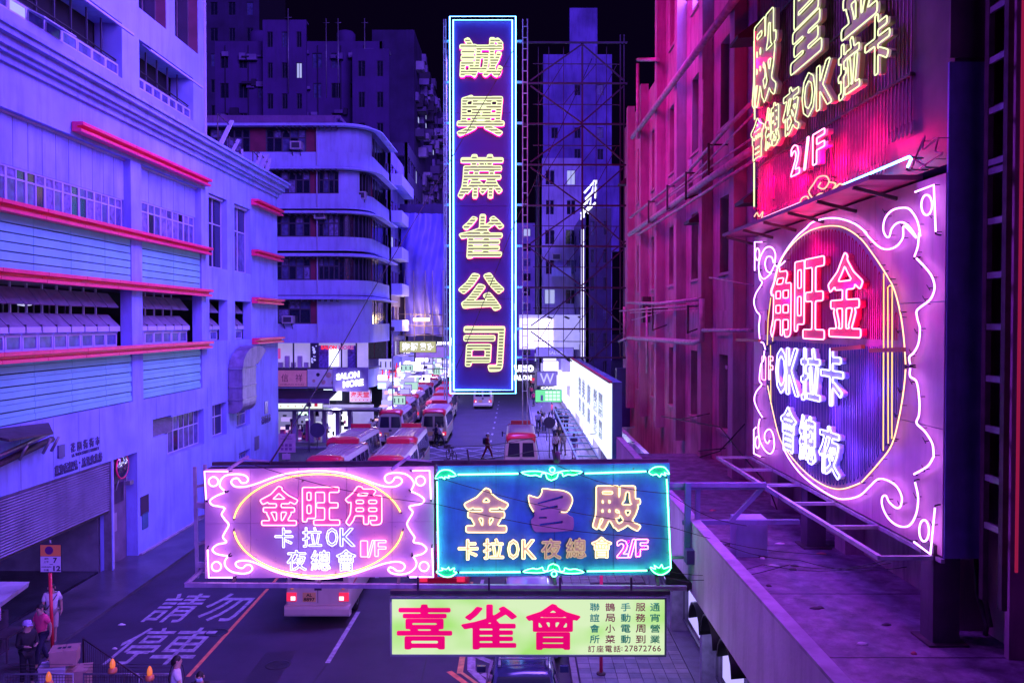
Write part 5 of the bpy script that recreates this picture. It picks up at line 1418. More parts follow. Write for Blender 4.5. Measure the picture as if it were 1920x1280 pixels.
path_wall('roof_band', cbld, band_m, cpath, -.5, .1, cz(236), cz(231)); 
path_wall('ledge_roof', cbld, soffit_m, [( -28.0, CY + .5), (xe - 1, CY + .5), (xe - .8, CY + 9)], -6, .2, cz(236) + .01, cz(233))
part('roof_house', MB().box(-28, gat(628, CY + 2), CY + 2, CY + 8, cz(236) + .1, cz(205)), mat('plum_roof_render', (.22, .10, .30), .7, dirt=.4), cbld)
part('roof_house', MB().box(-28, gat(640, CY + 3.2), CY + 3, CY + 7, cz(205) + .01, cz(198)), mat('plum_roof_render', (.2, .1, .3)), cbld)
part('core_wall', MB().box(-28, xe - 3.2, CY + 3.2, CY + 9.5, 0, cz(236)), dark_m, cbld)
acm = mat('air_conditioner_casing', (.45, .42, .52), .5, dirt=.4)
for i, (px, py, lab) in enumerate(((558, 275, 'air conditioner under the top floor window of the rounded building'), (602, 404, 'air conditioner hung beside the drain pipe on the third floor'), (541, 599, 'air conditioner below the lowest dark window of the rounded building'), (678, 368, 'air conditioner at the curve on the second floor window'), (1043, 482, 'air conditioner box in the balcony of the pale tower block'))):
    Y_ = CY - .1 if i < 3 else (CY + 1.0 if i == 3 else 97.2); s_ = 1.0 if i < 4 else 1.3
    x = gat(px, Y_); z = 9.2 - (py - 606) * Y_ / 1600
    ac = thing('air_conditioner', lab, 'air conditioner', loc=(x, Y_, z), group='air conditioners')
    part('casing', MB().box(-.42 * s_, .42 * s_, -.35, .4, -.3 * s_, .3 * s_), acm, ac)
    part('grille', MB().box(-.3 * s_, .3 * s_, -.37, -.355, -.2 * s_, .2 * s_), frame_d, ac)
    part('support_bracket', MB().bar((-.3, .3, -.9 * s_), (-.3, -.3, -.31 * s_), .04).bar((.3, .3, -.9 * s_), (.3, -.3, -.31 * s_), .04), dsteel_m, ac)
# shops at its foot: bright first floor salon, sign bands, lit ground floor
zs0_, zs1_ = cz(690), cz(643)
path_wall('shop_lintel', cbld, band_m, cpath, -.4, .0, zs1_, cz(640))
lit_w = neon('salon_interior_light', (.62, .50, .95), 1.25); lit_w2 = neon('bright_shop_light', (.70, .74, 1.0), 3.2)
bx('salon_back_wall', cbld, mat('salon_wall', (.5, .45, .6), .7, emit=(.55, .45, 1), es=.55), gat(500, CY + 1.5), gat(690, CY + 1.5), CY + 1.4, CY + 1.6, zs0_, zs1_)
bx('salon_light_panel', cbld, lit_w2, gat(618, CY + 1.3), gat(634, CY + 1.3), CY + 1.2, CY + 1.3, zs0_ + .1, zs1_ - .5)
bx('salon_curtain', cbld, mat('violet_curtain', (.2, .15, .55), .8, var=.6, scale=6), gat(596, CY + .6), gat(616, CY + .6), CY + .5, CY + .6, zs0_, zs1_ - .2)
bx('salon_curtain', cbld, mat('violet_curtain', (.2, .15, .55)), gat(652, CY + .6), gat(668, CY + .6), CY + .5, CY + .6, zs0_, zs1_ - .2)
bx('salon_poster', cbld, mat('rose_poster', (.8, .15, .3), .6, emit=(.8, .1, .3), es=.4), gat(520, CY + .3), gat(526, CY + .3), CY + .25, CY + .3, zs0_ + .7, zs0_ + 1.5)
for q in range(5): part('salon_shelf', MB().box(gat(522 + q * 12, CY + .8), gat(530 + q * 12, CY + .8), CY + .7, CY + 1.0, zs0_, zs0_ + .4 + .5 * (q % 2)), mat('salon_furniture', (.5, .42, .6), .5), cbld)
pd = rb('dotted_panel', cbld, mat('black_dotted_panel', (.04, .03, .08), .5), gat(583, CY), gat(596, CY), CY - .08, CY + .1, zs0_, zs1_)
dot = mat('pale_dot', (.6, .6, .8), .5, emit=(.5, .5, 1), es=.5, var=0)
for q in range(14): 
    x = random.uniform(gat(584.5, CY), gat(594.5, CY)); z = random.uniform(zs0_ + .15, zs1_ - .15); r_ = random.uniform(.05, .11)
    part('dot', MB().rings([[(x + r_ * math.cos(t), y, z + r_ * math.sin(t)) for t in [j * .785 for j in range(8)]] for y in (CY - .11, CY - .082)], smooth=False), dot, pd)
for px in (519, 550, 583, 596, 640, 668): bx('shop_mullion', cbld, frame_d, gat(px, CY) - .05, gat(px, CY) + .05, CY - .02, CY + .1, zs0_, zs1_)
path_wall('shop_sill', cbld, frame_d, cpath, -.3, .15, zs0_ - .12, zs0_)
path_wall('sign_band', cbld, band_m, cpath, -.3, .05, cz(728), zs0_ - .121)
def sign_box(label, fr_Y, pa, pb, ya, yb, face, d=.15, nm='shop_sign', frame=None, y_off=0, cat='sign', group=None):
    x0, x1 = gat(pa, fr_Y), gat(pb, fr_Y); f = Fr((0, fr_Y, 0)); z1, z0 = f.Z((pa + pb) / 2, ya), f.Z((pa + pb) / 2, yb)
    t_ = thing(nm, label, cat, loc=((x0 + x1) / 2, fr_Y, z0), group=group)
    cx = (x0 + x1) / 2
    part('sign_face', MB().box(x0 - cx, x1 - cx, -d, 0, 0, z1 - z0), face, t_)
    part('sign_case', MB().box(x0 - cx - .05, x1 - cx + .05, .003, .12, -.05, z1 - z0 + .05), frame or frame_d, t_)
    return t_, (x0 - cx, x1 - cx, 0, z1 - z0), -d - .004
peach = mat('peach_sign_face', (.62, .24, .30), .5, emit=(.8, .25, .45), es=.16)
t_, b_, y_ = sign_box('peach shop sign with two dark characters on the rounded building', CY - .15, 522, 575, 694, 724, peach)
w_ = b_[1] - b_[0]
flat_text('lettering', '信', mat('brown_letter', (.2, .03, .1), .5), t_, b_[0] + w_ * .12, b_[0] + w_ * .36, .35, .95, y_); flat_text('lettering', '祥', mat('brown_letter', (.2, .03, .1)), t_, b_[0] + w_ * .62, b_[0] + w_ * .86, .35, .95, y_)
flat_text('lettering', 'CHEUNG SHUN', mat('brown_letter', (.2, .03, .1)), t_, b_[0] + w_ * .08, b_[0] + w_ * .9, .1, .2, y_)
t_, b_, y_ = sign_box('pale spotted panel beside the peach sign on the rounded building', CY - .15, 577, 637, 692, 725, mat('pale_mauve_panel', (.45, .38, .62), .5, emit=(.5, .4, .9), es=.12))
for (u, v, r_, m_) in ((.33, .7, .14, mat('black_dot', (.03, .02, .05))), (.66, .68, .22, mat('tan_dot', (.5, .32, .3))), (.2, .35, .12, mat('tan_dot', (.5, .3, .3))), (.5, .28, .17, mat('tan_dot', (.5, .3, .3))), (.8, .25, .14, mat('tan_dot', (.5, .3, .3)))):
    x = b_[0] + (b_[1] - b_[0]) * u; z = b_[3] * v
    part('round_mark', MB().rings([[(x + r_ * math.cos(t), y, z + r_ * math.sin(t)) for t in [j * .5236 for j in range(12)]] for y in (y_ - .02, y_)], smooth=False), m_, t_)
sal = thing('salon_lettering', 'glowing white salon lettering on the curved corner above the shops', 'neon sign', loc=(gat(655, CY - .6), CY - .6, cz(724)))
for s_, x0, x1, za_, zb_ in (('SALON', -1.0, .75, .62, 1.12), ('MORE', -.5, 1.05, -.02, .5)):
    o = flat_text('letters', s_, neon('white_letter_light', (.75, .75, 1), 2.6), sal, x0, x1, za_, zb_, 0, ext=.04, off=.05)
    me = o.data
    for v in me.vertices: v.co.z += v.co.x * .12
part('letter_backing', MB().box(-1.3, 1.4, .1, .25, -.35, 1.45), mat('violet_sign_back', (.25, .2, .5), .6), sal)
rs = thing('window_lettering', 'red and teal salon letters across the lit salon window', 'neon sign', loc=(gat(635, CY - .1), CY - .12, cz(655)))
flat_text('letters', 'SALON', neon('red_letter_light', (1, .04, .12), 1.1), rs, -1.35, -.15, 0, .32, 0, ext=.02, off=.05)
flat_text('letters', 'MORE', neon('teal_letter_light', (.5, .1, .5), 1.0), rs, .0, 1.15, 0, .32, 0, ext=.02, off=.05)
cnp = thing('dark_canopy', 'dark tiled canopy over the shops at the rounded corner', 'canopy', loc=(gat(570, CY - 1.2), CY - 1.2, cz(744)))
part('canopy_sheet', MB().rings([[(-2.6, -.6, 0), (2.0, -.6, 0), (2.3, 1.1, .55), (-2.6, 1.1, .55)], [(-2.6, -.6, -.12), (2.0, -.6, -.12), (2.3, 1.1, .45), (-2.6, 1.1, .45)]], smooth=False), mat('black_canopy', (.03, .02, .04), .6), cnp)
part('canopy_fringe', MB().box(-2.6, 2.0, -.64, -.605, -.32, .02), mat('plum_fringe', (.16, .1, .25), .6), cnp)
t_, b_, y_ = sign_box('white lightbox sign with a small red square under the dark canopy', CY - .9, 521, 604, 746, 765, neon('cream_lightbox', (.78, .85, .80), 1.25))
for k, (u, s_) in enumerate(((.04, .5), (.36, .5), (.66, .5))): flat_text('lettering', '海天堂'[k], mat('red_letter', (.6, .02, .05), emit=(.7, .02, .1), es=.5), t_, b_[0] + (b_[1] - b_[0]) * u, b_[0] + (b_[1] - b_[0]) * (u + .09), .42, .72, y_)
for k in range(5): bx('small_mark', t_, mat('red_letter', (.6, .02, .05)), b_[0] + .2 + k * .55, b_[0] + .26 + k * .55, y_ - .01, y_, .12, .2)
bx('red_square', t_, mat('red_letter', (.6, .02, .05)), b_[0] + (b_[1] - b_[0]) * .83, b_[0] + (b_[1] - b_[0]) * .90, y_ - .01, y_, .15, .5)
clm0 = [mat('item_rose', (.6, .1, .3), .6, emit=(.8, .1, .4), es=.2), mat('item_dark', (.03, .02, .06)), mat('item_violet', (.3, .2, .7)), mat('item_white', (.6, .6, .7), .6, emit=(.6, .5, 1), es=.8), mat('item_plum', (.12, .04, .16))]
# ground floor shop interiors
gsf = thing('corner_shop', 'open lit shops at street level in the rounded building', 'shop', loc=(0, CY, 0))
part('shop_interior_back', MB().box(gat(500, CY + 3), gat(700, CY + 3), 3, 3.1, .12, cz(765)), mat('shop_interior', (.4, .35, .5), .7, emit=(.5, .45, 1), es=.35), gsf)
part('shop_floor', MB().box(gat(500, CY), gat(690, CY), 0, 3, .12, .14), mat('shop_floor_tile', (.4, .4, .5), .3), gsf)
for k, (pa, pb, ya, yb, c_, s_) in enumerate(((553, 576, 772, 778, (.6, .9, .7), 2), (572, 583, 785, 820, (.6, .7, 1), 1.8), (525, 543, 800, 806, (.8, .5, 1), 1.5), (586, 603, 790, 815, (.7, .7, 1), .8), (526, 545, 782, 790, (.5, .35, 1), 1), (606, 640, 730, 750, (.75, .95, 1), 2.8), (612, 628, 775, 830, (.8, .8, 1), 2.2), (640, 652, 770, 815, (.8, .8, 1), 2.2))):
    x0, x1 = gat(pa, CY + 1), gat(pb, CY + 1); z1, z0 = CF.Z(600, ya, 1), CF.Z(600, yb, 1)
    part('lit_fixture', MB().box(x0, x1, 1.0, 1.08, z0, z1), neon('fixture_light_%s' % 'abcdefgh'[k], c_, s_), gsf)
for k in range(9):
    x = gat(524 + k * 8, CY + .5); part('display_shelf', MB().box(x, x + .28, .5 + (k % 3) * .3, .9 + (k % 3) * .3, .14, 1.0 + .35 * (k % 4)), random.choice([mat('shelf_goods_a', (.4, .3, .6)), mat('shelf_goods_b', (.1, .08, .2)), mat('shelf_goods_c', (.5, .1, .3))]), gsf)
for k in range(70):
    px_ = random.uniform(522, 660); py_ = random.uniform(768, 830); w_ = random.uniform(.1, .35); h_ = random.uniform(.1, .4)
    x = gat(px_, CY + .8); z = CF.Z(600, py_, .8)
    part('shop_item', MB().box(x, x + w_, .6, .8, z, z + h_), random.choice(clm0), gsf)
for pa in (551, 584, 607, 632, 655): part('shop_pier', MB().box(gat(pa, CY) - .15, gat(pa, CY) + .15, -.02, .6, .12, cz(765)), mat('mauve_pier', (.3, .24, .4), .6), gsf)
part('canopy_edge', MB().box(gat(500, CY), xe + 1.0, -1.6, .0, cz(766) - .05, cz(766) + .1), frame_d, gsf)

# ================================================================== LEFT STREET SIDE BEYOND: walk-ups, scaffold, signs
def block(name, label, x0, x1, y0, y1, z0, z1, m_, face, bays, flrs, fw=frame_d, gm=None, dens=1.0, lit=.04, wfrac=.62, zf=None, wm=None):
    """a far building: holed walls on the street side ('e' faces +x, 'w' faces -x) or towards the camera ('s')"""
    t_ = thing(name, label, 'building', loc=((x0 + x1) / 2, (y0 + y1) / 2, 0))
    cx, cy = (x0 + x1) / 2, (y0 + y1) / 2
    gm = gm or [glass_d, glass_d, glass_b]
    part('core', MB().box(x0 - cx + .35, x1 - cx - .35, y0 - cy + .35, y1 - cy - .35, z0, z1 - .2), dark_m, t_)
    part('roof', MB().box(x0 - cx + .01, x1 - cx - .01, y0 - cy + .01, y1 - cy - .01, z1 - .19, z1 - .02), soffit_m, t_)
    faces = {'s': (x0 - cx, x1 - cx), 'e': (y0 - cy, y1 - cy), 'w': (y0 - cy, y1 - cy)}
    for fc in face:
        a_, b_ = faces[fc]; n = bays[fc]; w = (b_ - a_) / n; hs = []; fh_ = (z1 - z0 - .8) / flrs
        for i in range(n):
            for j in range(flrs):
                if random.random() > dens: continue
                ww = w * wfrac * random.uniform(.8, 1.05)
                hs.append((a_ + (i + .5) * w - ww / 2, a_ + (i + .5) * w + ww / 2, z0 + j * fh_ + fh_ * .34, z0 + j * fh_ + fh_ * .84))
        wo = holed('wall', t_, m_, a_, b_, z0, z1, 0, .3, hs)
        if fc == 's': M_ = Matrix.Translation((0, y0 - cy, 0))
        elif fc == 'e': M_ = Matrix.Translation((x1 - cx, 0, 0)) @ Matrix.Rotation(math.pi / 2, 4, 'Z')
        else: M_ = Matrix.Translation((x0 - cx, 0, 0)) @ Matrix.Rotation(-math.pi / 2, 4, 'Z')
        wo.matrix_local = M_
        if fc == 'w':
            for v in wo.data.vertices: v.co.x = -v.co.x
            wo.data.flip_normals()
        for h in hs:
            g = glass_lit if random.random() < lit else random.choice(gm)
            hx0, hx1 = (h[0], h[1]) if fc != 'w' else (-h[1], -h[0])
            mb = MB(); t = .06
            mb.box(hx0, hx1, .12, .18, h[2], h[2] + t).box(hx0, hx1, .12, .18, h[3] - t, h[3]).box(hx0, hx0 + t, .12, .18, h[2] + t, h[3] - t).box(hx1 - t, hx1, .12, .18, h[2] + t, h[3] - t).box((hx0 + hx1) / 2 - t / 2, (hx0 + hx1) / 2 + t / 2, .12, .18, h[2] + t, h[3] - t)
            wi = part('window', mb, fw, t_); wi.matrix_local = M_
            bx('pane', wi, g, hx0 + t, hx1 - t, .14, .17, h[2] + t, h[3] - t)
    return t_
pale = mat('pale_far_render', (.28, .24, .52), .8, var=.25, scale=.4, dirt=.5, dirtcol=(.1, .08, .2))
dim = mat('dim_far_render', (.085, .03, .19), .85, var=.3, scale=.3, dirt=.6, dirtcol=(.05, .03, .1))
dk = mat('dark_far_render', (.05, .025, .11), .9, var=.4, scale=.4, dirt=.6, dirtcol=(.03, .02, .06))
wk = block('walk_up_block', 'pale walk-up block with brown window bands right behind the rounded building', -20, -10.9, 75, 84, 5.0, 24.5, pale, 'es', {'e': 4, 's': 3}, 6, fw=brown_m, lit=.1, wfrac=.85)
for j in range(6):
    z = 5.4 + j * 3.2; part('balcony_slab', MB().box(4.56, 5.5, -4.4, 4.3, z - .1, z + .9), band_m, wk)
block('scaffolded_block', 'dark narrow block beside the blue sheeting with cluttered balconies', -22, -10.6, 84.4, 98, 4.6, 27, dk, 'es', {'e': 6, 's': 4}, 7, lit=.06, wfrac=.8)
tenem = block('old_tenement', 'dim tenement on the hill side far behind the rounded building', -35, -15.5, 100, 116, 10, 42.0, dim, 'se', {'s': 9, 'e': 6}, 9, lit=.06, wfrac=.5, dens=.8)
tc_ = [mat('tenement_clutter_a', (.14, .07, .26), .7), mat('tenement_clutter_b', (.03, .015, .06), .8), mat('tenement_clutter_c', (.22, .14, .36), .7)]
for k in range(110):
    x = random.uniform(-9.5, 9.2); z = 12 + 3.5 * random.randint(0, 8) + random.uniform(-.3, .6); w = random.uniform(.4, 1.3)
    bx('window_clutter', tenem, random.choice(tc_), x, x + w, -8 - random.uniform(.25, .7), -8.003, z, z + random.uniform(.15, .8))
for k in range(7): bx('downpipe', tenem, tc_[1], -8.6 + k * 2.7, -8.5 + k * 2.7, -8.14, -8.003, 10, 41.5)
block('tenement_wing', 'taller dim wing at the right end of the old tenement', -18.6, -14.4, 98, 99.9, 8, 40.5, dim, 's', {'s': 2}, 9, lit=.06, wfrac=.4)
block('tenement_wing', 'stepped wing with rooftop hut in the middle of the old tenement', -29, -24, 98.6, 99.9, 8, 44, dim, 's', {'s': 3}, 10, lit=.14, wfrac=.4)
tm = thing('cluttered_tower', 'dark leaning row of balconies and air conditioners far up the left side', 'building', loc=(-12, 110, 0))
part('tower_wall', MB().box(-5, 0, -8, 34, 4.4, 44), dk, tm)
clm = [mat('clutter_a', (.22, .16, .36), .7), mat('clutter_b', (.10, .07, .16), .7), mat('clutter_c', (.34, .28, .44), .7), mat('clutter_d', (.03, .02, .05), .7)]
for k in range(230):
    y = random.uniform(-7.5, 33); z = random.uniform(8, 43); d = random.uniform(.3, 1.3); w = random.uniform(.5, 2.2); h = random.uniform(.4, 1.3)
    bx('balcony_clutter', tm, random.choice(clm), .003, d, y, y + w, z, z + h)
for k in range(14): bx('lit_pane', tm, glass_lit, .0, .05, *(lambda y: (y, y + .7))(random.uniform(-7, 20)), *(lambda z: (z, z + .6))(random.uniform(9, 40)))
for i, (x, y, z, lab) in enumerate(((-31, 104, 42.0, 'round water tank on the left part of the old tenement roof'), (-20.5, 104, 42.0, 'round water tank on the right part of the old tenement roof'))):
    wt = thing('water_tank', lab, 'water tank', loc=(x, y, z)); part('tank_shell', MB().lathe([(1.1, .5), (1.15, .6), (1.15, 2.1), (.9, 2.4), (.2, 2.55)], (0, 0, 0), 14), dim, wt)
    for a_, b_ in ((-.7, -.7), (.7, -.7), (.7, .7), (-.7, .7)): part('tank_leg', MB().box(a_ - .08, a_ + .08, b_ - .08, b_ + .08, 0, .5), dsteel_m, wt)
# scaffold with blue sheeting
shY = 80.0
sc = thing('sheeted_scaffold', 'bamboo scaffold hung with crumpled blue sheeting above the market street', 'scaffold', loc=(gat(790, shY), shY, 0))
x0 = gat(755, shY) - gat(790, shY); x1 = gat(834, shY) - gat(790, shY); fS = Fr((0, shY, 0)); z1 = fS.Z(790, 400); z0 = fS.Z(790, 628)
shm = mat('blue_plastic_sheet', (.16, .13, .62), .35, var=.35, scale=.6, bump=.8, fine=1.2)
mb = MB(); rg = []
for i in range(22):
    u = i / 21; row = []
    for j in range(22):
        v = j / 21; z = z0 + (z1 - z0) * v - .5 * math.sin(u * 9) * (1 - v) * .3
        row.append((x0 + (x1 - x0) * u + .15 * math.sin(v * 7 + u * 3), .22 * math.sin(u * 24 + 2.2 * math.sin(v * 4)) + .3 * math.sin(v * 5 + u * 4) + .12 * math.sin(u * 60 + v * 13), z))
    rg.append(row)
mb.rings(rg, closed=False, cap=False); o = part('blue_sheet', mb, shm, sc)
bam = mat('bamboo_pole', (.14, .10, .12), .7)
for k in range(9):
    x = x0 - 2.2 + k * .85; part('bamboo_pole', MB().tube([(x, -.6, z0 - 3.5), (x + random.uniform(-.2, .2), -.5, z0 + (6 if k > 2 else 16))], .05, 5), bam, sc)
for k in range(9):
    z = z0 - 3 + k * 1.0 if k < 6 else z0 + (k - 4) * 2; part('bamboo_pole', MB().tube([(x0 - 2.6, -.62, z), (x1 + .2 if k < 6 else x0, -.6, z + random.uniform(-.2, .2))], .045, 5), bam, sc)
part('work_lamp', MB().box(x0 + 1.1, x0 + 2.6, -.9, -.85, z0 + 1.3, z0 + 1.6), neon('amber_work_lamp', (1, .62, .25), 6), sc)
pl_l = bpy.data.lights.new('work_lamp', 'POINT'); pl_l.energy = 600; pl_l.color = (1, .7, .3); pl_l.shadow_soft_size = .5
po = bpy.data.objects.new('work_lamp', pl_l); po.location = (gat(790, shY) + x0 + 1.8, shY - 1.6, z0 + 1.4); COL.objects.link(po)
part('lower_wall', MB().box(x0 - 2.8, x1 + .6, .9, 1.1, 8.0, z1 + 1), dk, sc)
# overhanging signs of the left pavement
yel = neon('khaki_lightbox', (.62, .60, .34), .85)
t_, b_, y_ = sign_box('khaki lightbox sign with white lettering hanging below the blue sheeting', 74, 750, 817, 640, 660, yel, nm='hanging_sign')
w_ = b_[1] - b_[0]
for k, ch in enumerate('海源'): flat_text('lettering', ch, neon('white_letter_light', (.8, .8, 1), 2.6), t_, b_[0] + w_ * (.06 + k * .24), b_[0] + w_ * (.27 + k * .24), .14, .80, y_, ext=.02, off=.07)
for k, ch in enumerate('藥房'): flat_text('lettering', ch, neon('white_letter_light', (.8, .8, 1)), t_, b_[0] + w_ * (.56 + k * .2), b_[0] + w_ * (.74 + k * .2), .2, .78, y_, ext=.02, off=.06)
t_, b_, y_ = sign_box('mauve grid-like sign right behind the khaki lightbox', 79, 780, 842, 650, 670, mat('mauve_sign_face', (.35, .2, .45), .5, emit=(.5, .3, .9), es=.3), nm='hanging_sign')
for k in range(5): bx('sign_bar', t_, mat('pale_grid_mark', (.5, .45, .7)), b_[0] + .35 + k * .55, b_[0] + .72 + k * .55, y_ - .01, y_, .25, .75)
t_, b_, y_ = sign_box('pale square sign with three red characters over the corner pavement', CY + 2, 656, 694, 731, 753, mat('pale_pink_sign', (.6, .45, .55), .5, emit=(.9, .5, .9), es=.3), nm='hanging_sign')
w_ = b_[1] - b_[0]
for k, ch in enumerate('海天堂'): flat_text('lettering', ch, mat('red_letter', (.6, .02, .05)), t_, b_[0] + w_ * (.05 + k * .31), b_[0] + w_ * (.33 + k * .31), .36, .8, y_, ext=.01, off=.03)
for k in range(5): bx('small_mark', t_, mat('red_letter', (.6, .02, .05)), b_[0] + .15 + k * .3, b_[0] + .22 + k * .3, y_ - .01, y_, .12, .2)
# red and white vertical-striped lettering sign
rsf = thing('red_white_sign', 'slanted red and white neon lettering above the minibus queue', 'neon sign', loc=(gat(728, 70), 70, 9.2 - (712 - 606) * 70 / 1600))
for k in range(6): part('neon_bar', MB().bar((-.55 + k * .28, 0, 0 + k * .05), (-.42 + k * .28, 0, 1.15 + k * .06), .13, .08), neon('red_letter_light', (1, .04, .12), 1.1) if k % 2 == 0 else neon('white_letter_light', (.8, .8, 1), 2), rsf)
for k in range(3): part('neon_bar', MB().bar((-.5, -.06, .2 + k * .4), (1.05, -.06, .3 + k * .42), .07, .05), neon('red_letter_light', (1, .04, .12), 1.1), rsf)
# a crowd of lit shopfronts and boxes along the left pavement: each its own sign
def nth(k):
    k += 1
    return '%d%s' % (k, 'th' if 10 < k % 100 < 14 else {1: 'st', 2: 'nd', 3: 'rd'}.get(k % 10, 'th'))
glow_cols = [((.60, .55, 1), 3.4), ((.55, .5, 1), 2.0), ((.62, .58, 1), 5.0), ((.4, .35, 1), 1.4), ((1, .5, .7), 1.2), ((.5, .8, 1), 2.0), ((.5, .8, .75), 1.0)]
gms = [neon('street_sign_glow_%s' % 'abcdefg'[i], c, s) for i, (c, s) in enumerate(glow_cols)]
sid = ['white', 'violet', 'dazzling white', 'dim violet', 'rose', 'pale blue', 'mint']
for k in range(58):
    Y_ = 67.5 + k * 1.75; gi = random.choice((0, 2, 2, 0, 1, 5, 3, 4, 6))
    w = random.uniform(.5, 1.7); h = random.uniform(.35, 1.3); z = random.uniform(2.5, 6.4); x = -11.0 + random.uniform(0, 1.9)
    t_ = thing('shop_sign', '%s lit box sign over the left pavement, %s beyond the corner' % (sid[gi], nth(k)), 'sign', loc=(x, Y_, z), group='%s box signs along the left pavement' % sid[gi])
    part('sign_face', MB().box(-w / 2, w / 2, -.06, 0, 0, h), gms[gi], t_)
    part('sign_case', MB().box(-w / 2 - .04, w / 2 + .04, .003, .15, -.04, h + .04), frame_d, t_)
    nb_ = random.choice((0, 0, 1, 3))
    for q in range(nb_): bx('dark_mark', t_, frame_d, -w / 2 + w * (q + .3) / nb_, -w / 2 + w * (q + .55) / nb_, -.075, -.065, h * .2, h * .75)
ls = thing('left_shop_row', 'long row of lit street level shops down the left pavement', 'shopfront', loc=(-10.95, 74, 0))
part('shop_row_wall', MB().box(-.6, -.3, 0, 120, .12, 4.6), mat('shop_interior', (.4, .35, .5)), ls)
for k in range(34):
    y = 1 + k * 3.4; g_ = random.choice(gms[:4])
    bx('lit_shop_opening', ls, g_, -.29, -.24, y + .2, y + 2.7, .9, 2.7)
    bx('shop_fascia', ls, random.choice([mat('fascia_violet', (.3, .2, .5)), gms[3], gms[1]]), -.29, .5, y, y + 3.1, 3.0, 3.6)
    for q in range(4): bx('lit_display', ls, random.choice(gms), -.22, .1 + .25 * random.random(), y + .3 + q * .7, y + .75 + q * .7, *(lambda a: (a, a + random.uniform(.25, .7)))(random.uniform(.9, 2.6)))
    bx('goods', ls, random.choice(clm), -.2, .45, y + .4, y + 2.0, .12, .12 + random.uniform(.5, 1.2))

for k in range(120):
    y = random.uniform(-6, 60) if k % 3 else random.uniform(-8, 8); z = random.uniform(.6, 4.8); w = random.uniform(.15, .6)
    bx('lit_display', ls, random.choice(gms[:6]), .02 + random.random() * .4, .10 + random.random() * .5 + .4, y, y + w, z, z + random.uniform(.12, .5))
# ================================================================== RIGHT OF THE VERTICAL SIGN
pt = block('pale_tower_block', 'pale narrow tower block with balconies just right of the vertical sign', gat(1011, 97), gat(1090, 97), 97, 112, 3.5, 9.2 + 308 * 97 / 1600, mat('bright_far_render', (.38, .34, .62), .8, var=.2, scale=.4, dirt=.4), 'sw', {'s': 2, 'w': 5}, 7, fw=frame_w, lit=.12, wfrac=.5)
part('balcony', MB().box(-1.0, 1.2, -8.3, -7.52, 14.5, 15.6), band_m, pt)
pt2 = block('weathered_upper_tower', 'weathered blotchy tower rising behind the pale block', gat(1018, 130), gat(1146, 130), 130, 150, 20, 9.2 + 500 * 130 / 1600, mat('blotchy_render', (.20, .14, .52), .8, var=.5, scale=.25, dirt=.7, dirtcol=(.06, .03, .2)), 's', {'s': 3}, 9, lit=0, wfrac=.3, dens=.45)
part('tower_step', MB().box(-3.4, 6.2, -11.4, -10.02, 20, 33), mat('blotchy_render', (.2, .14, .5)), pt2)
tp_ = pt2; part('tower_step', MB().box(-1.2, 3.0, -9.9, -6, 9.2 + 500 * 130 / 1600, 9.2 + 500 * 130 / 1600 + 7), mat('blotchy_render', (.2, .14, .5)), pt2)
dtw = block('dark_glass_tower', 'dark slab tower standing between the pale block and the right building', gat(1098, 80), gat(1146, 80), 80, 96, 3.5, 9.2 + 215 * 80 / 1600, mat('black_violet_slab', (.035, .02, .09), .35, var=.3), 'sw', {'s': 2, 'w': 3}, 6, lit=.0, wfrac=.3)
wl_ = thing('tower_lettering', 'dazzling white vertical lettering on the side of the dark slab tower', 'neon sign', loc=(gat(1096, 79), 79, 0))
fT = Fr((0, 79, 0))
def lt(px, py): return (gat(px, 79) - gat(1096, 79), fT.Z(px, py))
for q in ([(1089, 398), (1091, 402), (1090, 412)], [(1095, 362), (1112, 342), (1110, 360), (1098, 372), (1100, 382)], [(1112, 340), (1117, 338), (1116, 372)], [(1092, 388), (1108, 368), (1106, 385), (1092, 402)], [(1091, 382), (1094, 408)], [(1116, 380), (1100, 396), (1104, 400)]):
    part('neon_tube', MB().tube([(a_, 0, b_) for a_, b_ in [lt(*p) for p in q]], .10, 5), neon('white_letter_light', (.8, .8, 1)), wl_)
part('light_strip', MB().tube([(*[(lt(1092, y)[0]), 0], lt(1092, y)[1]) for y in range(430, 700, 30)], .13, 5), neon('violet_strip_light', (.6, .55, 1), 4), wl_)
bb = thing('white_billboard', 'overexposed white billboard with lamps at the foot of the pale tower', 'billboard', loc=(gat(1006, 88), 88, 0))
fB = Fr((0, 88, 0)); xa, xb = gat(975, 88) - gat(1006, 88), gat(1037, 88) - gat(1006, 88)
part('billboard_face', MB().box(xa, xb, 0, .1, fB.Z(1006, 652), fB.Z(1006, 597)), neon('billboard_white', (.58, .50, 1), 3.6), bb)
for px in (1026, 1058, 1083): 
    x = gat(px, 88) - gat(1006, 88); part('billboard_lamp', MB().bar((x, -1.2, fB.Z(px, 594)), (x + .4, -1.0, fB.Z(px, 597)), .3, .15), dsteel_m, bb)
part('billboard_frame', MB().box(xa - .1, xb + 3.5, .12, .3, fB.Z(1006, 655), fB.Z(1006, 590)), mat('lit_rear_wall', (.5, .45, .7), .7, emit=(.6, .6, 1), es=.5), bb)
bl2 = flat_text('billboard_words', "IT'S LUSH", mat('faint_violet_letter', (.4, .35, .7), emit=(.5, .4, 1), es=.6), bb, gat(985, 88) - gat(1006, 88), gat(1034, 88) - gat(1006, 88), fB.Z(1006, 651), fB.Z(1006, 644), -.02)
t_, b_, y_ = sign_box('violet shop band under the white billboard', 86, 1005, 1075, 652, 668, mat('violet_shop_band', (.25, .2, .5), .5, emit=(.3, .25, .9), es=.5), nm='shop_sign')
flat_text('lettering', 'SALON', mat('pale_letter', (.6, .6, .8), emit=(.6, .6, 1), es=.7), t_, -.6, .9, .2, .55, y_)
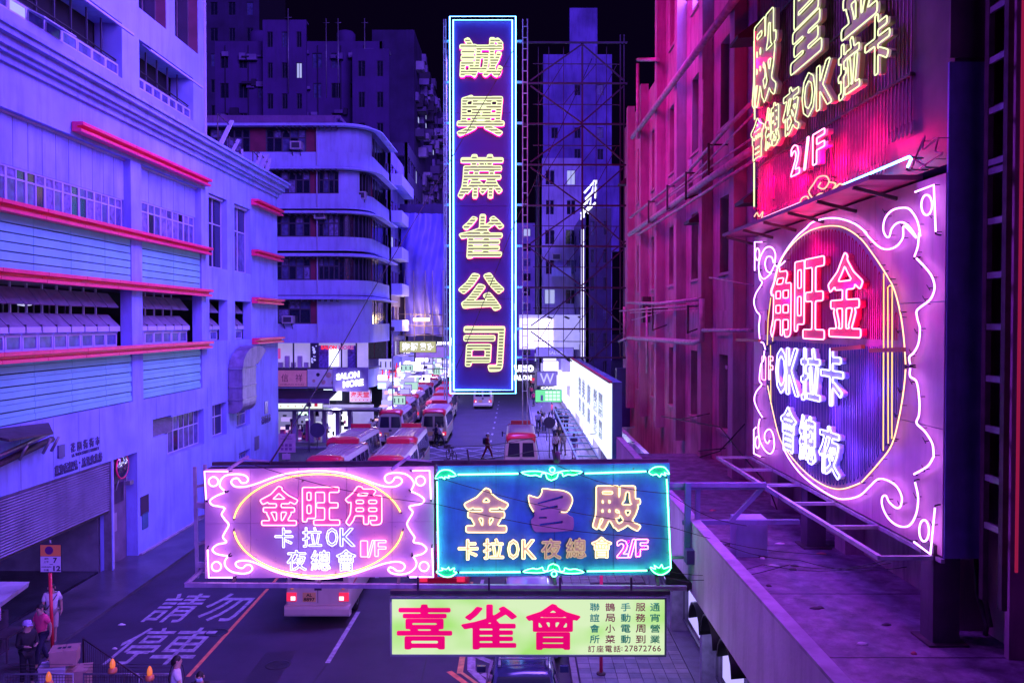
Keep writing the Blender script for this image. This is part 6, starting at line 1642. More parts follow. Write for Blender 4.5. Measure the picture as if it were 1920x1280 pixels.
t_, b_, y_ = sign_box('violet sign with a large pale letter over the café', 76, 1007, 1044, 697, 722, mat('slate_violet_sign', (.22, .18, .42), .5, emit=(.3, .25, .8), es=.35), nm='hanging_sign')
flat_text('lettering', 'W', mat('pale_letter', (.6, .6, .8)), t_, b_[0] + .25, b_[1] - .25, .15, b_[3] - .12, y_, off=.01)
flat_text('lettering', 'CAFE', neon('white_letter_light', (.8, .8, 1)), t_, b_[0] + .35, b_[1] - .2, -.34, -.12, y_, off=.04)
t_, b_, y_ = sign_box('green lit menu board below the café sign', 74, 1004, 1053, 731, 753, neon('mint_lightbox', (.2, .9, .45), 1.0), nm='hanging_sign')
for i in range(4):
    for j in range(3): bx('menu_panel', t_, neon('pale_mint_panel', (.7, 1, .9), 1.2), b_[0] + .85 + i * .33, b_[0] + 1.12 + i * .33, y_ - .02, y_, .12 + j * .3, .34 + j * .3)
bx('menu_figure', t_, mat('fascia_violet', (.3, .2, .5)), b_[0] + .45, b_[0] + .65, y_ - .02, y_, .1, .6)
stw = thing('studio_lettering', 'white bubble lettering just right of the foot of the vertical sign', 'neon sign', loc=(gat(985, 72), 72, 0))
fW = Fr((0, 72, 0)); gx = gat(985, 72)
flat_text('letters', 'STUDIO', neon('white_letter_light', (.8, .8, 1)), stw, gat(950, 72) - gx, gat(1001, 72) - gx, fW.Z(985, 697), fW.Z(985, 684), 0, ext=.04, off=.09)
flat_text('letters', 'SALON', neon('white_letter_light', (.8, .8, 1)), stw, gat(960, 72) - gx, gat(997, 72) - gx, fW.Z(985, 713), fW.Z(985, 703), 0, ext=.04, off=.07)
flat_text('letters', '髮', neon('red_letter_light', (1, .04, .12)), stw, gat(994, 72) - gx, gat(1003, 72) - gx, fW.Z(998, 717), fW.Z(998, 708), 0, ext=.04, off=.04)
part('letter_rail', MB().box(gat(950, 72) - gx, gat(1003, 72) - gx, .06, .14, fW.Z(985, 702), fW.Z(985, 699)), dsteel_m, stw)
rrw = thing('right_shop_row', 'lit shops and stalls down the right pavement beyond the white lightbox', 'shopfront', loc=(5.2, 52, 0))
part('shop_row_wall', MB().box(.0, .4, 0, 140, .12, 5.2), mat('shop_interior', (.4, .35, .5)), rrw)
for k in range(30):
    y = 1 + k * 4; g_ = random.choice(gms[:4]); bx('lit_shop_opening', rrw, g_, -.04, .0, y + .3, y + 3.4, .8, 2.9)
    bx('shop_fascia', rrw, random.choice([gms[0], gms[1], gms[3], clm[0]]), -.8, -.05, y, y + 3.6, 3.2, 3.9)
for k in range(12):
    Y_ = 66 + k * 5; gi = random.choice((0, 1, 2, 3, 5)); z = random.uniform(3.6, 5.5)
    t_ = thing('shop_sign', '%s lit box sign over the right pavement, %s beyond the crossing' % (sid[gi], nth(k)), 'sign', loc=(random.uniform(3.2, 4.3), Y_, z), group='%s box signs along the right pavement' % sid[gi])
    part('sign_face', MB().box(-.7, .7, -.06, 0, 0, .9), gms[gi], t_); part('sign_case', MB().box(-.74, .74, .003, .15, -.04, .94), frame_d, t_)
# long white lightbox parallel to the street, seen from its edge
WF = Fr((3.35, 40, 0), -math.pi / 2)
wb = thing('white_lightbox_sign', 'long overexposed white lightbox seen at a slant above the right pavement', 'sign', WF)
xw0, xw1 = WF.X(1069), WF.X(1145)
zt_, zb_ = 9.2 - .655 * 3.35, 9.2 - 1.47 * 3.35
zt_ = WF.Z(1110, 697); zb_ = WF.Z(1110, 818)
hw = neon('white_lightbox_face', (.66, .72, 1.0), 1.6)
nn = 6
for k in range(nn): bx('lightbox_panel', wb, hw, xw0 + (xw1 - xw0) * k / nn + .01, xw0 + (xw1 - xw0) * (k + 1) / nn - .01, 0, .05, zb_, zt_)
part('lightbox_case', MB().box(xw0 - .05, xw1 + .05, .06, .4, zb_ - .05, zt_ + .05), mat('teal_case', (.06, .2, .35), .5), wb)
part('top_trim', MB().box(xw0, xw1, -.06, .06, zt_ + .01, zt_ + .08), mat('rusty_red_trim', (.35, .06, .08), .6), wb)
glm = mat('grey_wash_letter', (.35, .42, .42), .6, emit=(.20, .30, .30), es=.8, var=0)
for k, (px, s_) in enumerate(((1127, '麗'), (1117, '髮'), (1105, '廊'), (1095, '美'), (1088, '容'))):
    x = WF.X(px); h = zt_ - zb_
    flat_text('lettering', s_, glm, wb, x - .75, x + .75, zb_ + h * .45, zb_ + h * .78, -.02, ext=.01, off=.02)
    flat_text('lettering', s_, glm, wb, x - .6, x + .6, zb_ + h * .15, zb_ + h * .40, -.02, ext=.01, off=.02)
# ladder frame below it
ladm = mat('cyan_lit_steel', (.22, .45, .6), .4)
for d_ in (-.1, -.95): part('frame_rail', MB().box(xw0, xw1 + .3, d_ - .04, d_ + .04, zb_ - .35, zb_ - .27), ladm, wb)
for k in range(13): x = xw0 + (xw1 - xw0) * k / 12; bx('frame_rung', wb, ladm, x - .05, x + .05, -.91, -.14, zb_ - .34, zb_ - .28)
area('lightbox_lamp', (3.2, 36, 6.0), (0, 38, 0), 2.5, 420, (.26, .20, 1.0), 14)
# back sides of sign boxes hanging beyond the right building's near canopy
bk = thing('dark_sign_back', 'dark blue back of a large sign box beyond the canopy end', 'sign', loc=(gat(1178, 50), 50, 0))
fK = Fr((0, 50, 0)); gx = gat(1178, 50)
part('sign_box', MB().box(gat(1156, 50) - gx, gat(1212, 50) - gx, 0, .5, fK.Z(1178, 800), fK.Z(1178, 690)), mat('deep_teal_box', (.02, .06, .18), .5), bk)
part('sign_post', MB().box(-.1, .1, .1, .3, 4.3, fK.Z(1178, 800)), dsteel_m, bk)
# closing the street
block('street_end_block', 'violet block closing the far end of the street behind the vertical sign', -22, 24, 212, 225, 0, 34, pale, 's', {'s': 12}, 9, lit=.2, wfrac=.5)
block('far_right_block', 'dim narrow block between the vertical sign and the pale tower', 3.0, 5.2, 114, 130, 3.5, 30, dim, 'sw', {'s': 1, 'w': 4}, 8, lit=.08, wfrac=.5)
block('far_left_tower', 'distant pale grid tower peeping out left of the vertical sign', gat(822, 150), gat(846, 150), 150, 165, 3, 44, pale, 's', {'s': 2}, 12, lit=.0, wfrac=.6)
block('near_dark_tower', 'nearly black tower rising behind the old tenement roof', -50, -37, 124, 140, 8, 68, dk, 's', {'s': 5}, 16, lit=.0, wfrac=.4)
APL = ['thin aerial pole rising from the hut on the old tenement roof', 'left pole of the close pair of aerials on the old tenement', 'right pole of the close pair of aerials on the old tenement', 'single aerial pole near the right end of the old tenement roof']
for i, px in enumerate((547, 617, 639, 688)):
    fA = Fr((0, 99, 0)); x = gat(px, 99)
    at_ = thing('roof_aerial', APL[i], 'aerial', loc=(x, 98.2, fA.Z(px, 105 if i else 95)), group='thin aerial poles on the old tenement roof')
    part('aerial_pole', MB().tube([(0, 0, -5), (0, 0, 4 if i else 4.5)], .06, 5), steel_m, at_); part('aerial_arm', MB().tube([(-.4, 0, 3.5), (.4, 0, 3.5)], .03, 4), steel_m, at_)
# street glow: lamps inside the busiest shops
for (x, y, z, e_, c_) in ((-10.2, 70, 3.2, 800, (.42, .36, 1)), (-10.2, 84, 3.4, 900, (.42, .36, 1)), (-10.0, 104, 3.6, 1000, (.42, .36, 1)), (-13.5, 64, 3.0, 450, (.65, .6, 1)), (4.4, 66, 3.2, 700, (.35, .25, 1)), (4.3, 86, 3.4, 900, (.38, .3, 1)), (3.7, 19, 3.3, 70, (.45, .4, 1)), (3.8, 26, 3.4, 110, (.45, .4, 1)), (4.0, 40, 3.0, 300, (.5, .55, 1))):
    d = bpy.data.lights.new('shop_lamp', 'POINT'); d.energy = e_; d.color = c_; d.shadow_soft_size = .4
    o = bpy.data.objects.new('shop_lamp', d); o.location = (x, y, z); COL.objects.link(o)

# ================================================================== VEHICLES (local: -y is the rear that faces the camera, origin on the road under the rear bumper)
cream = mat('cream_coachwork', (.58, .55, .50), .3, var=.08, scale=2, dirt=.2, dirtcol=(.3, .24, .24))
roofm = mat('grey_white_roof', (.36, .24, .30), .4, var=.2, scale=2, dirt=.4, dirtcol=(.2, .15, .2))
redp = mat('minibus_red_paint', (.62, .015, .05), .3, var=.1, dirt=.2, dirtcol=(.25, .01, .04))
tyre_m = mat('tyre_rubber', (.012, .012, .014), .7, var=0)
rim_m = mat('wheel_rim', (.3, .3, .33), .35, metal=.7, var=0)
vglass = mat('vehicle_glass', (.02, .02, .05), .08, var=0, spec=.9)
lamp_r = mat('red_lamp_lens', (.5, .01, .03), .2, var=0, emit=(1, .03, .12), es=.8)
lamp_w = mat('white_lamp_lens', (.6, .6, .6), .2, var=0, emit=(1, .8, .8), es=1.6)
lamp_o = mat('orange_lamp_lens', (.7, .2, .02), .2, var=0, emit=(1, .3, .05), es=.3)
plate_y = mat('number_plate', (.7, .48, .2), .5, var=0)
seatm = mat('dark_seat', (.03, .02, .04), .8, var=0)
def body_rings(L, W2, prof):
    """prof: list of (y, half width, z bottom, z belt, z roof, roof half width)"""
    out = []
    for (y, w, zb, zm, zr, wr) in prof:
        P = [(0, y, zb), (w * .92, y, zb), (w, y, zb + .12), (w, y, zm), (wr + .03, y, zr - .13), (wr - .10, y, zr - .03), (wr * .55, y, zr), (0, y, zr + .01)]
        out.append(P + [(-x, yy, z) for x, yy, z in P[-2:0:-1]])
    return out
def wheel(par, x, y, r=.37, w=.22):
    s_ = 1 if x > 0 else -1
    mb = MB(); k = 18
    pr = [(r * .55, -.5), (r * .93, -.5), (r, -.3), (r, .3), (r * .93, .5), (r * .55, .5)]
    mb.rings([[(x + b * w * s_, y + a * math.cos(2 * math.pi * j / k), r + a * math.sin(2 * math.pi * j / k)) for j in range(k)] for a, b in pr], cap=True)
    o = part('wheel', mb, tyre_m, par)
    mr = MB(); mr.rings([[(x + b * w * s_, y + r * a * math.cos(2 * math.pi * j / k), r + r * a * math.sin(2 * math.pi * j / k)) for j in range(k)] for a, b in ((.58, .42), (.52, .52), (.2, .46), (.05, .5))]); part('rim', mr, rim_m, o)
def minibus(label, x, y, rz=0.0, plate=None, light=True):
    t = thing('minibus', label, 'minibus', loc=(x, y, 0), rz=rz, group='red roofed minibuses in the street')
    W2 = 1.02
    prof = [(.0, .93, .42, 1.25, 2.38, .74), (.05, .98, .38, 1.28, 2.47, .78), (.25, W2, .34, 1.3, 2.55, .82), (1.0, W2, .33, 1.3, 2.60, .84), (5.6, W2, .33, 1.3, 2.60, .84), (6.4, 1.0, .33, 1.25, 2.50, .80), (6.75, .97, .36, 1.15, 1.9, .80), (6.95, .9, .4, 1.0, 1.25, .8)]
    mb = MB(); mb.rings(body_rings(7, W2, prof)); part('body', mb, cream, t)
    # roof skin, ribbed and grey; red domes at both ends
    rg = []
    for yy, zr, wr in ((.75, 2.585, .80), (2.2, 2.61, .82), (4.0, 2.61, .82), (5.4, 2.61, .82)):
        P = [(wr, yy, zr - .09), (wr * .93, yy, zr - .03), (wr * .6, yy, zr + .015), (0, yy, zr + .03)]; rg.append(P + [(-a, b, c) for a, b, c in P[-2::-1]])
    mb = MB(); mb.rings(rg, closed=False, cap=False); part('roof_skin', mb, roofm, t)
    for k in range(6): bx('roof_rib', t, roofm, -.55 + k * .22 - .015, -.55 + k * .22 + .015, .8, 5.3, 2.63, 2.655)
    rg = []
    for yy, zr, wr in ((-.03, 2.36, .74), (.02, 2.45, .80), (.2, 2.56, .85), (.55, 2.625, .87), (.78, 2.63, .86)):
        P = [(wr + .03, yy, zr - .22), (wr, yy, zr - .08), (wr * .8, yy, zr + .01), (wr * .4, yy, zr + .035), (0, yy, zr + .04)]; rg.append(P + [(-a, b, c) for a, b, c in P[-2::-1]])
    mb = MB(); mb.rings(rg, closed=False, cap=False); o = part('rear_dome', mb, redp, t)
    o.modifiers.new('thick', 'SOLIDIFY').thickness = .02
    part('front_dome', MB().rings([[(a * w_, yy, z_) for a, z_ in ((.86, zz - .1), (.8, zz), (.4, zz + .03), (0, zz + .04), (-.4, zz + .03), (-.8, zz), (-.86, zz - .1))] for yy, zz, w_ in ((5.42, 2.62, 1), (6.0, 2.58, .98), (6.45, 2.48, .95))], closed=False, cap=False), redp, t)
    bdp = rb('route_board', t, redp, -.62, .62, 4.9, 5.0, 2.66, 2.92); bx('board_face', bdp, mat('route_board_face', (.5, .3, .35), .5), -.55, .55, 5.001, 5.012, 2.70, 2.88)
    # red side band, rear doors seam, windows
    for s_ in (-1, 1):
        for k in range(6):
            ya = .45 + k * .93
            mb = MB(); xa, xb = s_ * (W2 + .006), s_ * (.905)
            for o_ in (0,):
                mb.rings([[(xa, ya, 1.36), (xa, ya + .84, 1.36), (xb, ya + .84, 2.24), (xb, ya, 2.24)], [(xa - s_ * .03, ya, 1.36), (xa - s_ * .03, ya + .84, 1.36), (xb - s_ * .03, ya + .84, 2.24), (xb - s_ * .03, ya, 2.24)]][::s_], smooth=False)
            part('side_window', mb, vglass, t)
        bx('side_band', t, redp, s_ * (W2 + .002) - .004, s_ * (W2 + .002) + .004, .4, 6.2, 2.0 - .86, 1.20)
    for s_ in (-1, 1):
        cx = s_ * .43
        mb = MB(); mb.rings([[(cx - .36, -.03, 1.34), (cx + .36, -.03, 1.34), (cx + .31 - s_ * .03, -.02, 2.16), (cx - .31 - s_ * .03, -.02, 2.16)], [(cx - .35, .06, 1.34), (cx + .35, .06, 1.34), (cx + .30 - s_ * .03, .09, 2.16), (cx - .30 - s_ * .03, .09, 2.16)]], smooth=False)
        part('rear_window', mb, vglass, t)
        l_ = rb('tail_lamp', t, lamp_r, s_ * .80 - .15, s_ * .80 + .15, -.03, .04, .72, .98)
        bx('reversing_lens', l_, lamp_w if light else lamp_r, s_ * .74 - .08, s_ * .74 + .06, -.036, -.031, .75, .87)
        part('corner_marker', MB().lathe([(.05, 0), (.05, .03)], (s_ * .78, -.03, 1.1), 8), lamp_o, t)
    bx('door_seam', t, frame_d, -.008, .008, -.006, .0, .66, 1.32)
    bx('vent_grille', t, frame_d, -.1, .12, -.012, -.002, 1.05, 1.2)
    bp = part('rear_bumper', MB().rings([[(-1.0, -.14, .30), (-.98, -.17, .36), (-.98, -.17, .52), (-1.0, -.12, .60), (-1.0, .14, .60), (-1.0, .14, .30)], [(1.0, -.14, .30), (.98, -.17, .36), (.98, -.17, .52), (1.0, -.12, .60), (1.0, .14, .60), (1.0, .14, .30)]], smooth=False), cream, t)
    np_ = rb('number_plate', t, plate_y, -.46, -.06, -.02, .0, .70, .98)
    if plate:
        for q, (s_, a_, b_) in enumerate(plate): flat_text('plate_characters', s_, mat('plate_black', (.01, .01, .01), .5, var=0), np_, -.43 + (.08 if q == 0 else 0), -.09 - (.08 if q == 0 else 0), a_, b_, -.022, ext=.003, off=.02)
    for s_ in (-1, 1):
        for yy in (1.35, 5.4): wheel(t, s_ * .86, yy, .38)
        part('wing_mirror', MB().bar((s_ * 1.0, 6.5, 1.9), (s_ * 1.2, 6.75, 1.9), .03).box(s_ * 1.2 - .04, s_ * 1.2 + .04, 6.65, 6.8, 1.65, 2.0), frame_d, t)
    for k in range(5): bx('seat_row', t, seatm, -.8, .8, .9 + k, 1.1 + k, 1.2, 1.0 + .3)
    return t
vanx, vany = gat(595, 26.0), 26.0
mbus = minibus('cream minibus seen from behind under the pink banner with both tail lamps lit', vanx, 25.9, 0.0, (('AL', .86, .96), ('8897', .72, .83)))
bus = [(gat(603, 41.4), 41.4, 'nearest minibus of the left queue showing only its red roof above the pink banner'),
       (gat(638, 48.4), 48.4, 'second minibus of the left queue with its red dome half behind the first'),
       (gat(720, 41.4), 41.4, 'nearest minibus of the middle queue with a red front dome above the banner'),
       (gat(751, 48.6), 48.6, 'second minibus of the middle queue ahead of the nearest one'),
       (gat(731, 64.2), 64.2, 'minibus standing beyond the crossing in the left queue with a red rear band'),
       (gat(813, 64.6), 64.6, 'cream minibus beyond the crossing with one bright red tail lamp at the right'),
       (gat(743, 71.6), 71.6, 'second minibus beyond the crossing in the left queue'),
       (gat(817, 72.0), 72.0, 'second minibus beyond the crossing in the right queue'),
       (gat(766, 79), 79, 'third minibus beyond the crossing in the left queue'),
       (gat(828, 79.4), 79.4, 'third minibus beyond the crossing in the right queue'),
       (gat(776, 86.5), 86.5, 'fourth minibus beyond the crossing in the left queue'),
       (gat(797, 94), 94, 'fifth minibus beyond the crossing in the left queue'),
       (gat(806, 101.5), 101.5, 'sixth and farthest minibus that shows in the left queue'),
       (gat(832, 87), 87, 'fourth minibus beyond the crossing in the right queue'),
       (gat(977, 50.2), 50.2, 'cream minibus with a red dome driving away alone in the right lane'),
       (gat(905, 91.5), 91.5, 'distant white minibus under the foot of the vertical sign')]
for i, (x, y, lab) in enumerate(bus):
    b_ = dup(mbus, (x, y, 0), 0.0 if i not in (0, 1) else R(-3), lab)
    for ch in list(b_.children):
        if ch.name.startswith('number_plate'):
            for g in list(ch.children): bpy.data.objects.remove(g)
# red band low on the rear of one minibus
for o_, (x, y) in (('a', (gat(731, 64.2), 64.2)),): pass

def car(label, x, y, rz, bodym, L=4.5, W2=.88, roof=1.5, name='parked_car', cat='car', roofm_=None, group=None):
    t = thing(name, label, cat, loc=(x, y, 0), rz=rz, group=group)
    def ringz(prof):
        out = []
        for (yy, w, zb, zt, wt) in prof:
            P = [(0, yy, zb), (w * .9, yy, zb), (w, yy, zb + .15), (w, yy, zb + (zt - zb) * .75), (wt, yy, zt), (wt * .5, yy, zt + .015), (0, yy, zt + .02)]
            out.append(P + [(-a, b, c) for a, b, c in P[-2:0:-1]])
        return out
    mb = MB(); mb.rings(ringz([(-.02, .72, .35, .72, .66), (.06, .82, .25, .86, .74), (.5, W2, .2, .93, .80), (1.0, W2, .2, .95, .82), (3.0, W2, .2, .97, .80), (3.9, .86, .2, .98, .78), (4.35, .8, .25, .9, .7), (4.5, .7, .35, .75, .62)])); part('body', mb, bodym, t)
    rg = []
    for yy, zb, zt, w, wt in ((1.05, .93, .98, .80, .76), (1.75, .93, roof - .03, .81, .62), (2.1, .93, roof, .82, .64), (3.1, .93, roof, .82, .64), (3.5, .93, roof - .05, .81, .62), (4.1, .93, 1.0, .78, .72)):
        P = [(0, yy, zb), (w, yy, zb), (wt, yy, zt - .04), (wt * .85, yy, zt), (0, yy, zt + .015)]; rg.append(P + [(-a, b, c) for a, b, c in P[-2:0:-1]])
    mb = MB(); mb.rings(rg); cb_ = part('cabin', mb, roofm_ or bodym, t)
    def gq(a, b, c, d, nm='window_glass'):
        A, B, C_, D = map(Vector, (a, b, c, d)); n = (B - A).cross(D - A).normalized() * .012
        mb = MB(); mb.rings([[A + n, B + n, C_ + n, D + n], [A - n, B - n, C_ - n, D - n]], smooth=False); part(nm, mb, vglass, t)
    gq((-.70, 1.12, 1.02), (.70, 1.12, 1.02), (.56, 1.70, roof - .06), (-.56, 1.70, roof - .06), 'rear_screen')
    gq((.70, 4.05, 1.04), (-.70, 4.05, 1.04), (-.56, 3.56, roof - .08), (.56, 3.56, roof - .08), 'front_screen')
    for s_ in (-1, 1):
        for ya, yb in ((1.8, 2.55), (2.62, 3.5)):
            a = (s_ * .805, ya, 1.0); b = (s_ * .805, yb, 1.0); c = (s_ * .66, yb - .05, roof - .1); d = (s_ * .66, ya + .05, roof - .1)
            gq(*((a, b, c, d) if s_ > 0 else (b, a, d, c)))
        l_ = rb('tail_lamp', t, lamp_r, s_ * .62 - .13, s_ * .62 + .13, -.03, .06, .62, .78)
        bx('head_lamp', t, lamp_w, s_ * .6 - .13, s_ * .6 + .13, 4.38, 4.46, .62, .76)
        part('wing_mirror', MB().box(s_ * .98 - .1, s_ * .98 + .1, 3.35, 3.45, .98, 1.12), bodym, t)
        for yy in (.85, 3.6): wheel(t, s_ * .78, yy, .31, .2)
    for k in range(4): bx('heater_line', t, mat('thin_dark_line', (.005, .005, .01)), -.5, .5, 1.15 + k * .13, 1.155 + k * .13, 1.06 + k * .1, 1.065 + k * .1)
    part('number_plate', MB().box(-.26, .26, -.03, -.01, .45, .57), plate_y, t)
    return t
navy = mat('dark_navy_car_paint', (.03, .035, .12), .15, var=.05, spec=.9)
c1 = car('dark navy car with glossy roof under the green sign at the kerb', gat(995, 18.2) - .15, 16.6, 0, navy, roof=1.62, group=None)
part('roof_rack', MB().box(-.55, -.5, 2.0, 3.3, 1.66, 1.70).box(.5, .55, 2.0, 3.3, 1.66, 1.70).box(-.54, .54, 2.3, 2.34, 1.70, 1.73).box(-.54, .54, 3.0, 3.04, 1.70, 1.73), steel_m, c1)
car('pale violet car half hidden between the blue banner and the green sign', gat(992, 24.5), 22.6, 0, mat('pale_violet_car_paint', (.35, .33, .55), .2, var=.05, spec=.8), roof=1.5)
car('red taxi whose tail shows under the seam of the two banners', gat(832, 29), 28.2, 0, redp, name='red_taxi', cat='taxi', roofm_=mat('silver_roof_paint', (.4, .4, .45), .3))
# handcart and motorbike like dark shapes at the crossing
def bike(label, px, py, s=1.0):
    x, y = ground(px, py)
    t = thing('delivery_bicycle', label, 'bicycle', loc=(x, y, 0), rz=.5)
    for yy in (-.5, .5):
        w_ = part('wheel', MB().tube([(0, yy + .33 * math.cos(a), .34 + .33 * math.sin(a)) for a in [k * math.pi / 9 for k in range(18)]], .025, 5, True), tyre_m, t)
    part('frame', MB().tube([(0, -.5, .34), (0, -.12, .8), (0, .38, .85), (0, .5, .34)], .022).tube([(0, -.12, .8), (0, 0, .3), (0, .38, .85)], .02), dsteel_m, t)
    part('saddle', MB().box(-.08, .08, -.26, -.02, .86, .92), seatm, t); part('handlebar', MB().tube([(-.28, .4, 1.0), (0, .38, .98), (.28, .4, 1.0)], .018), dsteel_m, t)
    part('basket', MB().box(-.18, .18, .5, .8, .75, 1.0), dsteel_m, t)
bike('dark bicycle loaded and standing on the box junction above the banner', 846, 863)

# ================================================================== PEOPLE
def skin_mesh(name, pts, edges, rad, sub=1):
    me = bpy.data.meshes.new(name); me.from_pydata(pts, edges, []); o = bpy.data.objects.new(name, me); COL.objects.link(o)
    o.modifiers.new('skin', 'SKIN')
    for v, r_ in zip(me.skin_vertices[0].data, rad): v.radius = (r_, r_) if not isinstance(r_, tuple) else r_; v.use_root = False
    me.skin_vertices[0].data[0].use_root = True
    s = o.modifiers.new('sub', 'SUBSURF'); s.levels = sub; s.render_levels = sub
    out = bpy.data.meshes.new_from_object(o.evaluated_get(bpy.context.evaluated_depsgraph_get()))
    bpy.data.objects.remove(o); bpy.data.meshes.remove(me)
    for p in out.polygons: p.use_smooth = True
    out.name = name
    return out
skin_m = mat('skin', (.42, .26, .20), .55, var=.05); hair_m = mat('black_hair', (.012, .010, .012), .6, var=0)
POSE = {}
def pose(kind):
    """joint positions for a figure of 1.7 m facing -y"""
    if kind in POSE: return POSE[kind]
    st_ = {'stand': 0.06, 'walk': .30, 'stride': .42}[kind.split('_')[0]]
    bend = 'hold' in kind
    J = {'pel': (0, 0, .92), 'wa': (0, -.0, 1.06), 'ch': (0, -.01, 1.27), 'nk': (0, -.0, 1.44), 'hb': (0, -.03, 1.54), 'ht': (0, -.035, 1.63), 'nose': (0, -.125, 1.565)}
    for s_, sg in (('l', 1), ('r', -1)):
        f = st_ * sg
        J[s_ + 'h'] = (.09 * sg, 0, .88); J[s_ + 'k'] = (.10 * sg, -f * .45 - .03, .48); J[s_ + 'a'] = (.10 * sg, -f * .8 + .02, .09); J[s_ + 't'] = (.11 * sg, -f * .8 - .13, .04)
        J[s_ + 's'] = (.175 * sg, 0, 1.38)
        if bend: J[s_ + 'e'] = (.23 * sg, -.02, 1.10); J[s_ + 'w'] = (.14 * sg, -.24, 1.13)
        else: J[s_ + 'e'] = (.22 * sg, f * .35 + .02, 1.12); J[s_ + 'w'] = (.23 * sg, f * .55 - .06, .88)
        w = Vector(J[s_ + 'w']); J[s_ + 'p'] = tuple(w + Vector((-.01 * sg, -.03, -.08)) if not bend else w + Vector((-.05 * sg, -.05, -.01)))
    POSE[kind] = J
    return J
BODY = {}
def body_meshes(kind):
    if kind in BODY: return BODY[kind]
    J = pose(kind); names = ['pel', 'wa', 'ch', 'nk', 'hb', 'ht', 'nose']; 
    for s_ in 'lr': names += [s_ + q for q in 'hkatsewp']
    idx = {n: i for i, n in enumerate(names)}
    pts = [J[n] for n in names]
    E = [('pel', 'wa'), ('wa', 'ch'), ('ch', 'nk'), ('nk', 'hb'), ('hb', 'ht'), ('hb', 'nose')]
    for s_ in 'lr': E += [('pel', s_ + 'h'), (s_ + 'h', s_ + 'k'), (s_ + 'k', s_ + 'a'), (s_ + 'a', s_ + 't'), ('ch', s_ + 's'), (s_ + 's', s_ + 'e'), (s_ + 'e', s_ + 'w'), (s_ + 'w', s_ + 'p')]
    rd = {'pel': .115, 'wa': .115, 'ch': .125, 'nk': .055, 'hb': .085, 'ht': .075, 'nose': .02, 'h': .085, 'k': .055, 'a': .04, 't': .035, 's': .06, 'e': .042, 'w': .03, 'p': .035}
    rad = [rd.get(n, rd.get(n[1:], .05)) for n in names]
    # fingers: short chains rooted inside each palm
    for s_, sg in (('l', 1), ('r', -1)):
        p = Vector(J[s_ + 'p']); d = (p - Vector(J[s_ + 'w'])).normalized()
        for q, (o_, L_) in enumerate(((-.028, .07), (-.010, .085), (.009, .08), (.027, .06))):
            a = p + Vector((0, o_, 0)) + d * .03; b = a + d * L_ * .5 + Vector((-.01 * sg, 0, 0)); names += ['f', 'f']; pts += [tuple(a), tuple(b)]; n = len(pts)
            E += [(idx[s_ + 'p'], n - 2), (n - 2, n - 1)]; rad += [.011, .009]
        th = p + Vector((-.0 * sg, -.045, .03)); pts.append(tuple(th)); names.append('f'); rad.append(.012); E.append((idx[s_ + 'p'], len(pts) - 1))
    EE = [(idx.get(a, a) if isinstance(a, str) else a, idx.get(b, b) if isinstance(b, str) else b) for a, b in E]
    body = skin_mesh('body', pts, EE, rad, 1)
    def sub(sel, edges, rr, nm):
        m_ = {n: i for i, n in enumerate(sel)}
        P = [J[n] if isinstance(n, str) and n in J else EX[n] for n in sel]
        return skin_mesh(nm, P, [(m_[a], m_[b]) for a, b in edges], [rr[n] for n in sel], 1)
    EX = {}
    for s_ in 'lr':
        EX[s_ + 'sl'] = tuple(Vector(J[s_ + 's']).lerp(Vector(J[s_ + 'e']), .75)); EX[s_ + 'cuff'] = tuple(Vector(J[s_ + 'k']).lerp(Vector(J[s_ + 'a']), .88)); EX[s_ + 'sh'] = tuple(Vector(J[s_ + 'k']).lerp(Vector(J[s_ + 'a']), .05))
    EX['hem'] = (0, 0, .86); EX['col'] = (0, 0, 1.42)
    shirt = sub(['hem', 'wa', 'ch', 'col', 'ls', 'lsl', 'rs', 'rsl'], [('hem', 'wa'), ('wa', 'ch'), ('ch', 'col'), ('ch', 'ls'), ('ls', 'lsl'), ('ch', 'rs'), ('rs', 'rsl')], {'hem': .155, 'wa': .145, 'ch': .150, 'col': .075, 'ls': .085, 'lsl': .072, 'rs': .085, 'rsl': .072}, 'shirt')
    jacket = sub(['hem', 'wa', 'ch', 'col', 'ls', 'le', 'lw', 'rs', 're', 'rw'], [('hem', 'wa'), ('wa', 'ch'), ('ch', 'col'), ('ch', 'ls'), ('ls', 'le'), ('le', 'lw'), ('ch', 'rs'), ('rs', 're'), ('re', 'rw')], {'hem': .165, 'wa': .155, 'ch': .160, 'col': .085, 'ls': .09, 'le': .065, 'lw': .048, 'rs': .09, 're': .065, 'rw': .048}, 'jacket')
    tro = sub(['pel', 'lh', 'lk', 'lcuff', 'rh', 'rk', 'rcuff'], [('pel', 'lh'), ('lh', 'lk'), ('lk', 'lcuff'), ('pel', 'rh'), ('rh', 'rk'), ('rk', 'rcuff')], {'pel': .135, 'lh': .105, 'lk': .075, 'lcuff': .062, 'rh': .105, 'rk': .075, 'rcuff': .062}, 'trousers')
    sho = sub(['pel', 'lh', 'lk', 'lsh', 'rh', 'rk', 'rsh'], [('pel', 'lh'), ('lh', 'lk'), ('lk', 'lsh'), ('pel', 'rh'), ('rh', 'rk'), ('rk', 'rsh')], {'pel': .135, 'lh': .11, 'lk': .09, 'lsh': .088, 'rh': .11, 'rk': .09, 'rsh': .088}, 'shorts')
    hair = MB(); rg = []
    for k in range(6):
        t_ = k / 5; z = 1.56 + .145 * math.sin(t_ * math.pi / 2); r_ = .098 * math.cos(t_ * math.pi / 2 * .97) + .004
        rg.append([(r_ * .92 * math.cos(a), -.015 + r_ * 1.08 * math.sin(a) + (.02 if k < 2 else 0), z + (.035 if math.sin(a) < -.3 and k == 0 else 0) - (.05 if math.sin(a) > .2 and k == 0 else 0)) for a in [j * math.pi / 7 for j in range(14)]])
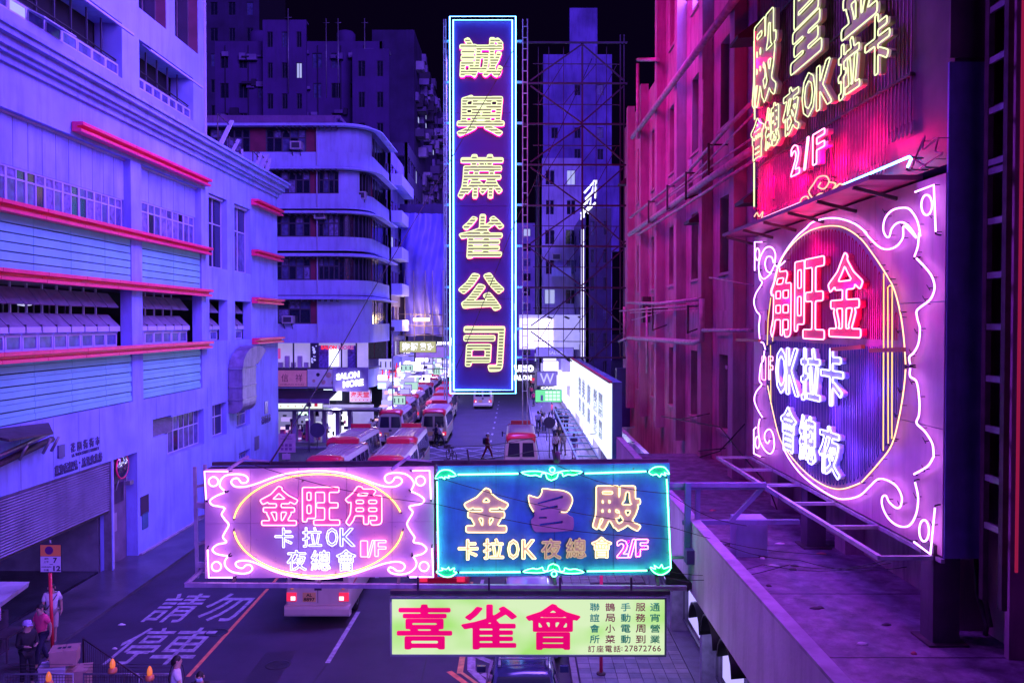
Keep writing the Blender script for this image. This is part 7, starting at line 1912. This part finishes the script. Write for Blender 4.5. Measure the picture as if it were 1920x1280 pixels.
    hair.rings(rg); hm = hair.mesh('hair')
    shoes = []
    for s_ in 'lr':
        a = Vector(J[s_ + 'a']); mb = MB(); rg = []
        for (yy, w, h) in ((.07, .03, .05), (.04, .045, .09), (-.04, .048, .08), (-.12, .05, .055), (-.17, .03, .035)):
            rg.append([(a.x + w * math.cos(q), a.y + yy, max(0.0, .04 + h * .8 * math.sin(q)) if math.sin(q) > 0 else 0.0 + .003 * q) for q in [j * math.pi / 4 for j in range(8)]])
        mb.rings(rg); shoes.append(mb.mesh('shoe'))
    BODY[kind] = (body, shirt, jacket, tro, sho, hm, shoes)
    return BODY[kind]
cloth = {n: mat(n, c, .8, var=.15, scale=9) for n, c in {'white_cotton': (.66, .66, .7), 'pink_cotton': (.75, .07, .20), 'black_cloth': (.015, .014, .02), 'navy_cloth': (.03, .03, .08), 'blue_denim': (.06, .08, .2), 'maroon_cloth': (.22, .02, .05), 'grey_cloth': (.2, .2, .25), 'beige_cloth': (.4, .34, .32), 'lilac_cloth': (.4, .34, .6), 'red_cloth': (.5, .03, .05)}.items()}
def om(o, m_):
    while len(o.data.materials) < 1: o.data.materials.append(None)
    o.material_slots[0].link = 'OBJECT'; o.material_slots[0].material = m_
def person(label, x, y, face, kind='walk', top='white_cotton', legs='black_cloth', h=1.7, coat=False, shorts=False, z=0.0, bag=None, strap=None, cap=None, mask=False, hairc=True, detail=True, group=None):
    bm = body_meshes(kind)
    t = thing('person', label, 'person', loc=(x, y, z), rz=face, group=group); t.scale = (h / 1.7,) * 3
    om(link('body', bm[0], t), skin_m)
    om(link('jacket' if coat else 'shirt', bm[2] if coat else bm[1], t), cloth[top])
    om(link('shorts' if shorts else 'trousers', bm[4] if shorts else bm[3], t), cloth[legs])
    if hairc: om(link('hair', bm[5], t), hair_m)
    for s in bm[6]: om(link('shoe', s, t), cloth['grey_cloth'] if shorts else hair_m)
    if detail:
        for sg in (-1, 1): part('eye', MB().box(sg * .032 - .012, sg * .032 + .012, -.118, -.112, 1.585, 1.597), hair_m, t)
        part('mouth', MB().box(-.022, .022, -.113, -.108, 1.525, 1.532), cloth['maroon_cloth'], t)
        for sg in (-1, 1): part('ear', MB().box(sg * .092 - .012, sg * .092 + .012, -.045, -.005, 1.55, 1.605), skin_m, t)
    if strap: part('bag_strap', MB().tube([(.15, -.13, 1.40), (.0, -.185, 1.18), (-.17, -.10, .92), (-.17, .09, .92), (0, .165, 1.2), (.14, .1, 1.42), (.15, -.05, 1.46)], .012, 5, True), hair_m, t)
    if bag: part('backpack', MB().rings([[(a * .15 * q, yy, 1.2 + b * .22 * q) for a, b in ((-1, -1), (1, -1), (1.1, 0), (.9, 1), (-.9, 1), (-1.1, 0))] for yy, q in ((.13, .95), (.2, 1), (.3, .8))]), cloth[bag], t)
    if cap: part('cap', MB().rings([[(r_ * math.cos(a), -.02 + r_ * math.sin(a), z_) for a in [j * math.pi / 7 for j in range(14)]] for r_, z_ in ((.108, 1.60), (.112, 1.64), (.09, 1.70), (.03, 1.72))]).box(-.07, .07, -.20, -.10, 1.60, 1.615), cloth[cap], t)
    if mask: part('face_mask', MB().rings([[(-.07, -.10, 1.50), (.07, -.10, 1.50), (.075, -.10, 1.57), (-.075, -.10, 1.57)], [(-.04, -.135, 1.51), (.04, -.135, 1.51), (.045, -.14, 1.56), (-.045, -.14, 1.56)]], smooth=False), mat('blue_face_mask', (.4, .6, .8), .7), t)
    return t
def pg(px, py, z=0.0): return ground(px, py, z)
# near figures on the left
def PH(px, pyh, h=1.7):
    r = ray(px, pyh); t_ = (h - EYE.z) / r.z; return (EYE + r * t_).x, (EYE + r * t_).y
x, y = PH(97, 1093); person('man in white T-shirt with dark red trim and cross strap behind the red sign pole', x, y, .35, 'walk', 'white_cotton', 'beige_cloth', shorts=True, strap=True)
x, y = PH(77, 1131); person('man in a bright pink polo shirt walking left of the red pole', x, y, -.5, 'walk', 'pink_cotton', 'navy_cloth')
x, y = PH(50, 1164, 1.68); person('person in pale cap and black jacket with hands raised, leftmost on the pavement', x, y, .9, 'stand_hold', 'black_cloth', 'black_cloth', coat=True, cap='lilac_cloth')
x, y = PH(330, 1228); person('man in white T-shirt with a dark shoulder strap by the orange road line', x, y, 1.9, 'walk', 'white_cotton', 'blue_denim', strap=True)
x, y = PH(375, 1257, 1.6); person('dark haired person wearing a pale blue face mask at the bottom edge', x, y, .15, 'stand', 'black_cloth', 'black_cloth', h=1.6, coat=True, mask=True)
# middle distance
x, y = pg(914, 860); person('walker in maroon with a backpack crossing the box junction', x, y, 1.45, 'stride', 'maroon_cloth', 'maroon_cloth', h=1.75, bag='navy_cloth', cap='white_cotton')
x, y = pg(826, 838); person('person in white stepping out behind the parked minibus', x, y, 1.3, 'stride', 'white_cotton', 'navy_cloth')
x, y = pg(818, 836); person('person in dark clothes beside the one in white behind the minibus', x, y, 1.8, 'walk', 'navy_cloth', 'black_cloth')
for k, (px, py, f_, top, legs, lab) in enumerate(((1042, 858, 3.0, 'white_cotton', 'black_cloth', 'person in white top and black trousers on the right pavement with a shoulder bag'), (1056, 852, 3.3, 'grey_cloth', 'grey_cloth', 'person in grey right behind the one in the white top'), (1076, 860, 2.8, 'blue_denim', 'lilac_cloth', 'person in denim blue just left of the frame ladder'), (1049, 842, .2, 'black_cloth', 'black_cloth', 'person in black farther up behind the white topped one'),
        (1009, 808, 3.1, 'lilac_cloth', 'navy_cloth', 'person in lilac walking away near the far kerb of the right pavement'), (1061, 810, .1, 'navy_cloth', 'black_cloth', 'person in navy beside the foot of the white lightbox'), (1019, 790, .2, 'white_cotton', 'grey_cloth', 'small pale figure under the parking sign on the right'))):
    x, y = pg(px, py, .13); person(lab, x, y, f_, 'walk' if k % 2 else 'stand', top, legs, z=.13, strap=(k == 0), h=1.72, detail=False)
for k, (px, py, top, legs, lab) in enumerate(((610, 828, 'lilac_cloth', 'maroon_cloth', 'person in lilac by the round sign at the corner shop'), (624, 818, 'black_cloth', 'navy_cloth', 'person in black T-shirt second from the round sign'), (636, 820, 'grey_cloth', 'blue_denim', 'person in grey third from the round sign'), (643, 812, 'navy_cloth', 'navy_cloth', 'person in navy fourth from the round sign behind the red roofs'))):
    x, y = pg(px, py, .12); person(lab, x, y, .5 * k, 'stand', top, legs, z=.12, detail=False)
random.seed(11)
tops = list(cloth); 
for k in range(64):
    right = k % 3 == 0
    Y_ = random.uniform(66, 118) if not right else random.uniform(64, 120)
    X_ = random.uniform(-10.9, -10.4) - random.uniform(0, .1) if not right else random.uniform(1.9, 3.9)
    tp = random.choice(tops[:5] + ['lilac_cloth', 'grey_cloth'])
    t = person('distant passer-by in %s on the %s pavement, %s of the crowd' % (tp.replace('_', ' '), 'right' if right else 'left', nth(k)), X_ if right else X_ - .6 * (k % 2), Y_, random.uniform(0, 6.28), random.choice(('walk', 'stand')), tp, random.choice(('black_cloth', 'navy_cloth', 'blue_denim')), h=random.uniform(1.55, 1.78), z=.125, detail=False, group='distant passers-by in %s on the %s pavement' % (tp.replace('_', ' '), 'right' if right else 'left'))

# ================================================================== STREET FURNITURE
# parking restriction sign on a red pole
x, y = ground(97, 1228); fP = Fr((x, y, 0), 0)
ps = thing('parking_sign', 'orange and white parking restriction plate on a red pole by the loading bay', 'road sign', loc=(x, y, 0))
xa, xb = fP.X(71), fP.X(112); z0, z1 = fP.Z(92, 1072), fP.Z(92, 1019); zm = fP.Z(92, 1042)
part('pole_shaft', MB().tube([(.03, 0, 0), (-.02, 0, z0 - .01)], .045, 10), mat('sign_pole_red', (.8, .03, .06), .35, var=.1), ps)
part('pole_cap', MB().tube([(-.02, .02, z1), (-.02, .02, z1 + .1)], .03), steel_m, ps)
pb = part('sign_plate', MB().box(xa, xb, -.03, .0, z0, z1), mat('sign_dark_edge', (.02, .02, .05), .5), ps)
bx('orange_field', pb, mat('sign_orange', (.85, .30, .08), .5, var=.05), xa + .02, xb - .02, -.036, -.031, zm + .008, z1 - .02)
bx('white_field', pb, mat('sign_white', (.62, .62, .72), .5, var=.05), xa + .02, xb - .02, -.036, -.031, z0 + .02, zm)
part('purple_disc', MB().rings([[(-.02 + .115 * math.cos(t), y_, (zm + z1) / 2 + .115 * math.sin(t)) for t in [j * math.pi / 10 for j in range(20)]] for y_ in (-.042, -.037)], smooth=False), mat('sign_purple_disc', (.12, .02, .16), .5), pb)
bk_ = mat('sign_black_letter', (.02, .02, .05), .5, var=0); hh = zm - z0; ww = xb - xa
flat_text('sign_text', '7', bk_, pb, xa + ww * .62, xa + ww * .80, z0 + hh * .60, z0 + hh * .93, -.038, ext=.003, off=.03)
flat_text('sign_text', '12', bk_, pb, xa + ww * .62, xa + ww * .95, z0 + hh * .10, z0 + hh * .42, -.038, ext=.003, off=.03)
flat_text('sign_text', 'am', bk_, pb, xa + ww * .22, xa + ww * .40, z0 + hh * .82, z0 + hh * .91, -.038, ext=.003, off=.02)
flat_text('sign_text', '上午', bk_, pb, xa + ww * .18, xa + ww * .42, z0 + hh * .60, z0 + hh * .74, -.038, ext=.003, off=.01)
flat_text('sign_text', 'midnight', bk_, pb, xa + ww * .08, xa + ww * .54, z0 + hh * .30, z0 + hh * .40, -.038, ext=.003, off=.02)
flat_text('sign_text', '午夜', bk_, pb, xa + ww * .18, xa + ww * .42, z0 + hh * .08, z0 + hh * .22, -.038, ext=.003, off=.01)
bx('dash', pb, bk_, xa + ww * .45, xa + ww * .60, -.04, -.037, z0 + hh * .5, z0 + hh * .53)
# cardboard and foam boxes
bxm = mat('brown_carton', (.42, .26, .22), .8, var=.15, scale=4); fo = mat('white_foam_box', (.5, .48, .6), .7, var=.1)
x, y = ground(125, 1300)
for i, (dx, dy, z, w, d, h, m_, lab, rz) in enumerate(((-.28, -.15, .0, .62, .5, .42, fo, 'white foam box at the bottom of the pile by the barriers', .35), (-.25, -.12, .43, .6, .48, .34, fo, 'white foam box lying on the lower foam box', .3), (.22, .05, .0, .62, .55, .62, bxm, 'brown carton leaning in front of the foam boxes', .2), (-.02, -.02, .785, .62, .5, .36, bxm, 'brown carton with dark printed marks on top of the pile', .3))):
    t = thing('packing_box', lab, 'box', loc=(x + dx, y + dy, z), rz=rz, group='boxes piled by the barriers')
    o = part('box_shell', MB().rings([[(-w / 2 * q, -d / 2 * q, zz), (w / 2 * q, -d / 2 * q, zz), (w / 2 * q, d / 2 * q, zz), (-w / 2 * q, d / 2 * q, zz)] for zz, q in ((0, .96), (h * .75, 1), (h, 1))], smooth=False), m_, t); bevel(o, .012)
    part('lid_flap', MB().box(-w / 2 - .01, -.01, -d / 2 - .01, d / 2 + .01, h + .002, h + .02), m_, t); part('lid_flap', MB().box(.01, w / 2 + .01, -d / 2 - .01, d / 2 + .01, h + .002, h + .02), m_, t)
    if i == 3:
        for q in range(3): part('printed_mark', MB().box(-.16 + q * .11, -.08 + q * .11, -.05, .08, h + .021, h + .023), bk_, t)
# barriers with orange warning lamps
for i, (px, py, lab) in enumerate(((205, 1243, 'barrier lamp on the middle barrier right of the boxes'), (275, 1257, 'barrier lamp farthest right on the mesh barrier'), (84, 1268, 'barrier lamp at the left in front of the black jacketed person'))):
    Y_ = 20.3 - .5 * (i == 2); x = gat(px, Y_); z = 9.2 - (py - 606) * Y_ / 1600
    t = thing('warning_lamp', lab, 'warning lamp', loc=(x, Y_, z - .30), group='orange lamps on the barriers')
    part('lamp_base', MB().lathe([(.10, .0), (.11, .03), (.10, .10), (.06, .12)], (0, 0, 0), 10), mat('amber_plastic', (.75, .25, .10), .4), t)
    part('lamp_lens', MB().lathe([(.05, .12), (.065, .16), (.06, .24), (.03, .32), (.01, .34)], (0, 0, 0), 10), mat('amber_lens', (.9, .25, .05), .25, emit=(1, .25, .05), es=.5), t)
for i, (pa, pb_, lab) in enumerate(((0, 130, 'dark mesh barrier at the lower left corner before the boxes'), (150, 255, 'mesh barrier behind the middle warning lamp'), (225, 330, 'mesh barrier under the right warning lamp'))):
    Y_ = 20.4; xa, xb = gat(pa, Y_), gat(pb_, Y_); za = 9.2 - (1268 - 606) * Y_ / 1600 - .02
    t = thing('mesh_barrier', lab, 'barrier', loc=((xa + xb) / 2, Y_, 0), group='mesh barriers at the corner'); w = (xb - xa) / 2
    part('barrier_frame', MB().tube([(-w, 0, 0), (-w, 0, za), (w, 0, za), (w, 0, 0)], .025, 6), steel_m, t)
    part('barrier_rail', MB().tube([(-w, 0, .2), (w, 0, .2)], .02, 6), steel_m, t)
    mb = MB()
    for k in range(int(w * 2 / .07)): mb.box(-w + k * .07, -w + k * .07 + .008, -.004, .004, .2, za)
    for k in range(10): mb.box(-w, w, .005, .011, .25 + k * .08, .258 + k * .08)
    part('wire_mesh', mb, dsteel_m, t, 'stuff')
# long folding barrier leading from the boxes
t = thing('mesh_barrier', 'long low mesh barrier slanting from the boxes towards the road', 'barrier', loc=(0, 0, 0), group='mesh barriers at the corner')
a_, b_ = Vector((*ground(150, 1290), 0)), Vector((*ground(255, 1335), 0)); a_ = Vector((gat(150, 22), 22, 0)); b_ = Vector((gat(262, 19.6), 19.6, 0))
part('barrier_frame', MB().tube([a_, a_ + Vector((0, 0, 1.0)), b_ + Vector((0, 0, .95)), b_], .022, 6), dsteel_m, t)
mb = MB()
for k in range(26): p = a_.lerp(b_, k / 26); mb.bar(p, p + Vector((0, 0, .95)), .008)
part('wire_mesh', mb, dsteel_m, t, 'stuff')
# stall at the left edge
x, y = gat(-12, 23), 23.0
stl = thing('street_stall', 'pale roofed stall cart cut by the left edge of the picture', 'stall', loc=(x, y, 0))
zt_ = 9.2 - (1112 - 606) * 23 / 1600
part('stall_roof', MB().rings([[(-1.0, -.6, zt_ - .1), (.5, -.6, zt_ - .1), (.5, .7, zt_ + .05), (-1.0, .7, zt_ + .05)], [(-1.0, -.6, zt_ - .24), (.45, -.6, zt_ - .24), (.45, .7, zt_ - .1), (-1.0, .7, zt_ - .1)]], smooth=False), mat('pale_fibreglass', (.5, .5, .56), .4, dirt=.3), stl)
part('stall_skirt', MB().box(-1.0, .44, -.58, -.55, zt_ - .6, zt_ - .24), mat('pink_flower_panel', (.5, .3, .5), .7, var=.8, scale=9), stl)
part('stall_body', MB().box(-1.0, -.05, -.4, .6, .1, zt_ - .7), mat('dark_stall_body', (.05, .03, .06), .6, var=.4), stl)
part('stall_post', MB().tube([(-.02, -.5, 0), (-.02, -.5, zt_ - .2)], .025), steel_m, stl)
part('side_tray', MB().box(.0, .5, -.4, .4, .75, .8).box(.46, .5, -.4, -.36, 0, .75), dsteel_m, stl)
# round-headed signs seen from the back, lamp posts, temporary bus stop board
def round_sign(label, px, pyc, pyb, r_, m_=None, z=.125):
    x, y = ground(px, pyb, z); f = Fr((x, y, 0)); zc = f.Z(px, pyc)
    t = thing('round_road_sign', label, 'road sign', loc=(x, y, z))
    part('sign_disc', MB().rings([[(r_ * math.cos(a), yy, zc - z + r_ * math.sin(a)) for a in [j * math.pi / 12 for j in range(24)]] for yy in (0, .02)], smooth=False), m_ or mat('dark_sign_disc', (.06, .05, .12), .5), t)
    part('pole_shaft', MB().tube([(0, .05, 0), (0, .05, zc - z + r_)], .04, 8), steel_m, t)
    return t
round_sign('dark backed round sign on a pole by the corner shop', 595, 806, 838, .55)
round_sign('round road sign with dark back on the right pavement near the lone minibus', 1030, 792, 858, .40)
fQ = Fr((0, 60, 0))
t = thing('parking_sign', 'small parking plate high on the pole of the right round sign', 'road sign', loc=(gat(1025, 66), 66, .13))
fQ = Fr((0, 66, 0)); part('sign_plate', MB().box(-.35, .35, 0, .03, fQ.Z(1025, 772) - .13, fQ.Z(1025, 753) - .13), mat('violet_sign_plate', (.4, .34, .6), .5), t); part('pole_shaft', MB().tube([(0, .06, 0), (0, .06, fQ.Z(1025, 753) - .13)], .04), steel_m, t)
x, y = gat(536, 57), 57.0; f = Fr((x, y, 0))
t = thing('notice_board', 'pink notice board with rows of small squares at the end of the market building', 'notice board', loc=(x, y, 0))
za_, zb_ = f.Z(536, 848), f.Z(536, 813)
part('board_plate', MB().box(-.6, .6, 0, .04, za_, zb_), mat('pink_notice_plate', (.55, .36, .5), .6), t)
for i in range(3):
    for j in range(2): bx('board_mark', t, mat('purple_mark', (.25, .08, .3), .6), -.38 + i * .28, -.2 + i * .28, -.01, .0, za_ + .15 + j * .26, za_ + .32 + j * .26)
bx('board_mark', t, mat('purple_mark', (.2, .1, .3)), -.4, .4, -.01, 0, zb_ - .35, zb_ - .3); bx('board_mark', t, mat('purple_mark', (.2, .1, .3)), -.3, .3, -.01, 0, zb_ - .2, zb_ - .15)
part('small_plate', MB().box(-.3, .25, 0, .04, f.Z(536, 861), f.Z(536, 850)), mat('pink_notice_plate', (.5, .3, .5)), t)
part('post', MB().tube([(0, .08, 0), (0, .08, zb_ + .1)], .06), steel_m, t)
for i, (px, Y_, pyt, lab) in enumerate(((579, 61, 762, 'thin pole with a small box head in front of the corner shop'), (736, 66, 620, 'tall thin street lamp pole on the left kerb beyond the crossing'), (838, 70, 100, 'tall slim mast rising behind the left ladder of the vertical sign'))):
    x = gat(px, Y_); f = Fr((x, Y_, 0)); t = thing('street_pole', lab, 'pole', loc=(x, Y_, 0.0))
    part('pole_shaft', MB().tube([(0, 0, 0), (0, 0, f.Z(px, pyt))], .06, 8), steel_m, t); part('pole_head', MB().box(-.15, .15, -.1, .1, f.Z(px, pyt), f.Z(px, pyt) + .3), dsteel_m, t)
